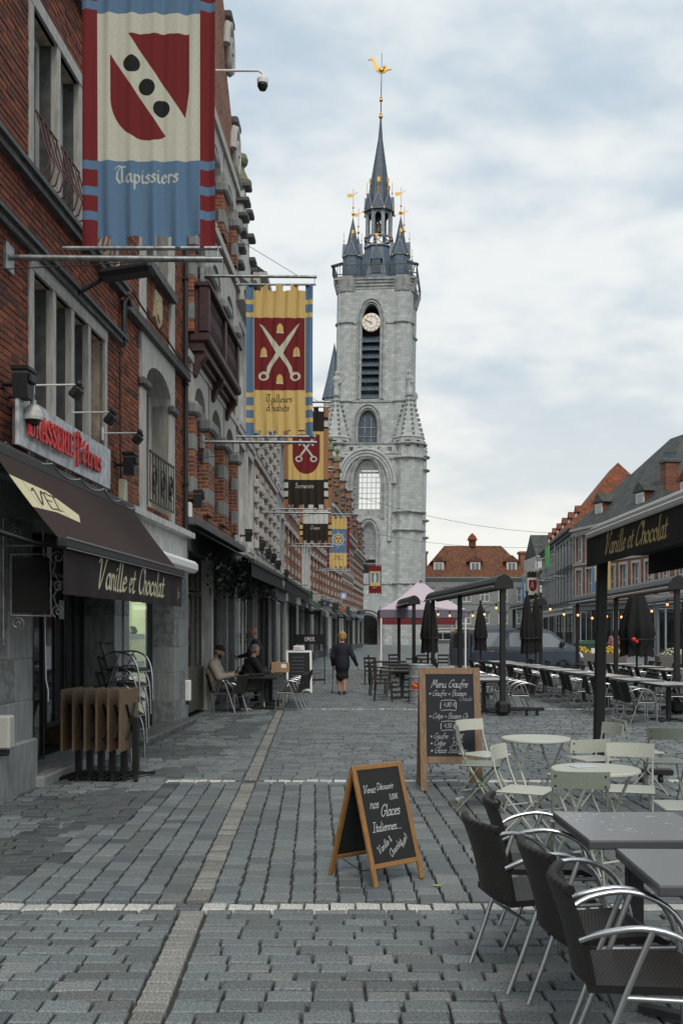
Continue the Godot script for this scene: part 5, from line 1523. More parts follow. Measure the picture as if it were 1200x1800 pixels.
# ---------------------------------------------------------------- banners
func banner_picture(kind: int) -> Image:
	var w := 640; var h := 1448
	var red := Color(.45, .1, .12); var blue := Color(.36, .48, .6); var cream := Color(.78, .78, .72); var yel := Color(.83, .71, .45); var dark := Color(.15, .12, .09); var tan := Color(.62, .45, .32); var wht := Color(.78, .79, .78)
	var im := canvas(w, h, blue)
	var cols := func(side: Color, gap: Color, lw: int, cuts: Array) -> void:
		for x in [0, w - lw]:
			im.fill_rect(Rect2i(x, 0, lw, h), side)
			for c in cuts: im.fill_rect(Rect2i(x, int(h * c[0]), lw, int(h * (c[1] - c[0]))), gap)
	var lines := [[.1, .13], [.185, .215], [.71, .74], [.795, .825], [.877, .907]]
	match kind:
		0:
			cols.call(red, blue, 72, lines)
			im.fill_rect(Rect2i(72, int(h * .226), w - 144, int(h * .484)), cream)
			fill_poly(im, PackedVector2Array([Vector2(223, 424), Vector2(515, 420), Vector2(515, 690), Vector2(495, 817)]), red)
			var s2 := PackedVector2Array([Vector2(136, 525), Vector2(400, 906)])
			for i in 11:
				var a := PI * .5 + PI * .5 * i / 10.0 - .18 * (1 - i / 10.0)
				s2.append(Vector2(324 + 188 * cos(a), 735 + 193 * sin(a)))
			fill_poly(im, s2, red)
			for c in [Vector2(237, 566), Vector2(310, 675), Vector2(381, 776)]: fill_poly(im, circle_pts(c, 40), Color(.05, .06, .07))
			write_on(im, "Tapissiers", 158, 1130, 40, cream, 0, Vector2(.2, .16), .05, false, .06)
		1:
			im.fill(yel)
			cols.call(blue, yel, 72, lines)
			im.fill_rect(Rect2i(78, int(h * .22), w - 156, int(h * .475)), red)
			for sd in [-1, 1]:
				var m := 320.0
				fill_poly(im, PackedVector2Array([Vector2(m - sd * 195, 372), Vector2(m - sd * 160, 392), Vector2(m + sd * 14, 610), Vector2(m + sd * 40, 662), Vector2(m - sd * 14, 682), Vector2(m - sd * 40, 640)]), cream)
				fill_poly(im, PackedVector2Array([Vector2(m - sd * 20, 650), Vector2(m + sd * 30, 640), Vector2(m + sd * 118, 780), Vector2(m + sd * 130, 850), Vector2(m + sd * 100, 850), Vector2(m + sd * 80, 790)]), cream)
				fill_poly(im, circle_pts(Vector2(m + sd * 152, 872), 52, 20, 44), cream)
				fill_poly(im, circle_pts(Vector2(m + sd * 154, 876), 27, 16, 22), red)
			for c in [Vector2(326, 420), Vector2(168, 648), Vector2(484, 640), Vector2(322, 900)]:
				fill_poly(im, PackedVector2Array([c + Vector2(-34, 44), c + Vector2(-28, -20), c + Vector2(-12, -46), c + Vector2(12, -46), c + Vector2(28, -20), c + Vector2(34, 44)]), yel)
				im.fill_rect(Rect2i(int(c.x) - 34, int(c.y) + 30, 68, 12), cream)
			write_on(im, "Tailleurs", 190, 1120, 38, Color(.12, .1, .08), 0, Vector2(.18, .15), .04, false, .04)
			write_on(im, "d'habits", 196, 1204, 38, Color(.12, .1, .08), 0, Vector2(.18, .15), .04, false, .04)
		2:
			im.fill(dark)
			cols.call(tan, dark, 66, lines)
			for x in [0, w - 66]:
				for y in [.14, .74, .825]: im.fill_rect(Rect2i(x + 4, int(h * y), 58, int(h * .055)), wht)
			im.fill_rect(Rect2i(66, int(h * .24), w - 132, int(h * .475)), yel); im.fill_rect(Rect2i(0, int(h * .24), 66, int(h * .47)), tan); im.fill_rect(Rect2i(w - 66, int(h * .24), 66, int(h * .47)), tan)
			var s := PackedVector2Array([Vector2(128, 390), Vector2(518, 390), Vector2(518, 720)])
			for i in 13: s.append(Vector2(323 + 195 * cos(PI * i / 12.0), 720 + 230 * sin(PI * i / 12.0)))
			fill_poly(im, s, red)
			for sd in [-1, 1]:
				fill_poly(im, PackedVector2Array([Vector2(323 - sd * 105, 470), Vector2(323 - sd * 80, 452), Vector2(323 + sd * 112, 706), Vector2(323 + sd * 86, 716)]), wht)
				fill_poly(im, circle_pts(Vector2(323 + sd * 106, 738), 52, 18, 44), wht); fill_poly(im, circle_pts(Vector2(323 + sd * 106, 738), 30, 14, 24), red)
				fill_poly(im, PackedVector2Array([Vector2(323 - sd * 130, 500), Vector2(323 - sd * 70, 458), Vector2(323 - sd * 50, 520), Vector2(323 - sd * 100, 556)]), wht)
			write_on(im, "Serruriers", 165, 1150, 36, wht, 0, Vector2(.2, .16), .05, false, .04)
		3:
			im.fill(dark)
			cols.call(tan, dark, 66, lines)
			for x in [0, w - 66]:
				for y in [.74, .825]: im.fill_rect(Rect2i(x + 4, int(h * y), 58, int(h * .055)), yel)
			im.fill_rect(Rect2i(66, int(h * .24), w - 132, int(h * .485)), wht)
			for q in [[220, 560], [300, 540], [370, 570], [430, 550]]: fill_poly(im, PackedVector2Array([Vector2(q[0], q[1]), Vector2(q[0] + 40, q[1] - 10), Vector2(q[0] + 30, q[1] + 90), Vector2(q[0] + 8, q[1] + 80)]), tan)
			fill_poly(im, circle_pts(Vector2(320, 760), 40, 14, 60), Color(.7, .6, .4))
			write_on(im, "Chasse", 218, 1160, 38, wht, 0, Vector2(.2, .16), .05, false, .05)
		4:
			im.fill(yel)
			cols.call(red, blue, 76, lines)
			im.fill_rect(Rect2i(76, int(h * .24), w - 152, int(h * .46)), blue)
			fill_poly(im, circle_pts(Vector2(320, 640), 170), cream); fill_poly(im, circle_pts(Vector2(320, 640), 140), blue); fill_poly(im, circle_pts(Vector2(320, 640), 100, 18, 116), yel)
			for q in [Vector2(280, 610), Vector2(360, 610), Vector2(320, 690)]: fill_poly(im, circle_pts(q, 24, 10, 30), dark)
			for i in 8: fill_poly(im, circle_pts(Vector2(320, 640) + Vector2.from_angle(i * PI / 4) * 215, 20, 6), yel)
			write_on(im, "Chasse", 210, 1130, 36, dark, 0, Vector2(.16, .14), .04, false, .04); write_on(im, "et Pêche", 200, 1210, 36, dark, 0, Vector2(.16, .14), .04, false, .04)
		5:
			im.fill(red)
			im.fill_rect(Rect2i(0, int(h * .22), w, int(h * .5)), blue); im.fill_rect(Rect2i(70, int(h * .22), w - 140, int(h * .5)), yel)
			fill_poly(im, PackedVector2Array([Vector2(150, 400), Vector2(490, 400), Vector2(490, 800), Vector2(320, 980), Vector2(150, 800)]), blue)
			fill_poly(im, PackedVector2Array([Vector2(290, 420), Vector2(350, 420), Vector2(400, 640), Vector2(370, 930), Vector2(270, 930), Vector2(240, 640)]), wht)
			write_on(im, "drapiers", 190, 1140, 36, cream, 0, Vector2(.18, .15), .05, false, .04)
		6:
			im.fill(blue); im.fill_rect(Rect2i(90, 340, 460, 700), Color(.55, .68, .8))
			write_on(im, "E", 180, 860, 200, wht, 0, Vector2(.2, .2), .08, false)
		7:
			im.fill(dark)
			cols.call(Color(.6, .5, .3), dark, 70, lines)
			im.fill_rect(Rect2i(70, int(h * .22), w - 140, int(h * .55)), wht)
			var s := PackedVector2Array([Vector2(130, 420), Vector2(510, 420), Vector2(510, 720)])
			for i in 11: s.append(Vector2(320 + 190 * cos(PI * i / 10.0), 720 + 230 * sin(PI * i / 10.0)))
			fill_poly(im, s, red)
			write_on(im, "A", 230, 780, 130, wht, 0, Vector2(.14, .14), .06, false)
		8:
			im.fill(blue); im.fill_rect(Rect2i(420, 0, 220, h), yel); im.fill_rect(Rect2i(0, 1280, w, 168), red)
			write_on(im, "B", 90, 820, 230, yel, 0, Vector2(.2, .2), .08, false)
	return im

func build_banner(kind: int, d: float, cx: float, top: float, wall_x: float, label: String, left := true) -> void:
	var bw := 1.41; var bh := 3.19
	var t := thing("guild_banner", label, "banner", W(cx, d, top), 0.0, "guild banners over the street")
	var m := StandardMaterial3D.new()
	m.resource_name = "banner_print"; m.albedo_texture = to_tex(banner_picture(kind)); m.roughness = .9; m.backlight_enabled = true; m.backlight = Color(.25, .25, .25)
	var mb := MB.new()
	var C := 97; var Rr := 49
	var ph := R(0, 6)
	var g := []
	for i in Rr:
		var v := i / (Rr - 1.0)
		var row := []
		for j in C:
			var u := j / (C - 1.0)
			var amp := .011 + .022 * pow(absf(v - .5) * 2, 2.0)
			var tabw := absf(sin(u * PI * 4.5))
			var z := amp * sin(u * 38 + ph + 1.3 * sin(v * 3)) + .006 * sin(u * 71 + v * 2 + ph) + .02 * sin(v * 4 + u * 3)
			var sag := .015 * (1 - absf(2 * u - 1)) * v
			row.append(Vector3((u - .5) * bw * (1 - .015 * sin(v * PI)), -v * bh - sag * .3, z))
		g.append(row)
	# grid without the gaps between the hanging loops
	var N := []
	for i in Rr:
		var row := []
		for j in C:
			var du: Vector3 = g[i][mini(j + 1, C - 1)] - g[i][maxi(j - 1, 0)]
			var dv: Vector3 = g[mini(i + 1, Rr - 1)][j] - g[maxi(i - 1, 0)][j]
			row.append(dv.cross(du).normalized())
		N.append(row)
	for i in Rr - 1:
		for j in C - 1:
			var u := (j + .5) / (C - 1)
			if i < 2 or i >= Rr - 3:
				var k := int(floor(u * 9.0))
				if k % 2 == 1: continue
			var a := Vector2(j / (C - 1.0), i / (Rr - 1.0)); var b := Vector2((j + 1) / (C - 1.0), (i + 1) / (Rr - 1.0))
			mb.quadn(g[i][j], g[i + 1][j], g[i + 1][j + 1], g[i][j + 1], N[i][j], N[i + 1][j], N[i + 1][j + 1], N[i][j + 1], a, Vector2(a.x, b.y), b, Vector2(b.x, a.y))
	part(mb, "cloth", m, t)
	var s := -1.0 if left else 1.0
	for y in [0.0, -bh]:
		pipe_run(t, "hem_pole", [Vector3(-s * (bw * .5 + .06), y, 0), Vector3(s * (bw * .5 + .2), y, 0)], .024, M.galv, 8)
		var o := .14 if y == 0.0 else -.14
		pipe_run(t, "bracket_pole", [Vector3(-s * (bw * .5 + .08), y + o, .06), Vector3(wall_x - cx, y + o + .02, .06)], .034, M.galv, 8)
		var pl := MB.new(); pl.bev(Vector3(wall_x - cx - .04, y + o - .14, -.06), Vector3(wall_x - cx + .04, y + o + .16, .18), .01); part(pl, "wall_plate", M.galv, t)
		pipe_run(t, "hanger", [Vector3(-s * (bw * .5 + .03), y, .03), Vector3(-s * (bw * .5 + .03), y + o, .05)], .007, M.galv, 5)
		pipe_run(t, "stay_cable", [Vector3(-s * bw * .3, y + o, .06), Vector3(wall_x - cx, y + o * (7.0 if y == 0.0 else 5.0), 1.3)], .006, M.iron, 4)

func build_banners() -> void:
	build_banner(0, 10.8, -2.03, 8.97, facade_x(10.8), "banner with a red shield crossed by three black discs, blue foot")
	build_banner(1, 21.5, -1.3, 9.01, facade_x(21.5), "yellow banner with white scissors and thimbles on red")
	build_banner(2, 32.1, -1.11, 8.75, facade_x(32.1), "dark brown banner with crossed white keys on a red shield")
	build_banner(3, 45, -1.14, 8.75, facade_x(45), "brown and white banner with tan side strips behind the keys banner")
	build_banner(4, 63, -.2, 8.75, facade_x(63), "yellow and blue banner with a round face emblem")
	build_banner(5, 112, 3.67, 8.9, 2.4, "small red and yellow banner with a pale figure before the belfry")
	build_banner(6, 113, 20.6, 7.7, 22.0, "pale blue banner across the square", false)
	build_banner(7, 104, 19.4, 7.8, 20.8, "dark banner with a white letter on a red shield across the square", false)
	build_banner(8, 75, 19.0, 7.2, 20.0, "blue and yellow banner on the brick house across the square", false)

# ---------------------------------------------------------------- awnings
func print_mat(key: String, im: Image, rough := .9) -> StandardMaterial3D:
	var m := StandardMaterial3D.new()
	m.resource_name = key; m.albedo_texture = to_tex(im); m.roughness = rough
	return m

func build_shop_awning() -> void:
	var F := frame_at(6, 15.15)
	var t := thing("shop_awning", "brown fabric shop awning with cream script on its valance", "awning")
	t.transform = F
	var x0 := 3.7; var x1 := 9.0
	var im := canvas(2048, 1024, Color(.2, .135, .115))
	var cream := Color(.86, .83, .68)
	fill_poly(im, PackedVector2Array([Vector2(0, 300), Vector2(380, 330), Vector2(640, 520), Vector2(560, 640), Vector2(300, 600), Vector2(0, 640)]), cream)
	write_on(im, "VEI", 120, 560, 90, Color(.2, .15, .13), .25, Vector2(.25, .2), .08, true)
	for k in 7: im.fill_rect(Rect2i(int(k * 300 + 120), 0, 4, 1024), Color(.15, .105, .09))
	var g := []
	for i in 9:
		var v := i / 8.0
		var row := []
		for j in 25: row.append(Vector3(lerpf(x0, x1, j / 24.0), lerpf(3.52, 2.6, v) - .03 * sin(v * PI), lerpf(.22, .92, v)))
		g.append(row)
	var mb := MB.new(); mb.sheet(g); part(mb, "canopy", print_mat("awning_cloth", im), t)
	var im2 := canvas(2048, 216, Color(.13, .09, .08))
	write_on(im2, "Vanille et Chocolat", 420, 162, 80, cream, .28, Vector2(.24, .16), .065, true, .03)
	write_on(im2, "foci", 1905, 150, 34, cream, .28, Vector2(.14, .1), .04, true)
	g = []
	for i in 5:
		var row := []
		for j in 90: row.append(Vector3(lerpf(x0, x1, j / 89.0), 2.53 - .44 * i / 4.0 - (.003 * sin(j * .9) if i == 4 else 0.0), .95 + .012 * sin(j * .55) * i / 4.0))
		g.append(row)
	var va := MB.new(); va.sheet(g); part(va, "valance", print_mat("valance_cloth", im2), t)
	var fb := MB.new(); fb.bev(Vector3(x0 - .02, 2.52, .88), Vector3(x1 + .02, 2.63, .99), .025); part(fb, "front_bar", M.castgrey, t)
	var ed := MB.new(); ed.box(Vector3(x0, 2.615, .985), Vector3(x1, 2.632, .998)); ed.box(Vector3(x0, 2.52, .985), Vector3(x1, 2.53, .998)); part(ed, "bar_edge", M.aludull, t)
	var cs := MB.new(); cs.bev(Vector3(x0 - .04, 3.42, .06), Vector3(x1 + .04, 3.6, .26), .05); part(cs, "roller_case", M.castgrey, t)
	for x in [x0 + .3, x1 - .3]:
		var a := MB.new(); a.tube([Vector3(x, 2.75, .1), Vector3(x + .25, 2.62, .5), Vector3(x, 2.57, .9)], .03, 6); part(a, "folding_arm", M.castgrey, t)
	pipe_run(t, "crank_rod", [Vector3(5.48, 3.3, .12), Vector3(5.48, 1.2, .16), Vector3(5.44, 1.08, .2), Vector3(5.44, .95, .2)], .011, M.aludull, 6)

func awning_frame(t: Node3D, length: float, posts: Array, roof: bool) -> void:  # local: runs along -z from 0, y up
	for z in posts:
		var p := MB.new(); p.bev(Vector3(-.055, .06, -z - .055), Vector3(.055, 2.72, -z + .055), .008); part(p, "post", M.black, t)
		var f := MB.new(); f.bev(Vector3(-.35, .1, -z - .07), Vector3(.85, .17, -z + .07), .01); f.bev(Vector3(-.14, .02, -z - .14), Vector3(.14, .3, -z + .14), .06); part(f, "foot", M.black, t)
		for x in [.5, .72]:
			var c := MB.new(); c.T = Transform3D(Basis(Vector3.RIGHT, 0) * Basis(Vector3.BACK, PI / 2), Vector3(x, .05, -z)); c.lathe([Vector2(.001, -.02), Vector2(.05, -.02), Vector2(.05, .02), Vector2(.001, .02)], 10); part(c, "caster", M.rubber, t)
	if roof:
		for sd in [-1, 1]:
			var c := MB.new(); c.prism(PackedVector2Array([Vector2(0, 2.9), Vector2(sd * .1, 2.84), Vector2(sd * .17, 2.74), Vector2(sd * .18, 2.64), Vector2(sd * .13, 2.64), Vector2(sd * .06, 2.74), Vector2(0, 2.74)]), -length, .08); part(c, "cassette", M.castgrey, t)
			var r := MB.new(); r.tube([Vector3(sd * .19, 2.64, .06), Vector3(sd * .19, 2.64, -length)], .03, 6); part(r, "front_rail", M.aludull if sd < 0 else M.castgrey, t)
		var k := MB.new(); k.prism(PackedVector2Array([Vector2(-.2, 2.6), Vector2(.2, 2.6), Vector2(.19, 2.74), Vector2(.11, 2.85), Vector2(0, 2.9), Vector2(-.11, 2.85), Vector2(-.19, 2.74)]), .08, .14); part(k, "end_cap", M.black, t)

func build_terrace_awnings() -> void:
	# near right: fabric with lettering towards the street
	var t := thing("terrace_awning", "black free-standing terrace awning with cream script, on the folding chair terrace", "awning", W(2.95, 11.8))
	t.rotation.z = -.02
	awning_frame(t, 9, [0.0, -7.4], false)
	var body := MB.new(); body.bev(Vector3(-.1, 2.66, -.1), Vector3(.16, 2.8, 8.6), .03); part(body, "cassette", M.castgrey, t)
	for q in [[-.15, 2.84, .03], [-.1, 2.9, .035], [-.03, 2.95, .03]]:
		var r := MB.new(); r.bev(Vector3(q[0] - .02, q[1] - q[2], -.14), Vector3(q[0] + .035, q[1] + q[2], 8.6), .012); part(r, "top_rail", mat("alupale", Color(.62, .63, .63), .45, .6), t)
	var im := canvas(2048, 108, Color(.07, .055, .05))
	write_on(im, "Vanille et Chocolat", 190, 80, 34, Color(.8, .72, .48), .28, Vector2(.26, .16), .07, true, .03)
	write_on(im, "Vanille et Chocolat", 1290, 80, 34, Color(.8, .72, .48), .28, Vector2(.26, .16), .07, true, .03)
	var g := []
	for i in 4:
		var row := []
		for j in 80: row.append(Vector3(-.15 + .01 * sin(j * .6) * i / 3.0, 2.82 - .34 * i / 3.0, lerpf(-.12, 8.6, j / 79.0)))
		g.append(row)
	var va := MB.new(); va.sheet(g); part(va, "valance", print_mat("valance_black", im), t)
	var v2 := MB.new(); v2.box(Vector3(.5, 2.4, .1), Vector3(.52, 2.8, 8.6)); part(v2, "rear_valance", M.blacksoft, t)
	var cl := MB.new()
	cl.box(Vector3(-.13, 2.62, -.02), Vector3(.5, 2.65, 8.6)); part(cl, "rolled_cloth", M.blacksoft, t)
	for z in [.6, 3.5, 6.5]:
		var a := MB.new(); a.tube([Vector3(.1, 2.68, z), Vector3(.5, 2.72, z + .3)], .03, 6); part(a, "folding_arm", M.castgrey, t)
	# closed roofed awnings further out
	var defs := [[3.3, 21.0, .06, 10.0, [0.0, 5.0, 9.6], "closed grey terrace awning on black posts beyond the big chalkboard"], [2.37, 33.6, .05, 5.0, [0.0, 4.6], "closed terrace awning on a black post beside the pale tent"], [7.0, 21.4, -.065, 13.0, [0.0, 6.3, 12.6], "long closed terrace awning over the aluminium chairs behind the black post"], [6.9, 35.5, -.06, 9.0, [0.0, 4.4, 8.6], "closed terrace awning in front of the dark van's bonnet"], [10.2, 26.0, -.08, 12.0, [0.0, 6.0, 11.5], "closed terrace awning by the big folded parasol"]]
	for q in defs:
		var a := thing("terrace_awning", q[5], "awning", W(q[0], q[1]), q[2])
		awning_frame(a, q[3], q[4], true)

# ---------------------------------------------------------------- fixtures on the facades
func floodlight(F: Transform3D, x: float, y: float, label: String, group := "") -> void:
	var t := thing("floodlight", label, "floodlight", Vector3.ZERO, 0, group); t.transform = F * Transform3D(Basis.from_scale(Vector3.ONE * .72), Vector3(x, y, 0))
	var a := MB.new(); a.tube([Vector3(0, 0, 0), Vector3(0, 0, .22)], .035, 8); a.bev(Vector3(-.06, -.06, 0), Vector3(.06, .06, .03), .01); part(a, "arm", M.black, t)
	var b := MB.new(); b.prism(PackedVector2Array([Vector2(-.14, .2), Vector2(.14, .2), Vector2(.16, .12), Vector2(.11, -.22), Vector2(-.11, -.22), Vector2(-.16, .12)]), .2, .42); part(b, "housing", M.castgrey, t)
	var c := MB.new(); c.bev(Vector3(-.17, .16, .18), Vector3(.17, .24, .45), .02); part(c, "lid", M.black, t)
	var d := MB.new(); d.bev(Vector3(-.12, .0, .42), Vector3(.12, .14, .47), .02); part(d, "visor", M.black, t)

func build_fixtures() -> void:
	var F := frame_at(6, 15.15)
	var G := frame_at(15.15, 19.6)
	var K := frame_at(19.6, 26.6)
	# sign board with raised red letters
	var t := thing("sign_board", "long white sign board with raised red lettering on the brown brick house", "sign"); t.transform = F
	var sx := 4.55; var ex := 7.92
	var b := MB.new(); b.bev(Vector3(sx, 3.66, .16), Vector3(sx + 2.05, 4.2, .2), .006); b.bev(Vector3(sx + 2.056, 3.66, .16), Vector3(ex, 4.2, .2), .006); part(b, "panel", M.signboard, t)
	for x in [sx + .3, sx + 1.7, ex - .3]:
		var k := MB.new(); k.box(Vector3(x, 3.72, .02), Vector3(x + .05, 4.15, .16)); part(k, "bracket", M.aludull, t)
	var font := SystemFont.new(); font.font_names = PackedStringArray(["Droid Serif"]); font.font_weight = 700
	var x := sx + .16
	for ch in "BRASSERIE":
		var tm := TextMesh.new(); tm.text = ch; tm.font = font; tm.font_size = 44; tm.pixel_size = .0085; tm.depth = .03
		tm.horizontal_alignment = HORIZONTAL_ALIGNMENT_LEFT; tm.vertical_alignment = VERTICAL_ALIGNMENT_BOTTOM
		var o := MeshInstance3D.new(); o.mesh = tm; o.material_override = M.red; o.name = "letter"
		var w: float = tm.get_aabb().size.x
		o.scale = Vector3(.68, 1, 1)
		o.position = Vector3(x - tm.get_aabb().position.x * .68, 3.79 - tm.get_aabb().position.y, .25); t.add_child(o, true)
		x += w * .66 + .02
	x += .12
	for ch in "Pétrus":
		var gp := glyph_polys(ch, .165, 0.0, Vector2(.22, .16), .06, false)
		var lm := MB.new()
		for p in gp[0]:
			var pp: PackedVector2Array = p
			lm.prism(pp.slice(0, pp.size() - 1), 0, .03)
		var o := part(lm, "letter", M.red, t); o.position = Vector3(x, 3.8, .225); o.scale.x = 1.15
		x += gp[1] * 1.15 + .035
	# lamp arms over the sign
	for q in [[5.5, 4.5, "small lamp on a white arm over the sign board, next to the dome camera"], [6.85, 4.48, "small lamp on a white arm over the middle of the sign board"], [8.2, 4.48, "small lamp on a white arm over the sign board's end near the red brick"]]:
		var l := thing("sign_lamp", q[2], "lamp", Vector3.ZERO, 0, "lamps over the sign board"); l.transform = F * Transform3D(Basis(), Vector3(q[0], q[1], 0))
		pipe_run(l, "arm", [Vector3(0, 0, 0), Vector3(0, 0, .5)], .011, M.white, 6)
		var p := MB.new(); p.bev(Vector3(-.03, -.1, 0), Vector3(.03, .08, .02), .005); part(p, "wall_plate", M.white, l)
		var k := MB.new(); k.ball(Vector3(0, .01, .53), .042, 6, 10); part(k, "joint", M.castgrey, l)
		var h := MB.new(); h.T = Transform3D(Basis(Vector3.RIGHT, .7), Vector3(0, -.1, .51)); h.bev(Vector3(-.09, -.07, -.06), Vector3(.09, .07, .03), .02); h.bar(Vector3(0, .1, 0), Vector3(0, 0, 0), .03, .03); part(h, "head", M.black, l)
	floodlight(F, 4.62, 4.3, "black floodlight beside the dome camera, over the sign's end")
	floodlight(F, 8.85, 4.15, "black floodlight on brick right of the sign board")
	floodlight(K, .35, 4.3, "black floodlight above the leafy dark canopy")
	for q in [[27.6, 4.3], [31, 4.3], [33, 4.2], [35, 4.2], [37, 4.1], [41, 4.0]]:
		floodlight(frame_at(q[0], q[0] + 1), 0, q[1], "black floodlight in the line along the row's first floor", "floodlights along the row")
	# dome camera
	var dc := thing("dome_camera", "grey dome camera hanging in front of the sign board", "camera"); dc.transform = F * Transform3D(Basis.from_scale(Vector3.ONE * .62), Vector3(4.78, 4.02, .27))
	var m := MB.new(); m.lathe([Vector2(.001, -.2), Vector2(.09, -.18), Vector2(.12, -.1)], 16); part(m, "lens_dome", M.black, dc)
	m = MB.new(); m.lathe([Vector2(.12, -.1), Vector2(.165, -.1), Vector2(.17, -.05), Vector2(.15, .06), Vector2(.09, .14), Vector2(.05, .16), Vector2(.05, .24), Vector2(.001, .24)], 16); part(m, "housing", M.camgrey, dc)
	pipe_run(dc, "arm", [Vector3(0, .22, 0), Vector3(0, .3, -.12), Vector3(0, .3, -.42)], .03, M.castgrey, 8)
	# camera on a long arm, high up
	var hc := thing("dome_camera", "white dome camera at the end of a long arm above the banners", "camera"); hc.position = W(-1.8, 23.4, 14.4)
	pipe_run(hc, "arm", [Vector3(-1.1, .14, 0), Vector3(-.1, .14, 0), Vector3(0, .08, 0), Vector3(0, -.02, 0)], .03, M.white, 8)
	m = MB.new(); m.lathe([Vector2(.12, -.16), Vector2(.13, -.06), Vector2(.05, .0), Vector2(.001, .0)], 14); part(m, "housing", M.white, hc)
	m = MB.new(); m.lathe([Vector2(.001, -.33), Vector2(.08, -.3), Vector2(.12, -.22), Vector2(.12, -.16)], 14); part(m, "lens_dome", M.black, hc)
	# street luminaire below the first banner
	var sl := thing("street_lamp", "flat black street lamp head under the first banner", "lamp"); sl.transform = F * Transform3D(Basis(), Vector3(6.9, 6.15, 0))
	m = MB.new(); m.T = Transform3D(Basis(Vector3.RIGHT, -.12), Vector3.ZERO); m.bev(Vector3(-.16, -.05, .35), Vector3(.16, .06, 1.05), .05); part(m, "head", M.castgrey, sl)
	pipe_run(sl, "bracket", [Vector3(0, -.2, 0), Vector3(0, .02, .4)], .03, M.castgrey)
	# iron hanging sign
	var hs := thing("hanging_sign", "black hanging board in a scrolled iron frame under the awning", "sign"); hs.transform = F * Transform3D(Basis(), Vector3(4.55, 0, 0))
	m = MB.new(); m.bev(Vector3(-.02, 1.93, .14), Vector3(.02, 2.5, .52), .008); part(m, "board", M.blacksoft, hs)
	var ir := MB.new()
	ir.tube([Vector3(0, 1.9, .12), Vector3(0, 2.53, .12), Vector3(0, 2.53, .54), Vector3(0, 1.9, .54), Vector3(0, 1.9, .12)], .012, 5)
	ir.tube([Vector3(0, 2.62, 0), Vector3(0, 2.62, .5)], .012, 5); ir.tube([Vector3(0, 1.6, .04), Vector3(0, 2.9, .04)], .012, 5)
	for q in [[2.5, .56, 1], [2.2, .57, -1], [1.95, .57, 1], [2.75, .12, 1], [1.82, .14, -1]]:
		var pts := []
		for k in 20:
			var r: float = .008 + .0035 * k
			pts.append(Vector3(0, q[0] + sin(k * .55) * r, q[1] + .05 + cos(k * .55) * r * q[2]))
		ir.tube(pts, .007, 5)
	ir.tube([Vector3(0, 2.5, .6), Vector3(0, 2.35, .56), Vector3(0, 2.22, .64), Vector3(0, 2.1, .56), Vector3(0, 1.95, .62)], .008, 5)
	part(ir, "scroll_frame", M.galv, hs)
	# service boxes and pipes
	for q in [[F, 8.95, 3.62, .16, .34, .12, M.beige, "beige electrical box with a red plug on the brick"], [K, .1, 3.92, .18, .3, .12, M.white, "white alarm box with an orange lamp under the floodlight"], [F, 4.3, .55, .16, .34, .2, M.camgrey, "grey meter box at the foot of the stone pier"], [G, 4.36, .4, .14, .4, .14, M.white, "white socket box at the foot of the shop pier"], [K, 2.3, 5.2, .2, .36, .12, M.white, "white alarm box on the brick pier below the balcony"]]:
		var o := thing("service_box", q[7], "box"); o.transform = q[0] * Transform3D(Basis(), Vector3(q[1], q[2], 0))
		m = MB.new(); m.bev(Vector3(0, 0, .01), Vector3(q[3], q[4], q[5]), .02); part(m, "casing", q[6], o)
		m = MB.new(); m.bev(Vector3(q[3] * .25, -.07, .03), Vector3(q[3] * .75, .0, q[5] * .8), .01); part(m, "plug", M.redlight if q[2] > 3 and q[2] < 5 else M.castgrey, o)
	var dp := thing("drainpipe", "thin dark drainpipe on the red brick by the balcony", "pipe"); dp.transform = G
	pipe_run(dp, "pipe", [Vector3(4.3, 3.5, .07), Vector3(4.3, 13.2, .07)], .045, M.castgrey, 8)
	for y in [4.5, 6.4, 8.4, 10.4]:
		m = MB.new(); m.box(Vector3(4.24, y, 0), Vector3(4.36, y + .04, .13)); part(m, "clamp", M.iron, dp)
	var d2 := thing("drainpipe", "short dark pipe bend at the seam of the two brick houses", "pipe"); d2.transform = F
	pipe_run(d2, "pipe", [Vector3(9.05, 5.95, .08), Vector3(9.05, 6.55, .08), Vector3(9.12, 6.66, .12), Vector3(9.2, 6.55, .14)], .04, M.castgrey, 8)
	# cables
	var cab := func(label: String, pts: Array, sag: float, r: float, mm: Material) -> void:
		var c := thing("cable", label, "cable")
		var o := []
		for i in pts.size() - 1:
			for k in 8:
				var f := k / 8.0
				o.append((pts[i] as Vector3).lerp(pts[i + 1], f) - Vector3(0, sag * 4 * f * (1 - f), 0))
		o.append(pts[pts.size() - 1])
		pipe_run(c, "strand", o, r, mm, 4)
	cab.call("grey cables looped along the stone ledge below the sign", [F * Vector3(4.2, 3.62, .2), F * Vector3(5.4, 3.6, .26), F * Vector3(6.4, 3.58, .26), F * Vector3(7.4, 3.6, .26), F * Vector3(8.2, 3.55, .26), F * Vector3(9.1, 3.58, .26)], .07, .012, M.aludull)
	cab.call("black cable clipped under the window band of the brown brick house", [F * Vector3(3.5, 5.9, .14), F * Vector3(5.5, 5.86, .14), F * Vector3(7.5, 5.88, .14), F * Vector3(9.1, 5.84, .14)], .03, .012, M.black)
	cab.call("thin black cable running down the brick beside the sign", [F * Vector3(8.9, 5.8, .06), F * Vector3(8.95, 4.4, .05), F * Vector3(9.0, 3.7, .05)], .0, .01, M.black)
	cab.call("thick cables along the cornice of the red brick house", [G * Vector3(0, 6.75, .18), G * Vector3(2.2, 6.7, .18), G * Vector3(4.4, 6.65, .18)], .05, .018, M.black)
	cab.call("wires slung across the square to the brick houses", [W(facade_x(60), 60, 10.5), W(19.6, 78, 9.2)], 1.0, .012, M.iron)
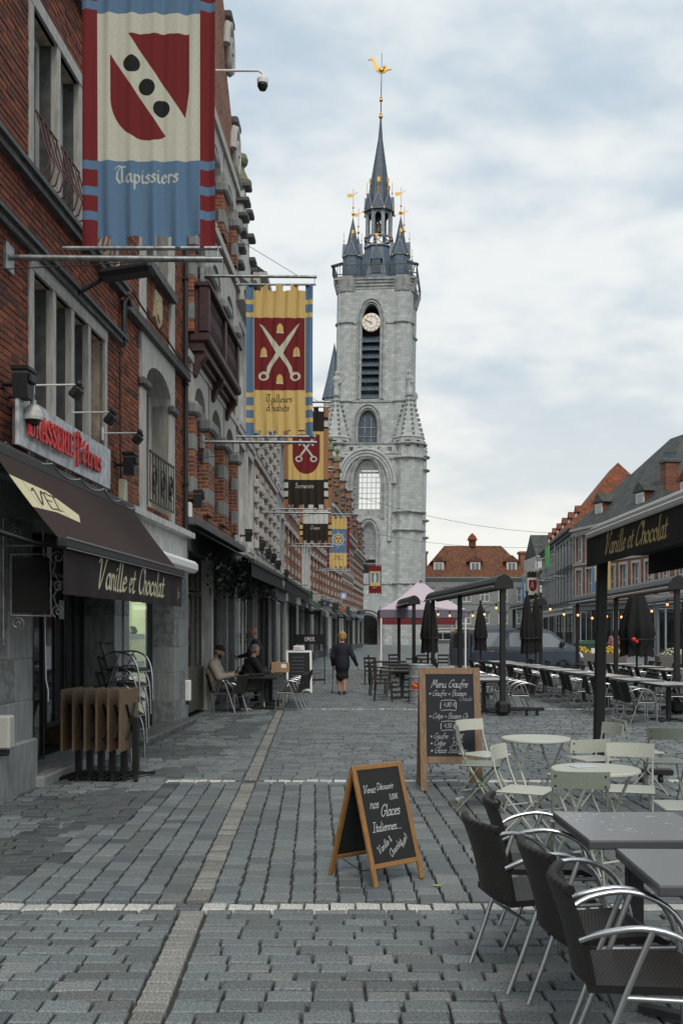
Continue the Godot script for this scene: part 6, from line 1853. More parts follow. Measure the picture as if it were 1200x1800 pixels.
	cab.call("lower wires slung across the square", [W(facade_x(75), 75, 9.5), W(18.6, 82, 8.6)], .8, .012, M.iron)
	# dark canopies with hanging garlands on the row
	for q in [[20.0, 26.3, .2, 1.25, "dark shop canopy hung with black garlands"], [27.0, 38.0, .2, 1.3, "long dark canopy along the far shops"]]:
		var C := frame_at(q[0], q[1])
		var ca := thing("shop_canopy", q[4], "awning"); ca.transform = C
		var L: float = q[1] - q[0]
		var g := []
		for i in 5:
			var v := i / 4.0
			var row := []
			for j in 20: row.append(Vector3(L * j / 19.0, lerpf(3.75, 3.1, v) + .03 * sin(j * .9) * v, lerpf(.1, q[3], v)))
			g.append(row)
		m = MB.new(); m.sheet(g); part(m, "canopy", M.blacksoft, ca)
		m = MB.new(); m.bev(Vector3(0, 3.05, q[3] - .04), Vector3(L, 3.16, q[3] + .04), .02); part(m, "front_bar", M.castgrey, ca)
		m = MB.new(); m.box(Vector3(0, 2.8, q[3] - .01), Vector3(L, 3.05, q[3])); part(m, "valance", M.blacksoft, ca)
		if q[0] < 25:
			var gd := thing("garland", "ragged black hanging garland under the dark canopy", "garland"); gd.transform = C
			var lf := MB.new()
			for k in 2600:
				var px := R(.1, L - .1)
				var len := .35 + .45 * absf(sin(px * 2.1))
				var p := Vector3(px, 3.25 - rng.randf() * len, R(.25, 1.15))
				var sz := R(.03, .07)
				lf.col = Color(.012, .016, .014) * R(.6, 1.8)
				lf.T = Transform3D(Basis.from_euler(Vector3(R(0, 6), R(0, 6), R(0, 6))), p)
				lf.quad(Vector3(-sz, 0, 0), Vector3(0, -sz * .5, 0), Vector3(sz, 0, 0), Vector3(0, sz * .5, 0))
			var o := part(lf, "leaves", M.leafdark, gd); o.set_meta("kind", "stuff")
	# small signs further down
	var g1 := thing("shop_awning", "small dark green shop awning down the row", "awning"); g1.transform = frame_at(44, 50)
	m = MB.new(); m.prism(PackedVector2Array([Vector2(.05, 3.6), Vector2(1.2, 3.0), Vector2(1.2, 2.7), Vector2(1.17, 2.7), Vector2(1.17, 2.96), Vector2(.05, 3.5)]), -5, 0); var gg := part(m, "canopy", M.green, g1); gg.rotation.y = -PI / 2
	var ph := thing("cross_sign", "small blue and white cross sign on the row of shops", "sign"); ph.transform = frame_at(78, 80)
	m = MB.new(); m.bev(Vector3(-.1, 4.1, .3), Vector3(.1, 4.6, .75), .02); part(m, "panel", mat("crossblue", Color(.25, .4, .65), .5), ph)
	m = MB.new(); m.box(Vector3(-.12, 4.17, .48), Vector3(.12, 4.53, .57)); m.box(Vector3(-.125, 4.3, .36), Vector3(.125, 4.4, .69)); part(m, "cross", M.white, ph)

# ---------------------------------------------------------------- furniture
func wicker_chair() -> Node3D:  # faces +z, origin on the ground
	var t := thing("wicker_chair", "-", "chair")
	var g := []
	for i in 9:
		var v := i / 8.0
		var row := []
		for j in 11:
			var u := j / 10.0 - .5
			row.append(Vector3(u * (.43 - .02 * v), lerpf(.79, .43, v), -.29 + .1 * v - .05 * cos(u * PI) + .03 * sin(v * PI) * .4))
		g.append(row)
	slab(t, "backrest", g, .022)
	g = []
	for i in 9:
		var v := i / 8.0
		var row := []
		for j in 9:
			var u := j / 8.0 - .5
			row.append(Vector3(u * (.42 + .04 * v), .435 - .012 * cos(u * PI) + (.012 * v if v < .9 else -.02), -.22 + .45 * v))
		g.append(row)
	slab(t, "seat", g, .03)
	var rim := MB.new()
	var pts := []
	for j in 11:
		var u := j / 10.0 - .5
		pts.append(Vector3(u * .445, .785, -.275 - .05 * cos(u * PI) - .012))
	rim.tube(pts, .02, 8); part(rim, "top_roll", M.wicker, t)
	for s in [-1, 1]:
		var x: float = s * .25
		var a := MB.new()
		a.tube(smooth_path([Vector3(s * .215, .6, -.25), Vector3(x, .64, -.17), Vector3(x + s * .015, .665, -.04), Vector3(x + s * .02, .645, .08), Vector3(x + s * .02, .58, .18), Vector3(x + s * .015, .46, .24), Vector3(x + s * .01, .3, .265), Vector3(x + s * .01, .0, .275)], 3), .0125, 8); part(a, "arm", M.alu, t)
		var l := MB.new(); l.tube([Vector3(x + s * .018, .655, .0), Vector3(x, .42, -.09), Vector3(x - s * .005, .2, -.17), Vector3(x - s * .01, 0, -.25)], .0125, 8); part(l, "leg", M.aludull, t)
		var r := MB.new(); r.tube([Vector3(x, .405, -.1), Vector3(x, .4, .25)], .011, 6); part(r, "side_rail", M.aludull, t)
	for z in [[-.12, .32], [.245, .39]]:
		var c := MB.new(); c.tube([Vector3(-.25, z[1], z[0]), Vector3(.25, z[1], z[0])], .01, 6); part(c, "stretcher", M.aludull, t)
	return t

func slab(t: Node3D, called: String, g: Array, th: float) -> void:  # a grid given thickness
	var mb := MB.new()
	var back := []
	var Rn := g.size(); var C: int = g[0].size()
	for i in Rn:
		var row := []
		for j in C:
			var du: Vector3 = g[i][mini(j + 1, C - 1)] - g[i][maxi(j - 1, 0)]
			var dv: Vector3 = g[mini(i + 1, Rn - 1)][j] - g[maxi(i - 1, 0)][j]
			row.append(g[i][j] - dv.cross(du).normalized() * th)
		back.append(row)
	mb.sheet(g); mb.sheet(back, true)
	for j in C - 1:
		mb.quad(g[0][j + 1], back[0][j + 1], back[0][j], g[0][j]); mb.quad(g[Rn - 1][j], back[Rn - 1][j], back[Rn - 1][j + 1], g[Rn - 1][j + 1])
	for i in Rn - 1:
		mb.quad(g[i][0], back[i][0], back[i + 1][0], g[i + 1][0]); mb.quad(g[i + 1][C - 1], back[i + 1][C - 1], back[i][C - 1], g[i][C - 1])
	part(mb, called, M.wicker, t)

func folding_chair(m: Material) -> Node3D:
	var t := thing("folding_chair", "-", "chair")
	var g := MB.new()
	var n := 6
	for i in n:
		var a := (float(i) / n - .5); var b := (float(i + 1) / n - .5)
		var za := -.215 - .03 * cos(a * PI); var zb := -.215 - .03 * cos(b * PI)
		g.T = Transform3D.IDENTITY
		var P := func(u: float, z: float, y: float, o: float) -> Vector3: return Vector3(u * .39, y, z + o - (y - .68) * .15)
		g.quad(P.call(a, za, .685, .008), P.call(b, zb, .685, .008), P.call(b, zb, .8, .008), P.call(a, za, .8, .008)); g.quad(P.call(b, zb, .685, -.008), P.call(a, za, .685, -.008), P.call(a, za, .8, -.008), P.call(b, zb, .8, -.008))
		g.quad(P.call(a, za, .8, .008), P.call(b, zb, .8, .008), P.call(b, zb, .8, -.008), P.call(a, za, .8, -.008)); g.quad(P.call(b, zb, .685, .008), P.call(a, za, .685, .008), P.call(a, za, .685, -.008), P.call(b, zb, .685, -.008))
		if i == 0: g.quad(P.call(a, za, .685, -.008), P.call(a, za, .685, .008), P.call(a, za, .8, .008), P.call(a, za, .8, -.008))
		if i == n - 1: g.quad(P.call(b, zb, .685, .008), P.call(b, zb, .685, -.008), P.call(b, zb, .8, -.008), P.call(b, zb, .8, .008))
	part(g, "backrest", m, t)
	for s in [-1, 1]:
		var rv := MB.new(); rv.ball(Vector3(s * .165, .77, -.245), .008, 4, 6); rv.ball(Vector3(s * .165, .7, -.235), .008, 4, 6); part(rv, "rivet", M.iron, t)
	var s2 := MB.new(); s2.bev(Vector3(-.2, .44, -.19), Vector3(.2, .458, .2), .008); part(s2, "seat", m, t)
	for s in [-1, 1]:
		var a := MB.new(); a.tube([Vector3(s * .18, .79, -.235), Vector3(s * .18, .62, -.2), Vector3(s * .18, .44, -.13), Vector3(s * .18, .0, .24)], .0085, 6); part(a, "leg", m, t)
		var b := MB.new(); b.tube([Vector3(s * .158, .44, .17), Vector3(s * .158, .0, -.24)], .0085, 6); part(b, "leg", m, t)
	var c := MB.new(); c.tube([Vector3(-.18, .05, .2), Vector3(.18, .05, .2)], .008, 6); c.tube([Vector3(-.158, .06, -.18), Vector3(.158, .06, -.18)], .008, 6); part(c, "stretcher", m, t)
	return t

func round_table(at: Vector3, label: String) -> void:
	var t := thing("bistro_table", label, "table", at, .5)
	var a := MB.new(); a.lathe([Vector2(.001, .705), Vector2(.31, .705), Vector2(.325, .712), Vector2(.325, .725), Vector2(.318, .733), Vector2(.001, .735)], 32); part(a, "table_top", M.bistro, t)
	for s in [-1, 1]:
		var b := MB.new(); b.tube([Vector3(s * .2, .7, .16), Vector3(s * .2, 0, -.24)], .012, 6); part(b, "leg", M.bistro, t)
		b = MB.new(); b.tube([Vector3(s * .175, .7, -.16), Vector3(s * .175, 0, .24)], .012, 6); part(b, "leg", M.bistro, t)
	var c := MB.new(); c.tube([Vector3(-.2, .08, -.19), Vector3(.2, .08, -.19)], .009, 6); c.tube([Vector3(-.175, .08, .19), Vector3(.175, .08, .19)], .009, 6); part(c, "stretcher", M.bistro, t)

func slab_table(at: Vector3, w: float, dp: float, top: Material, edge: Material, turn: float, label: String, group := "") -> Node3D:
	var t := thing("terrace_table", label, "table", at, turn, group)
	var a := MB.new(); a.bev(Vector3(-w * .5, .685, -dp * .5), Vector3(w * .5, .728, dp * .5), .006); part(a, "edge", edge, t)
	var b := MB.new(); b.box(Vector3(-w * .5 + .008, .728, -dp * .5 + .008), Vector3(w * .5 - .008, .731, dp * .5 - .008)); part(b, "table_top", top, t)
	var c := MB.new(); c.bev(Vector3(-.04, .04, -.04), Vector3(.04, .66, .04), .006); part(c, "post", M.castgrey, t)
	var u := MB.new(); u.bev(Vector3(-.25, .655, -.03), Vector3(.25, .684, .03), .005); u.box(Vector3(-.03, .656, -.25), Vector3(.03, .683, .25)); part(u, "spider", M.black, t)
	var f := MB.new()
	for k in 4:
		var d := Vector3(cos(k * PI / 2 + PI / 4), 0, sin(k * PI / 2 + PI / 4))
		f.bar(Vector3(0, .05, 0), d * .36 + Vector3(0, .025, 0), .06, .03)
	part(f, "foot", M.castgrey, t)
	return t

func facing(v: Vector2) -> float: return atan2(v.x, -v.y)  # v: (x, depth) direction the chair looks

func build_terrace() -> void:
	# nearest wicker chairs
	var wc := wicker_chair()
	var near := [[.98, 5.22, Vector2(.96, .25), "wicker armchair standing a little back from the wet stone table"], [1.16, 5.82, Vector2(.99, -.1), "wicker armchair at the far corner of the wet stone table"], [1.15, 4.58, Vector2(.97, .12), "wicker armchair squeezed between two others at the dry stone table"], [1.16, 3.98, Vector2(.95, -.12), "wicker armchair at the end of the row by the dry stone table"]]
	var first := true
	for q in near:
		var o := wc if first else copy(wc, Vector3.ZERO, 0)
		first = false
		o.position = W(q[0], q[1]); o.rotation.y = facing(q[2]); o.set_meta("label", q[3])
	var wt := slab_table(W(1.53, 5.36), .68, .78, M.tabletop, M.tableedge, .02, "grey stone-topped table speckled with rain puddles")
	slab_table(W(1.62, 4.43), .7, .7, M.tabletop, M.tableedge, -.02, "grey stone-topped table with a dry top beside the wicker chairs")
	# rain left on the table
	var wet := MB.new()
	for k in 46:
		wet.T = Transform3D(Basis(Vector3.UP, R(0, 3)).scaled(Vector3(R(.6, 2.2), 1, R(.4, 1))), Vector3(R(-.3, .3), .7315, R(-.36, .36)))
		wet.lathe([Vector2(R(.008, .02), 0), Vector2(.006, .0018), Vector2(.0005, .002)], 8)
	var wm := mat("water", Color(.3, .31, .32), .03); wm.metallic_specular = .8
	var pd := part(wet, "puddles", wm, wt); pd.set_meta("kind", "stuff")
	# folding chairs and round tables
	round_table(W(1.87, 7.55), "round pale green bistro table beside the black awning post")
	round_table(W(1.84, 9.71), "round pale green bistro table near the big chalkboard")
	var pp := thing("paper_menu", "pale paper menu lying on the round table", "paper", W(1.8, 7.62, .7365), .3)
	var pm := MB.new(); pm.box(Vector3(-.09, 0, -.06), Vector3(.09, .003, .06)); part(pm, "sheet", mat("bluepaper", Color(.5, .55, .62), .8), pp)
	var fl := folding_chair(M.bistro)
	var fd := folding_chair(M.bistrodark)
	var defs := [[0, 1.36, 10.0, Vector2(1, -.15), 1, "dark folding chair turned side-on before the big chalkboard"], [0, 1.5, 10.75, Vector2(.6, -.8), 0, "pale folding chair behind the round table nearest the chalkboard"], [0, 2.1, 9.15, Vector2(-.3, 1), 0, "pale folding chair between the two round tables"], [0, 2.55, 10.4, Vector2(-1, -.3), 0, "folding chair right of the chalkboard's round table"], [0, 1.5, 8.35, Vector2(.9, -.45), 0, "pale folding chair angled towards the round table by the post"], [0, 1.64, 7.12, Vector2(.15, 1), 1, "dark-backed folding chair pushed against the round table by the post"], [0, 2.36, 8.4, Vector2(-.3, -1), 0, "pale folding chair behind the round table by the post"], [0, 3.2, 10.2, Vector2(.1, 1), 1, "dark folding chair at the terrace edge right of the post"], [0, 3.2, 11.0, Vector2(1, .1), 0, "pale folding chair seen edge-on right of the post"], [0, 2.55, 7.6, Vector2(-1, .05), 0, "folding chair on the inner side of the round table by the post"], [0, 3.3, 9.0, Vector2(-1, .3), 0, "folding chair alone at the right edge of the terrace"]]
	var used := [false, false]
	for q in defs:
		var src: Node3D = fd if q[4] else fl
		var o := src if not used[q[4]] else copy(src, Vector3.ZERO, 0)
		used[q[4]] = true
		o.position = W(q[1], q[2]); o.rotation.y = facing(q[3]); o.set_meta("label", q[5])
	# rows further out: aluminium chairs along pale tables
	var gl := "aluminium and wicker armchair at the pale tables of the far terrace"
	var put := func(x: float, d: float, v: Vector2) -> void:
		var o := copy(wc, W(x, d), facing(v) + R(-.12, .12), gl); o.set_meta("group", "far terrace chairs")
	for k in 9:
		var d := 19.6 + k * 1.75
		var x := 5.75 - (d - 19.6) * .075
		slab_table(W(x + .55, d + .15), .75, 1.25, M.paletop, M.castgrey, .06, "pale topped table in the rows of the far terrace", "far terrace tables")
		for q in [-.3, .38]:
			put.call(x - .15 + R(-.06, .06), d + q, Vector2(1, .05)); put.call(x + 1.25 + R(-.06, .06), d + q, Vector2(-1, .05))
	for k in 5:
		var d := 21.6 + k * 1.7
		var x := 3.0 - (d - 21.6) * .04
		slab_table(W(x, d), .75, 1.2, M.paletop, M.castgrey, .05, "pale topped table under the closed grey awning", "awning tables")
		for q in [-.3, .36]: put.call(x + .75, d + q, Vector2(-1, .1))
	for k in 5:
		var d := 22.5 + k * 2.2
		slab_table(W(8.6, d), .75, 1.25, M.paletop, M.castgrey, .06, "pale topped table in the rows of the far terrace", "far terrace tables")
		for q in [-.3, .38]: put.call(7.95, d + q, Vector2(1, 0)); put.call(9.3, d + q, Vector2(-1, 0))
	# left terrace by the shops
	var ld := [[-2.6, 22.3, Vector2(1, .1), "aluminium armchair under the man in the beige jacket"], [-2.35, 21.9, Vector2(-1, .5), "empty aluminium armchair next to the man in the beige jacket"], [-2.08, 24.0, Vector2(.9, .5), "aluminium armchair under the man in the black coat"], [-2.0, 22.8, Vector2(-.3, 1), "empty aluminium armchair tucked under the dark tables"]]
	for q in ld: copy(wc, W(q[0], q[1]), facing(q[2]), q[3])
	for k in 4:
		var o := copy(wc, W(-1.12 + k * .03, 22.3 + k * .75), facing(Vector2(-1, .1)) + R(-.1, .1), "aluminium armchair in the line facing the dark tables by the shops"); o.set_meta("group", "chairs facing the shop tables")
	for k in 3: slab_table(W(-1.75 + k * .02, 22.7 + k * 1.1), .7, .75, M.castgrey, M.black, 0, "dark table in the line along the shop fronts", "dark tables by the shops")
	# chairs stacked beside the door
	for k in 5:
		var o := copy(wc, W(-3.02 + k * .03, 13.9 - k * .01, k * .2), facing(Vector2(1, -.15)), "wicker armchair in the stack behind the folded tables"); o.set_meta("group", "stacked armchairs")
	# folded tables leaning in a row
	for k in 6:
		var t := thing("folded_table", "outermost folded wooden table with its crossed iron bracket showing" if k == 5 else "folded wooden table closest to the shop door in the row" if k == 0 else "wooden table folded upright between others beside the shop door", "table", W(-3.22 + k * .14, 12.25 - k * .02), -.12, "folded tables by the shop door")
		var a := MB.new(); a.bev(Vector3(-.012, .34, -.33), Vector3(.012, 1.06, .33), .004); part(a, "table_top", M.ply, t)
		var b := MB.new(); b.bev(Vector3(.05, .04, -.04), Vector3(.12, .72, .04), .006); part(b, "post", M.black, t)
		var c := MB.new(); c.bar(Vector3(.022, .48, -.14), Vector3(.022, .88, .16), .02, .035, Vector3.RIGHT); c.bar(Vector3(.024, .88, -.14), Vector3(.024, .48, .16), .02, .035, Vector3.RIGHT); c.box(Vector3(.02, .64, -.05), Vector3(.06, .74, .05)); part(c, "spider", M.black, t)
		var f := MB.new()
		for s in [-1, 1]: f.bar(Vector3(.08, .05, 0), Vector3(.08 + .12, .022, s * .34), .05, .03); f.bar(Vector3(.08, .05, 0), Vector3(.08 - .12, .022, s * .34), .05, .03)
		part(f, "foot", M.black, t)
	# dark wooden chairs and tables towards the tent
	var dw := thing("wooden_chair", "-", "chair")
	var m := MB.new(); m.bev(Vector3(-.21, .43, -.2), Vector3(.21, .47, .22), .01); part(m, "seat", M.darkwood, dw)
	for s in [-1, 1]:
		m = MB.new(); m.bar(Vector3(s * .18, 0, -.24), Vector3(s * .19, .45, -.19), .035, .035); m.bar(Vector3(s * .19, .45, -.19), Vector3(s * .19, .88, -.27), .035, .03); part(m, "leg", M.darkwood, dw)
		m = MB.new(); m.bar(Vector3(s * .19, 0, .2), Vector3(s * .19, .45, .19), .035, .035); part(m, "leg", M.darkwood, dw)
	for y in [.56, .68, .82]:
		m = MB.new(); m.bev(Vector3(-.18, y, -.25), Vector3(.18, y + .07, -.225), .005); part(m, "slat", M.darkwood, dw)
	var spots := [[1.05, 25.4, Vector2(1, 0)], [1.0, 27.6, Vector2(1, .1)], [2.3, 27.5, Vector2(-1, 0)], [1.2, 30, Vector2(1, 0)], [2.5, 30.2, Vector2(-1, .2)], [1.0, 33, Vector2(.4, 1)], [2.2, 33.5, Vector2(-1, 0)], [1.9, 25.2, Vector2(-.9, .3)], [2.9, 36, Vector2(.2, -1)], [3.6, 36.5, Vector2(-.2, -1)], [2.0, 37, Vector2(.5, -1)], [1.2, 36, Vector2(1, 0)]]
	for i in spots.size():
		var q: Array = spots[i]
		var o := dw if i == 0 else copy(dw, Vector3.ZERO, 0)
		o.position = W(q[0], q[1]); o.rotation.y = facing(q[2]); o.set_meta("label", "dark wooden slat-back chair on the terrace before the tent"); o.set_meta("group", "dark chairs by the tent")
	for q in [[1.55, 26.2], [1.7, 28.6], [1.8, 31.2], [1.6, 34.0], [2.9, 37.4]]: slab_table(W(q[0], q[1]), 1.1, .7, M.castgrey, M.darkwood, R(-.1, .1), "dark table among the wooden chairs before the tent", "dark tables by the tent")

# ---------------------------------------------------------------- boards
func a_board(called: String, at: Vector3, turn: float, w: float, h: float, spread: float, fw: float, wood: Material, im: Image, label: String, low := .18) -> Node3D:
	var t := thing(called, label, "chalkboard", at, turn)
	var lean := atan2(spread * .5, h)
	for s in [1, -1]:
		var leaf := group_node("leaf", t)
		leaf.transform = Transform3D(Basis(Vector3.UP, 0.0 if s > 0 else PI), Vector3.ZERO) * Transform3D(Basis(Vector3.RIGHT, -lean), Vector3(0, 0, spread * .5))
		var len := h / cos(lean)
		for x in [-1, 1]:
			var a := MB.new(); a.bev(Vector3(x * (w * .5 - fw * .5) - fw * .5, 0, -.013), Vector3(x * (w * .5 - fw * .5) + fw * .5, len, .013), .004); part(a, "stile", wood, leaf)
		for y in [low, len - fw]:
			var a := MB.new(); a.bev(Vector3(-w * .5 + fw, y, -.011), Vector3(w * .5 - fw, y + fw, .011), .004); part(a, "rail", wood, leaf)
		var b := MB.new(); b.box(Vector3(-w * .5 + fw, low + fw, -.006), Vector3(w * .5 - fw, len - fw, .0)); part(b, "board", M.chalkboard, leaf)
		if s > 0:
			var c := MB.new(); c.quad(Vector3(-w * .5 + fw, low + fw, .003), Vector3(w * .5 - fw, low + fw, .003), Vector3(w * .5 - fw, len - fw, .003), Vector3(-w * .5 + fw, len - fw, .003))
			part(c, "chalk_writing", print_mat("chalk", im, .8), leaf)
	pipe_run(t, "chain", [Vector3(-w * .3, low * .9, spread * .4), Vector3(-w * .3, low * .5, 0), Vector3(-w * .3, low * .9, -spread * .4)], .004, M.iron, 4)
	return t

func build_boards() -> void:
	var ink := Color(.8, .82, .82); var bg := Color(.11, .115, .125)
	var pen := Vector2(.1, .12)
	var im := canvas(760, 1240, bg)
	write_on(im, "Venez", 50, 310, 50, ink, .25, pen, .07); write_on(im, "Découvrir", 300, 285, 46, ink, .25, pen, .07, true, -.02)
	write_on(im, "nos", 120, 520, 66, ink, .3, pen, .06); write_on(im, "3,00€", 490, 430, 44, ink, .1, pen, .07)
	write_on(im, "Glaces", 280, 640, 76, ink, .3, pen, .06, true, -.03)
	write_on(im, "Italiennes....", 90, 830, 62, ink, .25, pen, .065, true, -.02)
	write_on(im, "Vanille &", 130, 1130, 46, ink, .25, pen, .07, true, 0.0, -.55); write_on(im, "Chocolat", 330, 1190, 46, ink, .25, pen, .07, true, 0.0, -.6); write_on(im, "miam!!", 570, 1090, 40, ink, .2, pen, .07, true, 0.0, -.9)
	var a := a_board("folding_chalkboard", W(.245, 7.28), facing(Vector2(.37, -.29)) , .46, .8, .5, .035, M.oak, im, "small orange wooden A-frame chalkboard standing on the setts", .12)
	a.rotation.y = atan2(.63, .78)
	im = canvas(860, 1560, Color(.1, .125, .16))
	write_on(im, "Menu Gaufre", 100, 250, 74, ink, .25, pen, .05, true, -.06)
	write_on(im, "* Gaufre + Boisson", 50, 410, 54, ink, .25, pen, .045, true, -.07); write_on(im, "Chaude", 600, 505, 44, Color(.6, .66, .72), .25, pen, .045, true, -.05)
	for q in [[500, 690, "4,80 €"], [900, 1070, "4,50 €"]]:
		write_on(im, q[2], 320, q[0] + 115, 50, ink, .1, pen, .05)
		for y in [q[0], q[1]]:
			for k in 12: fill_poly(im, PackedVector2Array([Vector2(270 + k * 22, y - 14 * sin(k * PI / 12.0)), Vector2(292 + k * 22, y - 14 * sin((k + 1) * PI / 12.0)), Vector2(292 + k * 22, y + 8 - 14 * sin((k + 1) * PI / 12.0)), Vector2(270 + k * 22, y + 8 - 14 * sin(k * PI / 12.0))]), ink)
		for x in [262, 540]: fill_poly(im, PackedVector2Array([Vector2(x, q[0] + 30), Vector2(x + 9, q[0] + 30), Vector2(x + 2, q[1] - 20), Vector2(x - 7, q[1] - 20)]), ink)
	write_on(im, "* Crêpe + Boisson Ch", 50, 840, 50, ink, .25, pen, .045, true, -.08)
	write_on(im, "* Gaufre   2,50€", 60, 1220, 52, ink, .25, pen, .045, true, -.04); write_on(im, "* Crêpe    2,50€", 60, 1350, 52, ink, .25, pen, .045, true, -.04); write_on(im, "* Glace Italienne", 60, 1490, 56, ink, .25, pen, .045, true, -.05)
	a_board("folding_chalkboard", W(1.2, 11.45), .0, .68, 1.33, .62, .075, M.pine, im, "tall wooden chalkboard with a menu beside the folding chairs", .3)
	# white board further back with a card box before it
	im = canvas(600, 1000, Color(.1, .11, .13))
	for k in 6:
		for j in 14: fill_poly(im, PackedVector2Array([Vector2(80 + j * 26, 130 + k * 100 - R(0, 22)), Vector2(98 + j * 26, 128 + k * 100 - R(0, 18)), Vector2(96 + j * 26, 136 + k * 100), Vector2(78 + j * 26, 138 + k * 100)]), Color(.4, .43, .45))
	for q in [[350, 760], [440, 740]]: fill_poly(im, PackedVector2Array([Vector2(q[0], q[1]), Vector2(q[0] + 60, q[1]), Vector2(q[0] + 50, q[1] + 180), Vector2(q[0] + 10, q[1] + 180)]), Color(.8, .6, .3) if q[0] > 400 else Color(.6, .2, .15))
	var wb := a_board("pavement_board", W(-1.2, 28.9), .1, .72, 1.18, .5, .06, M.white, im, "white framed pavement board beyond the chairs by the shops", .05)
	var tp := MB.new(); tp.bev(Vector3(-.16, 1.17, -.03), Vector3(.16, 1.32, .03), .02); part(tp, "top_sign", M.white, wb)
	var fx := 0.0
	var lm := MB.new()
	for ch in "FILOU":
		var gp := glyph_polys(ch, .032, 0, Vector2(.2, .12), .1, false)
		for p in gp[0]:
			var pq: PackedVector2Array = p
			var sh := PackedVector2Array()
			for z in pq.slice(0, pq.size() - 1): sh.append(z + Vector2(-.12 + fx, 1.21))
			lm.prism(sh, .03, .034)
		fx += gp[1]
	part(lm, "lettering", M.red, wb)
	var bx := thing("cardboard_box", "brown cardboard box with a white label on the dark table", "box", W(-1.5, 24.8, .735), .2)
	var m := MB.new(); m.bev(Vector3(-.22, 0, -.15), Vector3(.22, .24, .15), .004); part(m, "carton", M.card, bx)
	m = MB.new(); m.box(Vector3(.02, .11, .15), Vector3(.14, .2, .153)); part(m, "sticker", M.white, bx)
	# black barrier with white lettering
	var br := thing("terrace_barrier", "black fabric terrace barrier with white capital lettering", "barrier", W(-1.05, 33.5), .1)
	for x in [-.5, .5]:
		m = MB.new(); m.tube([Vector3(x, 0, 0), Vector3(x, 1.62, 0)], .016, 6); m.lathe([Vector2(.001, .0), Vector2(.15, .0), Vector2(.15, .015), Vector2(.001, .02)], 12); part(m, "post", M.black, br)
	im = canvas(512, 160, Color(.08, .08, .085)); write_on(im, "OMER.", 180, 110, 32, Color(.8, .8, .78), 0, Vector2(.2, .2), .12, false, .1)
	m = MB.new(); m.box(Vector3(-.52, 1.3, -.01), Vector3(.52, 1.62, .0)); part(m, "banner", M.blacksoft, br)
	m = MB.new(); m.quad(Vector3(-.52, 1.3, .004), Vector3(.52, 1.3, .004), Vector3(.52, 1.62, .004), Vector3(-.52, 1.62, .004)); part(m, "print", print_mat("barrier_print", im), br)
	m = MB.new(); m.box(Vector3(-.52, .1, -.01), Vector3(.52, .16, .01)); part(m, "lower_bar", M.black, br)

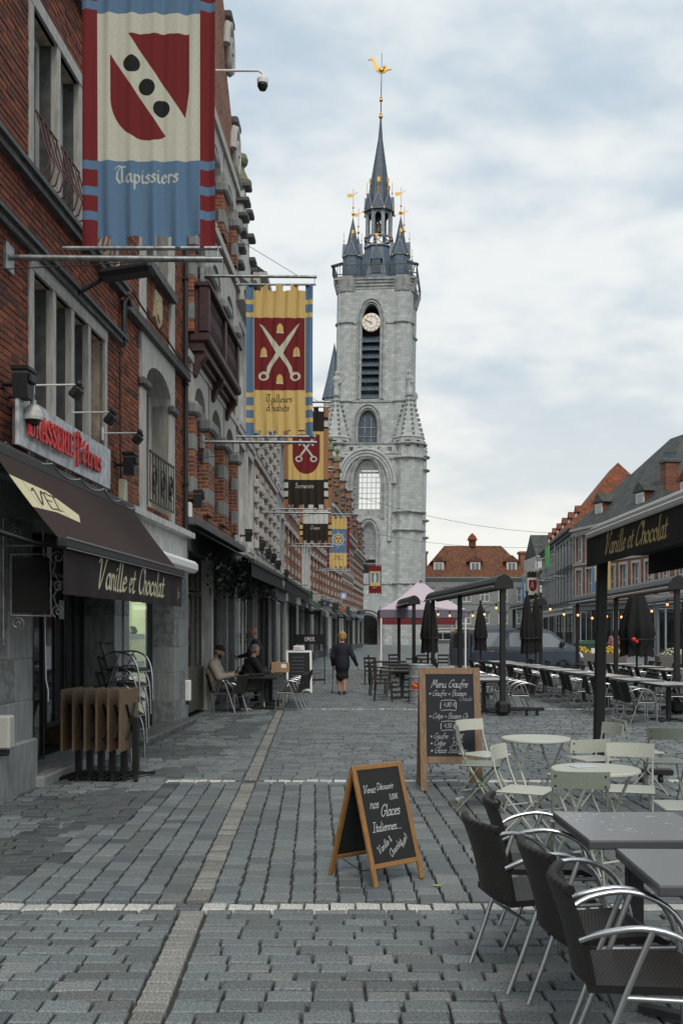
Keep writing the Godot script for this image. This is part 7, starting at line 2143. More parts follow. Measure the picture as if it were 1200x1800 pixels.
# ---------------------------------------------------------------- people: bones joined into one skin
func skin_bones(mb: MB, bones: Array, cell: float, k: float) -> void:  # bone: [a, b, ra, rb, colour]
	var lo := Vector3.ONE * 1e9; var hi := Vector3.ONE * -1e9
	for b in bones:
		var r: float = maxf(b[2], b[3]) + k + cell * 2
		for p in [b[0], b[1]]:
			lo = lo.min(p - Vector3.ONE * r); hi = hi.max(p + Vector3.ONE * r)
	var n := Vector3i(((hi - lo) / cell).ceil()) + Vector3i.ONE
	var f := PackedFloat32Array(); f.resize(n.x * n.y * n.z); f.fill(1.0)
	var best := PackedFloat32Array(); best.resize(f.size()); best.fill(9.0)
	var who := PackedByteArray(); who.resize(f.size())
	for bi in bones.size():
		var b: Array = bones[bi]
		var A: Vector3 = b[0]; var B: Vector3 = b[1]; var ra: float = b[2]; var rb: float = b[3]
		var r := maxf(ra, rb) + k + cell * 2
		var i0 := Vector3i(((A.min(B) - Vector3.ONE * r - lo) / cell).floor()).clamp(Vector3i.ZERO, n - Vector3i.ONE)
		var i1 := Vector3i(((A.max(B) + Vector3.ONE * r - lo) / cell).ceil()).clamp(Vector3i.ZERO, n - Vector3i.ONE)
		var d := B - A
		var dd := maxf(d.length_squared(), 1e-8)
		for z in range(i0.z, i1.z + 1):
			for y in range(i0.y, i1.y + 1):
				var at := (z * n.y + y) * n.x
				for x in range(i0.x, i1.x + 1):
					var p := lo + Vector3(x, y, z) * cell - A
					var t := clampf(p.dot(d) / dd, 0, 1)
					var dist := (p - d * t).length() - lerpf(ra, rb, t)
					var q := at + x
					if dist < best[q]: best[q] = dist; who[q] = bi
					var o := f[q]
					var h := maxf(k - absf(o - dist), 0.0) / k
					f[q] = minf(o, dist) - h * h * k * .25
	var vid := {}
	var pos := []; var nor := []; var col := []
	var off := [0, 1, n.x, n.x + 1, n.x * n.y, n.x * n.y + 1, n.x * n.y + n.x, n.x * n.y + n.x + 1]
	var crn := [Vector3(0, 0, 0), Vector3(1, 0, 0), Vector3(0, 1, 0), Vector3(1, 1, 0), Vector3(0, 0, 1), Vector3(1, 0, 1), Vector3(0, 1, 1), Vector3(1, 1, 1)]
	var edges := [[0, 1], [2, 3], [4, 5], [6, 7], [0, 2], [1, 3], [4, 6], [5, 7], [0, 4], [1, 5], [2, 6], [3, 7]]
	for z in n.z - 1:
		for y in n.y - 1:
			var at := (z * n.y + y) * n.x
			for x in n.x - 1:
				var q := at + x
				if f[q] > cell * 2.0: continue
				var neg := 0
				for c in 8:
					if f[q + off[c]] < 0: neg += 1
				if neg == 0 or neg == 8: continue
				var s := Vector3.ZERO; var cnt := 0
				for e in edges:
					var u: float = f[q + off[e[0]]]; var w: float = f[q + off[e[1]]]
					if (u < 0) != (w < 0):
						s += (crn[e[0]] as Vector3).lerp(crn[e[1]], u / (u - w)); cnt += 1
				var g := Vector3(f[q + off[1]] + f[q + off[3]] + f[q + off[5]] + f[q + off[7]] - f[q] - f[q + off[2]] - f[q + off[4]] - f[q + off[6]], f[q + off[2]] + f[q + off[3]] + f[q + off[6]] + f[q + off[7]] - f[q] - f[q + off[1]] - f[q + off[4]] - f[q + off[5]], f[q + off[4]] + f[q + off[5]] + f[q + off[6]] + f[q + off[7]] - f[q] - f[q + off[1]] - f[q + off[2]] - f[q + off[3]])
				vid[q] = pos.size()
				pos.append(lo + (Vector3(x, y, z) + s / cnt) * cell); nor.append(g.normalized()); col.append(bones[who[q]][4])
	var ax := [[1, n.x, n.x * n.y], [n.x, n.x * n.y, 1], [n.x * n.y, 1, n.x]]
	for q in vid:
		for a in ax:
			if f[q] < 0 == (f[q + a[0]] < 0): continue
			var q1: int = q - a[1]; var q2: int = q - a[1] - a[2]; var q3: int = q - a[2]
			if not (vid.has(q1) and vid.has(q2) and vid.has(q3)): continue
			var ids := [vid[q], vid[q1], vid[q2], vid[q3]]
			if f[q] >= 0: ids.reverse()
			mb.col = col[ids[0]]
			mb.quadn(pos[ids[0]], pos[ids[1]], pos[ids[2]], pos[ids[3]], nor[ids[0]], nor[ids[1]], nor[ids[2]], nor[ids[3]])

func V(x: float, y: float, z: float) -> Vector3: return Vector3(x, y, z)

func hand_bones(w: Vector3, dir: Vector3, side: Vector3, curl: float, c: Color) -> Array:  # palm and five fingers from the wrist
	var o := []
	dir = dir.normalized(); side = (side - dir * side.dot(dir)).normalized()
	var nrm := dir.cross(side)
	for k in 4:
		var b := w + side * (k - 1.5) * .019
		var kn := b + dir * (.085 - .006 * absf(k - 1.2))
		o.append([w + side * (k - 1.5) * .012, kn, .014, .012, c])
		var len := [.034, .042, .04, .03][k] as float
		var d1 := (dir + nrm * curl).normalized(); var d2 := (dir + nrm * curl * 2.6).normalized()
		o.append([kn, kn + d1 * len, .0095, .009, c]); o.append([kn + d1 * len, kn + d1 * len + d2 * len * .9, .009, .0075, c])
	var tb := w + dir * .025 - side * .03
	o.append([tb, tb + (dir - side * .8 + nrm * .4).normalized() * .045, .013, .011, c]); o.append([tb + (dir - side * .8 + nrm * .4).normalized() * .045, tb + (dir * 1.8 - side * .9 + nrm * .7).normalized() * .085, .011, .009, c])
	return o

func head_mesh(mb: MB, c: Vector3, look: Vector3, skin: Color, hair: Color, style: String) -> void:  # c: middle of the skull
	var z := look.normalized(); var x := Vector3.UP.cross(z).normalized(); var y := z.cross(x)
	var P := func(a: float, b: float, d: float) -> Vector3: return c + x * a + y * b + z * d
	var b := []
	b.append([P.call(0, .03, -.02), P.call(0, .035, .02), .088, .085, skin])
	b.append([P.call(0, -.03, .03), P.call(0, -.085, .055), .068, .045, skin])
	b.append([P.call(0, .0, .095), P.call(0, -.03, .115), .013, .016, skin])
	b.append([P.call(-.02, -.062, .09), P.call(.02, -.062, .09), .012, .012, skin * .8])
	for s in [-1, 1]:
		b.append([P.call(s * .085, -.0, -.01), P.call(s * .09, -.04, .0), .016, .011, skin])
		b.append([P.call(s * .018, .025, .092), P.call(s * .05, .022, .08), .012, .011, skin])
	if style == "short" or style == "grey":
		b.append([P.call(0, .06, -.035), P.call(0, .075, .02), .09, .075, hair]); b.append([P.call(0, .0, -.06), P.call(0, .05, -.04), .078, .085, hair])
	elif style == "set":
		b.append([P.call(0, .06, -.04), P.call(0, .07, .03), .1, .085, hair]); b.append([P.call(0, -.03, -.06), P.call(0, .05, -.05), .08, .095, hair])
		for s in [-1, 1]: b.append([P.call(s * .07, -.02, -.02), P.call(s * .075, .05, .0), .045, .05, hair])
	elif style == "cap":
		b.append([P.call(0, .075, -.025), P.call(0, .08, .02), .092, .088, hair]); b.append([P.call(-.04, .07, .1), P.call(.04, .07, .1), .016, .016, hair]); b.append([P.call(-.035, .06, .14), P.call(.035, .06, .14), .011, .011, hair])
		b.append([P.call(-.05, -.07, .05), P.call(.05, -.07, .05), .045, .045, Color(.03, .02, .015)])
	elif style == "long":
		b.append([P.call(0, .06, -.04), P.call(0, .07, .02), .095, .085, hair]); b.append([P.call(0, .03, -.07), P.call(0, -.22, -.1), .085, .05, hair])
	skin_bones(mb, b, .009, .018)
	mb.col = Color(.02, .02, .02)
	for s in [-1, 1]: mb.ball(P.call(s * .033, .003, .093), .0085, 4, 6)

func person(label: String, at: Vector3, turn: float, bones: Array, hands: Array, head: Array, extra: Callable) -> void:
	var t := thing("person", label, "person", at, turn)
	var mb := MB.new()
	skin_bones(mb, bones, .02, .045)
	for h in hands: skin_bones(mb, hand_bones(h[0], h[1], h[2], h[3], head[2]), .0065, .006)
	head_mesh(mb, head[0], head[1], head[2], head[3], head[4])
	part(mb, "body", M.clothes, t)
	extra.call(t)

func shoe(b: Array, p: Vector3, d: Vector3, c: Color) -> void:
	b.append([p + Vector3(0, .035, 0) - d * .05, p + Vector3(0, .032, 0) + d * .15, .038, .03, c])

func build_people() -> void:
	var fl := Color(.45, .26, .18)
	# old lady walking away with a stick (she faces +z; turned to look down the street)
	var navy := Color(.008, .01, .02); var skirt := Color(.012, .012, .014)
	var b := [[V(0, .86, 0), V(0, 1.2, .03), .19, .19, navy], [V(-.1, 1.28, .03), V(.1, 1.28, .03), .12, .12, navy], [V(0, .78, -.01), V(0, .9, 0), .205, .2, navy], [V(0, .55, 0), V(0, .75, 0), .15, .175, skirt], [V(-.05, .5, 0), V(.05, .5, 0), .125, .125, skirt], [V(0, 1.36, .06), V(0, 1.46, .1), .065, .06, fl],
		[V(.19, 1.28, .02), V(.27, 1.02, 0), .078, .062, navy], [V(.27, 1.02, 0), V(.255, .8, .12), .06, .048, navy], [V(-.19, 1.28, .02), V(-.3, 1.02, -.08), .078, .062, navy], [V(-.3, 1.02, -.08), V(-.4, .8, -.02), .06, .046, navy],
		[V(.08, .5, .02), V(.09, .34, .05), .07, .06, fl], [V(.09, .34, .05), V(.08, .08, .0), .058, .036, fl], [V(-.07, .5, -.02), V(-.07, .32, -.04), .07, .058, fl], [V(-.07, .32, -.04), V(-.06, .08, -.16), .056, .036, fl]]
	shoe(b, V(.08, 0, 0), V(.05, 0, 1), Color(.1, .035, .02)); b.append([V(-.06, .06, -.18), V(-.06, .04, -.03), .04, .033, Color(.1, .035, .02)])
	person("elderly woman in a dark coat and skirt walking away with a cane", W(.02, 28.0), PI, b, [[V(.255, .79, .13), V(0, -.9, .3), V(.3, 0, .9), .7], [V(-.41, .78, -.01), V(-.3, -1, .1), V(0, 0, 1), .35]], [V(0, 1.57, .12), V(0, -.1, 1), fl, Color(.42, .26, .1), "set"], func(t: Node3D) -> void:
		pipe_run(t, "cane", [V(.27, .0, .2), V(.26, .78, .17)], .011, M.darkwood, 6); pipe_run(t, "cane_handle", [V(.26, .775, .11), V(.26, .79, .17), V(.26, .78, .22)], .014, M.darkwood, 6))
	# bald man standing, one hand on the door
	var nv := Color(.012, .014, .022)
	b = [[V(0, .95, 0), V(0, 1.25, 0), .17, .19, nv], [V(-.13, 1.42, 0), V(.13, 1.42, 0), .105, .105, nv], [V(0, 1.5, .02), V(0, 1.6, .05), .06, .058, fl], [V(.2, 1.42, 0), V(.3, 1.17, .1), .08, .062, nv], [V(.3, 1.17, .1), V(.24, 1.1, .36), .06, .045, nv], [V(-.2, 1.42, 0), V(-.28, 1.12, -.02), .08, .062, nv], [V(-.28, 1.12, -.02), V(-.24, .88, .12), .06, .045, nv],
		[V(.09, .92, 0), V(.1, .5, .02), .105, .075, Color(.02, .025, .04)], [V(.1, .5, .02), V(.1, .1, -.03), .07, .05, Color(.02, .025, .04)], [V(-.09, .92, 0), V(-.1, .5, .02), .105, .075, Color(.02, .025, .04)], [V(-.1, .5, .02), V(-.1, .1, -.02), .07, .05, Color(.02, .025, .04)]]
	shoe(b, V(.1, 0, -.03), V(.1, 0, 1), Color(.02, .02, .02)); shoe(b, V(-.1, 0, -.02), V(-.1, 0, 1), Color(.02, .02, .02))
	person("bald man in a dark jacket reaching for the shop door", W(-2.12, 25.4), -PI / 2 - .1, b, [[V(.24, 1.1, .37), V(-.1, 0, 1), V(0, 1, 0), .2], [V(-.24, .87, .13), V(.1, -.5, 1), V(0, -.5, 0) + V(1, 0, 0), .5]], [V(0, 1.7, .07), V(0, -.35, 1), fl, fl, "bald"], func(_t: Node3D) -> void: pass)
	# seated man in the beige jacket
	var bg := Color(.36, .31, .26); var jean := Color(.07, .075, .085)
	b = [[V(0, .52, -.1), V(0, .85, -.16), .18, .2, bg], [V(-.13, 1.0, -.16), V(.13, 1.0, -.16), .125, .125, bg], [V(0, 1.1, -.13), V(0, 1.18, -.1), .06, .058, fl], [V(.22, 1.0, -.16), V(.29, .74, -.02), .095, .08, bg], [V(.29, .74, -.02), V(.14, .8, .24), .075, .055, bg], [V(-.22, 1.0, -.16), V(-.29, .74, -.02), .095, .08, bg], [V(-.29, .74, -.02), V(-.08, .78, .24), .075, .055, bg],
		[V(.1, .52, -.06), V(.13, .54, .36), .11, .08, jean], [V(.13, .54, .36), V(.13, .1, .42), .075, .052, jean], [V(-.1, .52, -.06), V(-.13, .54, .38), .11, .08, jean], [V(-.13, .54, .38), V(-.14, .1, .5), .075, .052, jean]]
	shoe(b, V(.13, 0, .42), V(.1, 0, 1), Color(.22, .22, .22)); shoe(b, V(-.14, 0, .5), V(-.1, 0, 1), Color(.22, .22, .22))
	person("seated man in a beige padded jacket and black cap looking at his phone", W(-2.6, 22.3), PI / 2, b, [[V(.14, .8, .25), V(-.4, .2, 1), V(0, 0, 1) + V(1, 0, 0), .5], [V(-.08, .78, .25), V(.4, .2, 1), V(-1, 0, 0), .5]], [V(0, 1.27, -.06), V(0, -.35, 1), fl, Color(.012, .012, .014), "cap"], func(_t: Node3D) -> void: pass)
	var ph := thing("phone", "dark phone held by the seated man in beige", "phone", W(-2.27, 22.28, .88), .3)
	var m := MB.new(); m.T = Transform3D(Basis(Vector3.BACK, -.6), Vector3.ZERO); m.bev(Vector3(-.01, -.05, -.035), Vector3(.0, .1, .035), .003); part(m, "case", M.black, ph)
	# seated man in black
	var bk := Color(.008, .008, .009)
	b = [[V(0, .52, -.08), V(0, .85, -.06), .18, .2, bk], [V(-.13, 1.0, -.03), V(.13, 1.0, -.03), .12, .12, bk], [V(0, 1.1, 0), V(0, 1.18, .03), .06, .058, fl], [V(.22, 1.0, -.03), V(.28, .76, .12), .09, .07, bk], [V(.28, .76, .12), V(.12, .76, .36), .065, .048, bk], [V(-.22, 1.0, -.03), V(-.28, .76, .12), .09, .07, bk], [V(-.28, .76, .12), V(-.1, .76, .38), .065, .048, bk],
		[V(.1, .52, -.04), V(.13, .53, .36), .11, .08, bk], [V(.13, .53, .36), V(.13, .1, .34), .075, .052, bk], [V(-.1, .52, -.04), V(-.13, .53, .36), .11, .08, bk], [V(-.13, .53, .36), V(-.13, .1, .4), .075, .052, bk]]
	shoe(b, V(.13, 0, .34), V(.1, 0, 1), Color(.05, .05, .06)); shoe(b, V(-.13, 0, .4), V(-.1, 0, 1), Color(.05, .05, .06))
	person("seated grey-haired man in a black coat at the dark tables", W(-2.08, 24.0), PI / 2 + .5, b, [[V(.12, .76, .37), V(-.3, 0, 1), V(1, 0, 0), .3], [V(-.1, .76, .39), V(.3, 0, 1), V(-1, 0, 0), .3]], [V(0, 1.28, .06), V(.1, -.15, 1), fl, Color(.18, .17, .16), "grey"], func(_t: Node3D) -> void: pass)
	# far woman in pink
	var pk := Color(.36, .15, .16)
	b = [[V(0, .95, 0), V(0, 1.2, 0), .17, .165, pk], [V(-.11, 1.36, 0), V(.11, 1.36, 0), .1, .1, pk], [V(0, .8, 0), V(0, .95, 0), .18, .17, pk], [V(0, 1.45, .0), V(0, 1.52, .02), .055, .05, fl], [V(.18, 1.36, 0), V(.25, 1.05, .02), .07, .055, pk], [V(.25, 1.05, .02), V(.2, .85, .15), .052, .042, pk], [V(-.18, 1.36, 0), V(-.25, 1.05, .02), .07, .055, pk], [V(-.25, 1.05, .02), V(-.2, .9, .18), .052, .042, pk], [V(.08, .85, 0), V(.09, .45, .05), .09, .07, bk], [V(.09, .45, .05), V(.09, .08, .0), .065, .045, bk], [V(-.08, .85, 0), V(-.09, .45, .0), .09, .07, bk], [V(-.09, .45, .0), V(-.09, .08, -.1), .065, .045, bk]]
	shoe(b, V(.09, 0, 0), V(0, 0, 1), bk); shoe(b, V(-.09, 0, -.1), V(0, 0, 1), bk)
	person("woman with long dark hair and a pink jacket crossing the square", W(14.6, 55), PI - .4, b, [[V(.2, .84, .16), V(0, -.6, 1), V(1, 0, 0), .4], [V(-.2, .89, .19), V(0, -.6, 1), V(-1, 0, 0), .4]], [V(0, 1.6, .03), V(0, 0, 1), fl, Color(.02, .014, .012), "long"], func(_t: Node3D) -> void: pass)

# ---------------------------------------------------------------- things out on the square
func vehicle(at: Vector3, turn: float, prof: Array, belt: float, roof: float, hw: float, label: String, called: String, cat: String) -> Node3D:  # profile runs in x,y; the car points to +x
	var t := thing(called, label, cat, at, turn)
	var W2 := func(y: float) -> float: return hw - (0.0 if y < belt else (y - belt) / (roof - belt) * .17) - (.06 * (1 - y / .4) if y < .4 else 0.0)
	var mb := MB.new()
	var poly := PackedVector2Array(prof)
	if Geometry2D.is_polygon_clockwise(poly): poly.reverse()
	var n := poly.size()
	for i in n:
		var a := poly[i]; var b := poly[(i + 1) % n]
		var wa: float = W2.call(a.y) - .05; var wb: float = W2.call(b.y) - .05
		mb.quad(Vector3(a.x, a.y, wa), Vector3(a.x, a.y, -wa), Vector3(b.x, b.y, -wb), Vector3(b.x, b.y, wb))
	# side skins in bands so that the flank curves
	for s in [-1, 1]:
		var m := Vector2.ZERO
		for p in poly: m += p / n
		for i in n:
			var a := poly[i]; var b := poly[(i + 1) % n]
			var ai := a.lerp(m, .09); var bi := b.lerp(m, .09)
			var A := Vector3(a.x, a.y, s * (W2.call(a.y) - .05)); var B := Vector3(b.x, b.y, s * (W2.call(b.y) - .05)); var C := Vector3(bi.x, bi.y, s * W2.call(bi.y)); var D := Vector3(ai.x, ai.y, s * W2.call(ai.y))
			if s > 0: mb.quad(A, B, C, D)
			else: mb.quad(D, C, B, A)
		var inner := PackedVector2Array()
		for p in poly: inner.append(p.lerp(m, .09))
		# horizontal slices keep the side following its curve
		var y0 := 1e9; var y1 := -1e9
		for p in inner: y0 = minf(y0, p.y); y1 = maxf(y1, p.y)
		var st := 16
		for k in st:
			var ya := lerpf(y0, y1, float(k) / st); var yb := lerpf(y0, y1, float(k + 1) / st)
			var strip := PackedVector2Array([Vector2(-9, ya), Vector2(9, ya), Vector2(9, yb), Vector2(-9, yb)])
			for pc in Geometry2D.intersect_polygons(inner, strip):
				var ix := Geometry2D.triangulate_polygon(pc)
				for q in range(0, ix.size(), 3):
					var a: Vector2 = pc[ix[q]]; var b: Vector2 = pc[ix[q + 1]]; var c: Vector2 = pc[ix[q + 2]]
					if ((b - a).cross(c - a) < 0) == (s > 0):
						var x := b; b = c; c = x
					mb.tri(Vector3(a.x, a.y, s * W2.call(a.y)), Vector3(b.x, b.y, s * W2.call(b.y)), Vector3(c.x, c.y, s * W2.call(c.y)))
	part(mb, "body", M.carpaint, t)
	t.set_meta("hw", hw)
	return t

func side_panel(t: Node3D, called: String, pts: Array, hw: float, belt: float, roof: float, m: Material, proud := .006) -> void:
	for s in [-1, 1]:
		var mb := MB.new()
		var poly := PackedVector2Array(pts)
		var ix := Geometry2D.triangulate_polygon(poly)
		for q in range(0, ix.size(), 3):
			var P := []
			for k in 3:
				var a := poly[ix[q + k]]
				P.append(Vector3(a.x, a.y, s * (hw - (0.0 if a.y < belt else (a.y - belt) / (roof - belt) * .17) + proud)))
			if ((P[1] - P[0]).cross(P[2] - P[0]).z < 0) == (s > 0): mb.tri(P[0], P[2], P[1])
			else: mb.tri(P[0], P[1], P[2])
		part(mb, called, m, t)

func wheel(t: Node3D, x: float, z: float, r: float) -> void:
	var w := group_node("wheel", t)
	w.transform = Transform3D(Basis(Vector3.RIGHT, PI / 2), Vector3(x, r, z))
	var a := MB.new(); a.lathe([Vector2(r * .62, -.1), Vector2(r * .95, -.1), Vector2(r, -.06), Vector2(r, .06), Vector2(r * .95, .1), Vector2(r * .62, .1)], 24); part(a, "tyre", M.rubber, w)
	var b := MB.new(); b.lathe([Vector2(.001, -.08), Vector2(r * .62, -.09), Vector2(r * .62, .09), Vector2(.001, .08)], 20); part(b, "rim", M.aludull, w)

func build_vehicles() -> void:
	var prof := [Vector2(-2.18, .35), Vector2(-2.2, .9), Vector2(-2.14, 1.5), Vector2(-2.05, 1.76), Vector2(-1.6, 1.84), Vector2(.55, 1.84), Vector2(.95, 1.72), Vector2(1.5, 1.26), Vector2(1.98, 1.06), Vector2(2.15, .82), Vector2(2.2, .55), Vector2(2.15, .3), Vector2(1.8, .22), Vector2(-1.9, .22)]
	var t := vehicle(W(7.15, 40.4), .05, prof, 1.0, 1.82, .9, "dark blue-grey panel van with its rear door open behind the terrace", "parked_van", "van")
	side_panel(t, "side_window", [Vector2(-1.95, 1.12), Vector2(-.85, 1.12), Vector2(-.85, 1.66), Vector2(-1.85, 1.66)], .9, 1.0, 1.82, M.skyglass)
	side_panel(t, "side_window", [Vector2(-.72, 1.12), Vector2(.12, 1.12), Vector2(.12, 1.66), Vector2(-.72, 1.66)], .9, 1.0, 1.82, M.skyglass)
	side_panel(t, "side_window", [Vector2(.28, 1.1), Vector2(1.5, 1.1), Vector2(1.4, 1.22), Vector2(.88, 1.62), Vector2(.28, 1.68)], .9, 1.0, 1.82, M.skyglass)
	side_panel(t, "sill_trim", [Vector2(-2.0, .28), Vector2(1.9, .28), Vector2(1.9, .42), Vector2(-2.0, .42)], .9, 1.0, 1.82, M.black, .012)
	for x in [-.79, .2, 1.2]: side_panel(t, "door_seam", [Vector2(x, .45), Vector2(x + .018, .45), Vector2(x + .018, 1.08), Vector2(x, 1.08)], .9, 1.0, 1.82, M.black, .004)
	side_panel(t, "door_handle", [Vector2(.3, .98), Vector2(.52, .98), Vector2(.52, 1.03), Vector2(.3, 1.03)], .9, 1.0, 1.82, M.black, .03)
	side_panel(t, "slide_rail", [Vector2(-1.95, .99), Vector2(-.85, .99), Vector2(-.85, 1.03), Vector2(-1.95, 1.03)], .9, 1.0, 1.82, M.black, .01)
	var m := MB.new(); m.quad(Vector3(1.47, 1.28, .7), Vector3(1.47, 1.28, -.7), Vector3(.97, 1.7, -.6), Vector3(.97, 1.7, .6)); m.T = Transform3D(Basis(), Vector3(.03, .02, 0)); part(m, "windscreen", M.glass, t)
	for s in [-1, 1]:
		for x in [-1.4, 1.35]: wheel(t, x, s * .8, .32)
		m = MB.new(); m.prism(PackedVector2Array([Vector2(1.85, .78), Vector2(2.16, .7), Vector2(2.12, .84), Vector2(1.88, 1.0)]), s * .62, s * .9 - s * .02); part(m, "headlight", M.white, t)
		m = MB.new(); m.bev(Vector3(1.22, 1.12, s * .98 - .08), Vector3(1.4, 1.32, s * .98 + .08), .04); m.bar(Vector3(1.3, 1.14, s * .8), Vector3(1.3, 1.16, s * .95), .05, .05); part(m, "mirror", M.black, t)
	# open rear door
	var dn := group_node("rear_door", t); dn.transform = Transform3D(Basis(Vector3.UP, .1), Vector3(-2.25, 0, .86))
	m = MB.new(); m.prism(PackedVector2Array([Vector2(-.8, .4), Vector2(0, .4), Vector2(0, 1.72), Vector2(-.1, 1.8), Vector2(-.6, 1.8), Vector2(-.74, 1.7), Vector2(-.82, 1.0)]), -.04, .04); part(m, "door_skin", M.carpaint, dn)
	m = MB.new(); m.prism(PackedVector2Array([Vector2(-.7, 1.08), Vector2(-.08, 1.08), Vector2(-.08, 1.66), Vector2(-.56, 1.66), Vector2(-.66, 1.58)]), .041, .05); part(m, "door_pane", M.glass, dn)
	m = MB.new()
	for k in 2: m.bar(Vector3(-.5, .82 + k * .045, .045), Vector3(-.43, .87 + k * .045, .045), .012, .012); m.bar(Vector3(-.43, .87 + k * .045, .045), Vector3(-.36, .82 + k * .045, .045), .012, .012)
	part(m, "badge", M.alu, dn)
	m = MB.new(); m.box(Vector3(-2.21, .5, -.75), Vector3(-2.19, 1.66, .75)); part(m, "load_bay", M.black, t)
	# second car, far right
	var pc := [Vector2(-2.0, .35), Vector2(-2.02, .8), Vector2(-1.75, 1.0), Vector2(-1.2, 1.36), Vector2(-.6, 1.46), Vector2(.5, 1.44), Vector2(1.1, 1.08), Vector2(1.8, .92), Vector2(2.05, .7), Vector2(2.0, .3), Vector2(-1.9, .24)]
	var c := vehicle(W(19.0, 49), PI + .1, pc, .92, 1.46, .86, "dark car parked beyond the flower planters", "parked_car", "car")
	side_panel(c, "side_window", [Vector2(-1.2, .98), Vector2(.9, .98), Vector2(.45, 1.34), Vector2(-.6, 1.36), Vector2(-1.05, 1.24)], .86, .92, 1.46, M.glass)
	for s in [-1, 1]:
		for x in [-1.25, 1.25]: wheel(c, x, s * .76, .3)
		m = MB.new(); m.bev(Vector3(1.85, .66, s * .55 - .15), Vector3(2.05, .8, s * .55 + .15), .03); part(m, "headlight", M.white, c)

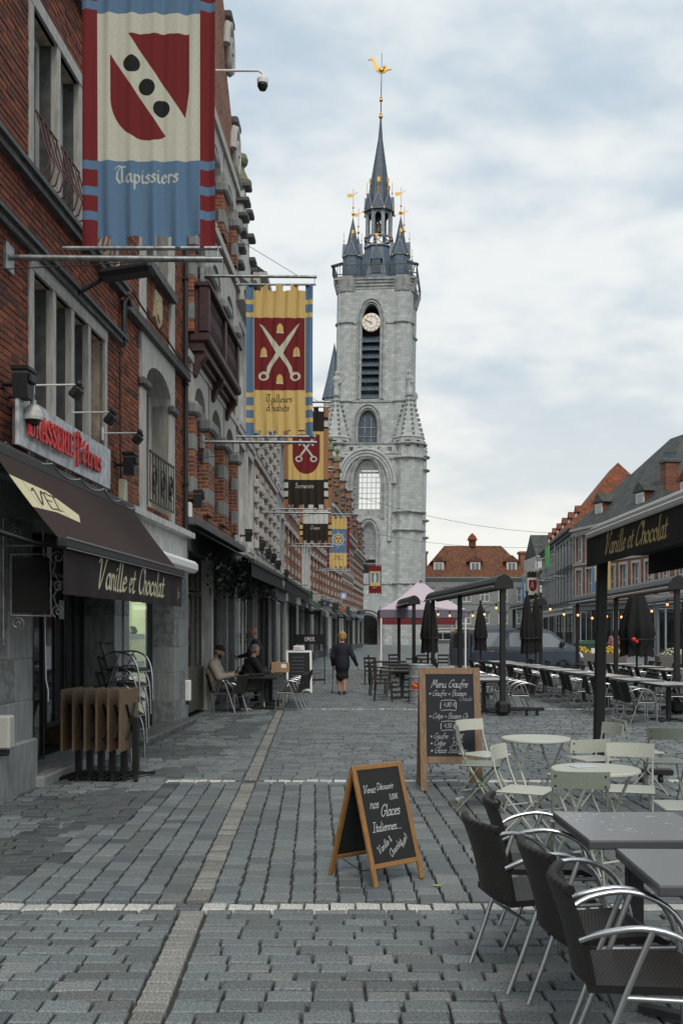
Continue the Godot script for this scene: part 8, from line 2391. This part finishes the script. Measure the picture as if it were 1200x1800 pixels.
func build_square() -> void:
	# tent
	var t := thing("market_tent", "pale mauve pop-up tent with a dark valance before the belfry", "tent", W(2.95, 38.5))
	var h := 1.55
	var m := MB.new()
	for k in 4:
		var Q := Transform3D(Basis(Vector3.UP, k * PI / 2), Vector3.ZERO)
		var g := []
		for i in 7:
			var v := i / 6.0
			var row := []
			for j in 9:
				var u := j / 8.0 * 2 - 1
				row.append(Q * Vector3(u * h * v, lerpf(3.65, 2.5, v) - .14 * sin(v * PI) * (1 - .3 * absf(u)), h * v))
			g.append(row)
		g[0][0] += Vector3(0, .001, 0)
		m.sheet(g)
	part(m, "roof_cloth", M.tent, t)
	for k in 4:
		m = MB.new(); m.T = Transform3D(Basis(Vector3.UP, k * PI / 2), Vector3.ZERO); m.box(Vector3(-h, 2.2, h), Vector3(h, 2.5, h + .01)); part(m, "valance", M.tentdark, t)
		m = MB.new(); m.T = Transform3D(Basis(Vector3.UP, k * PI / 2), Vector3.ZERO); m.bev(Vector3(h - .06, 0, h - .06), Vector3(h, 2.5, h), .008); m.bev(Vector3(h - .14, .0, h - .14), Vector3(h + .06, .02, h + .06), .004); part(m, "pole", M.white, t)
		for s in [-1, 1]: pipe_run(t, "truss", [Transform3D(Basis(Vector3.UP, k * PI / 2), Vector3.ZERO) * Vector3(-h, 2.42, h - .05), Transform3D(Basis(Vector3.UP, k * PI / 2), Vector3.ZERO) * Vector3(0, 2.42 - .25 * s, h - .05), Transform3D(Basis(Vector3.UP, k * PI / 2), Vector3.ZERO) * Vector3(h, 2.42, h - .05)], .014, M.aludull, 5)
	var ra := thing("red_awning", "long red awning edge behind the mauve tent", "awning", W(3.1, 43))
	m = MB.new(); m.prism(PackedVector2Array([Vector2(0, 2.5), Vector2(1.4, 2.2), Vector2(1.4, 1.98), Vector2(1.36, 1.98), Vector2(1.36, 2.16), Vector2(0, 2.44)]), -1.6, 1.6); var o := part(m, "cloth", M.tentred, ra); o.rotation.y = -PI / 2
	for x in [-1.5, 1.5]:
		m = MB.new(); m.bev(Vector3(x - .04, 0, 0), Vector3(x + .04, 2.4, .08), .01); part(m, "post", M.white, ra)
	# folded parasols
	for q in [[2.72, 32.2, 2.75, .3, "folded black parasol beside the mauve tent"], [5.7, 31.5, 2.85, .27, "folded black parasol in front of the dark van's middle"], [6.35, 33.5, 2.85, .25, "folded black parasol in front of the dark van's door"], [4.95, 36.5, 2.7, .3, "folded black parasol behind the grey awning's end"], [8.15, 28.3, 2.95, .62, "broad folded black parasol wrapped with a red ribbon"], [2.95, 33.2, 2.6, .24, "folded black parasol behind the other, by the tent"]]:
		var p := thing("parasol", q[4], "parasol", W(q[0], q[1]))
		m = MB.new(); m.tube([Vector3(0, 0, 0), Vector3(0, q[2] + .05, 0)], .03, 8); m.ball(Vector3(0, q[2] + .08, 0), .05, 5, 8); part(m, "pole", M.black, p)
		m = MB.new()
		var g := []
		for i in 10:
			var v := i / 9.0
			var row := []
			for j in 33:
				var a := TAU * j / 32.0
				var r: float = q[3] * (.1 + .75 * pow(v, .6) - (.25 * v if v > .75 else 0.0)) * (1 + .22 * cos(a * 8) * (.4 + v))
				row.append(Vector3(cos(a) * r, q[2] - v * (q[2] - 1.05) - .04 * cos(a * 8) * v, -sin(a) * r))
			g.append(row)
		m.sheet(g); part(m, "cloth", M.blacksoft, p)
		m = MB.new(); m.tube(circle_flat(Vector3(0, 1.5, 0), q[3] * .82, 16), .02, 5, true); part(m, "strap", M.black, p)
		if q[3] > .5:
			m = MB.new(); m.ball(Vector3(-.22, 1.5, .46), .07, 5, 8); m.ball(Vector3(-.14, 1.44, .48), .05, 5, 8); part(m, "ribbon", M.redlight, p)
		m = MB.new(); m.bev(Vector3(-.3, 0, -.3), Vector3(.3, .07, .3), .02); part(m, "base", M.castgrey, p)
	# steel drums
	for q in [[1.9, 24.6, .0, "grey steel drum with a small red and yellow shield behind the menu board"], [7.35, 21.8, .2, "grey steel drum with red lettering on the far terrace"]]:
		var p := thing("steel_drum", q[3], "barrel", W(q[0], q[1]), q[2])
		m = MB.new(); m.lathe([Vector2(.001, 0), Vector2(.285, 0), Vector2(.295, .02), Vector2(.285, .04), Vector2(.285, .3), Vector2(.3, .33), Vector2(.285, .36), Vector2(.285, .6), Vector2(.3, .63), Vector2(.285, .66), Vector2(.285, .9), Vector2(.297, .92), Vector2(.285, .94), Vector2(.27, .925), Vector2(.001, .925)], 28); part(m, "drum", mat("drumgrey", Color(.42, .45, .47), .45, .3, "grime", 1.5), p)
		if q[0] < 3:
			m = MB.new(); m.T = Transform3D(Basis(Vector3.UP, -.55), Vector3.ZERO); m.prism(PackedVector2Array([Vector2(-.08, .5), Vector2(.08, .5), Vector2(.08, .38), Vector2(0, .3), Vector2(-.08, .38)]), .27, .292); part(m, "emblem", M.redlight, p)
			m = MB.new(); m.T = Transform3D(Basis(Vector3.UP, -.55), Vector3.ZERO); m.prism(PackedVector2Array([Vector2(-.06, .46), Vector2(.06, .4), Vector2(.06, .44), Vector2(-.06, .5)]), .28, .295); part(m, "emblem_stripe", mat("amber", Color(.7, .4, .05), .6), p)
		else:
			var fx := -.22
			for ch in "FILOU":
				var gp := glyph_polys(ch, .045, 0, Vector2(.2, .14), .1, false)
				m = MB.new(); m.T = Transform3D(Basis(Vector3.UP, fx * 2.4 - .2), Vector3.ZERO)
				for pl in gp[0]:
					var pq: PackedVector2Array = pl
					var sh := PackedVector2Array()
					for z in pq.slice(0, pq.size() - 1): sh.append(z + Vector2(0, .62))
					m.prism(sh, .285, .304)
				part(m, "letter", M.red, p)
				fx += gp[1]
	# planters with flowers, bin, bollards
	for q in [[11.6, 50, "planter of yellow chrysanthemums by the green bin"], [13.2, 50.5, "planter of yellow and white flowers behind the woman in pink"], [16.6, 47, "planter of yellow flowers in front of the parked car"], [9.6, 47.5, "planter of yellow flowers beyond the van's bonnet"], [14.9, 46, "planter of white flowers behind the broad parasol"]]:
		var p := thing("flower_planter", q[2], "planter", W(q[0], q[1]))
		m = MB.new(); m.bev(Vector3(-.75, 0, -.35), Vector3(.75, .62, .35), .03); part(m, "box", M.planter, p)
		var fm := MB.new()
		for k in 240:
			var a := R(0, TAU); var r := sqrt(rng.randf())
			var z := Vector3(cos(a) * r * .6, .65 + .3 * (1 - r * r) * R(.7, 1.1), sin(a) * r * .3)
			fm.col = Color(.75, .5, .03) * R(.7, 1.1) if rng.randf() < (.75 if q[0] != 14.9 else .1) else (Color(.6, .6, .55) if rng.randf() < .5 else Color(.04, .09, .03))
			fm.ball(z, R(.03, .05), 3, 5, Vector3(1, .7, 1))
		var fo := part(fm, "flowers", M.leafdark, p); fo.set_meta("kind", "stuff")
	var bn := thing("waste_bin", "dark green wheeled waste bin with a white label on the square", "bin", W(12.6, 52.0))
	m = MB.new(); m.prism(PackedVector2Array([Vector2(-.62, .15), Vector2(.62, .15), Vector2(.72, 1.05), Vector2(-.72, 1.05)]), -.45, .45); part(m, "body", M.binGreen, bn)
	m = MB.new(); m.prism(PackedVector2Array([Vector2(-.76, 1.05), Vector2(.76, 1.05), Vector2(.74, 1.14), Vector2(.4, 1.24), Vector2(-.4, 1.24), Vector2(-.74, 1.14)]), -.5, .5); part(m, "lid", M.green, bn)
	m = MB.new(); m.box(Vector3(-.05, .5, .451), Vector3(.4, .85, .456)); part(m, "sticker", M.white, bn)
	for x in [-.5, .5]:
		m = MB.new(); m.T = Transform3D(Basis(Vector3.RIGHT, PI / 2), Vector3(x, .08, .35)); m.lathe([Vector2(.001, -.03), Vector2(.08, -.03), Vector2(.08, .03), Vector2(.001, .03)], 10); part(m, "wheel", M.rubber, bn)
	for x in [8.8, 10.6, 12.0, 13.9]:
		var p := thing("bollard", "slim pale bollard in the line beyond the terrace", "bollard", W(x, 57.0), 0, "bollards beyond the terrace")
		m = MB.new(); m.lathe([Vector2(.09, 0), Vector2(.07, .05), Vector2(.06, .85), Vector2(.07, .9), Vector2(.001, .95)], 10); part(m, "shaft", M.galv, p)
	var cp := thing("crumpled_paper", "small crumpled white tissue lying near the tall chalkboard", "paper", W(1.22, 10.4))
	m = MB.new()
	for k in 14:
		m.T = Transform3D(Basis.from_euler(Vector3(R(0, 6), R(0, 6), R(0, 6))), Vector3(R(-.03, .03), R(.015, .05), R(-.02, .02))); m.quad(Vector3(-.03, -.02, 0), Vector3(.025, -.025, .01), Vector3(.03, .02, 0), Vector3(-.02, .025, .012))
	part(m, "tissue", M.white, cp)
	var lf := thing("fallen_leaf", "small yellow green leaf on the setts by the small chalkboard", "leaf", W(.65, 7.0, .006))
	m = MB.new(); m.prism(PackedVector2Array([Vector2(-.035, 0), Vector2(-.01, .02), Vector2(.03, .012), Vector2(.04, 0), Vector2(.01, -.018)]), 0, .003); var lo := part(m, "blade", mat("leafgreen", Color(.35, .42, .1), .7), lf); lo.rotation.x = -PI / 2
	# strings of lit bulbs
	for q in [[W(2.6, 33.6, 2.72), W(5.2, 33.2, 2.72), 7, .38, "string of small lit bulbs by the tent"], [W(6.3, 32.0, 2.62), W(9.6, 29.5, 2.72), 9, .36, "string of small lit bulbs under the right-hand awnings"]]:
		var s := thing("light_string", q[4], "lights")
		var pts := []
		for i in 25:
			var f := i / 24.0
			pts.append((q[0] as Vector3).lerp(q[1], f) - Vector3(0, q[3] * 4 * f * (1 - f), 0))
		pipe_run(s, "cord", pts, .008, M.black, 4)
		for i in q[2]:
			var f: float = (i + .5) / q[2]
			var p: Vector3 = (q[0] as Vector3).lerp(q[1], f) - Vector3(0, q[3] * 4 * f * (1 - f) + .1 + .05 * (i % 2), 0)
			var bnode := group_node("bulb_lamp", s)
			m = MB.new(); m.ball(p - Vector3(0, .045, 0), .038, 6, 10); part(m, "bulb", M.bulb, bnode)
			m = MB.new(); m.tube([p, p + Vector3(0, .12, 0)], .02, 6); part(m, "socket", M.black, bnode)
		var om := OmniLight3D.new(); om.name = "string_light"; om.light_color = Color(1, .7, .4); om.light_energy = .25; om.light_size = .06; om.omni_range = 10; om.shadow_enabled = true
		s.add_child(om); om.position = (q[0] + q[1]) * .5 - Vector3(0, q[3] + .5, 0)

func circle_flat(c: Vector3, r: float, cnt: int) -> Array:
	var o := []
	for i in cnt: o.append(c + Vector3(cos(TAU * i / cnt) * r, 0, sin(TAU * i / cnt) * r))
	return o

func _ready() -> void:
	rng.seed = 20240611
	setup_textures()
	setup_view()
	setup_materials()
	build_ground()
	build_house_one(); build_house_two(); build_house_three()
	build_left_row()
	build_belfry()
	build_far_side()
	build_banners(); build_shop_awning(); build_terrace_awnings(); build_fixtures()
	build_terrace(); build_boards(); build_people(); build_vehicles(); build_square()
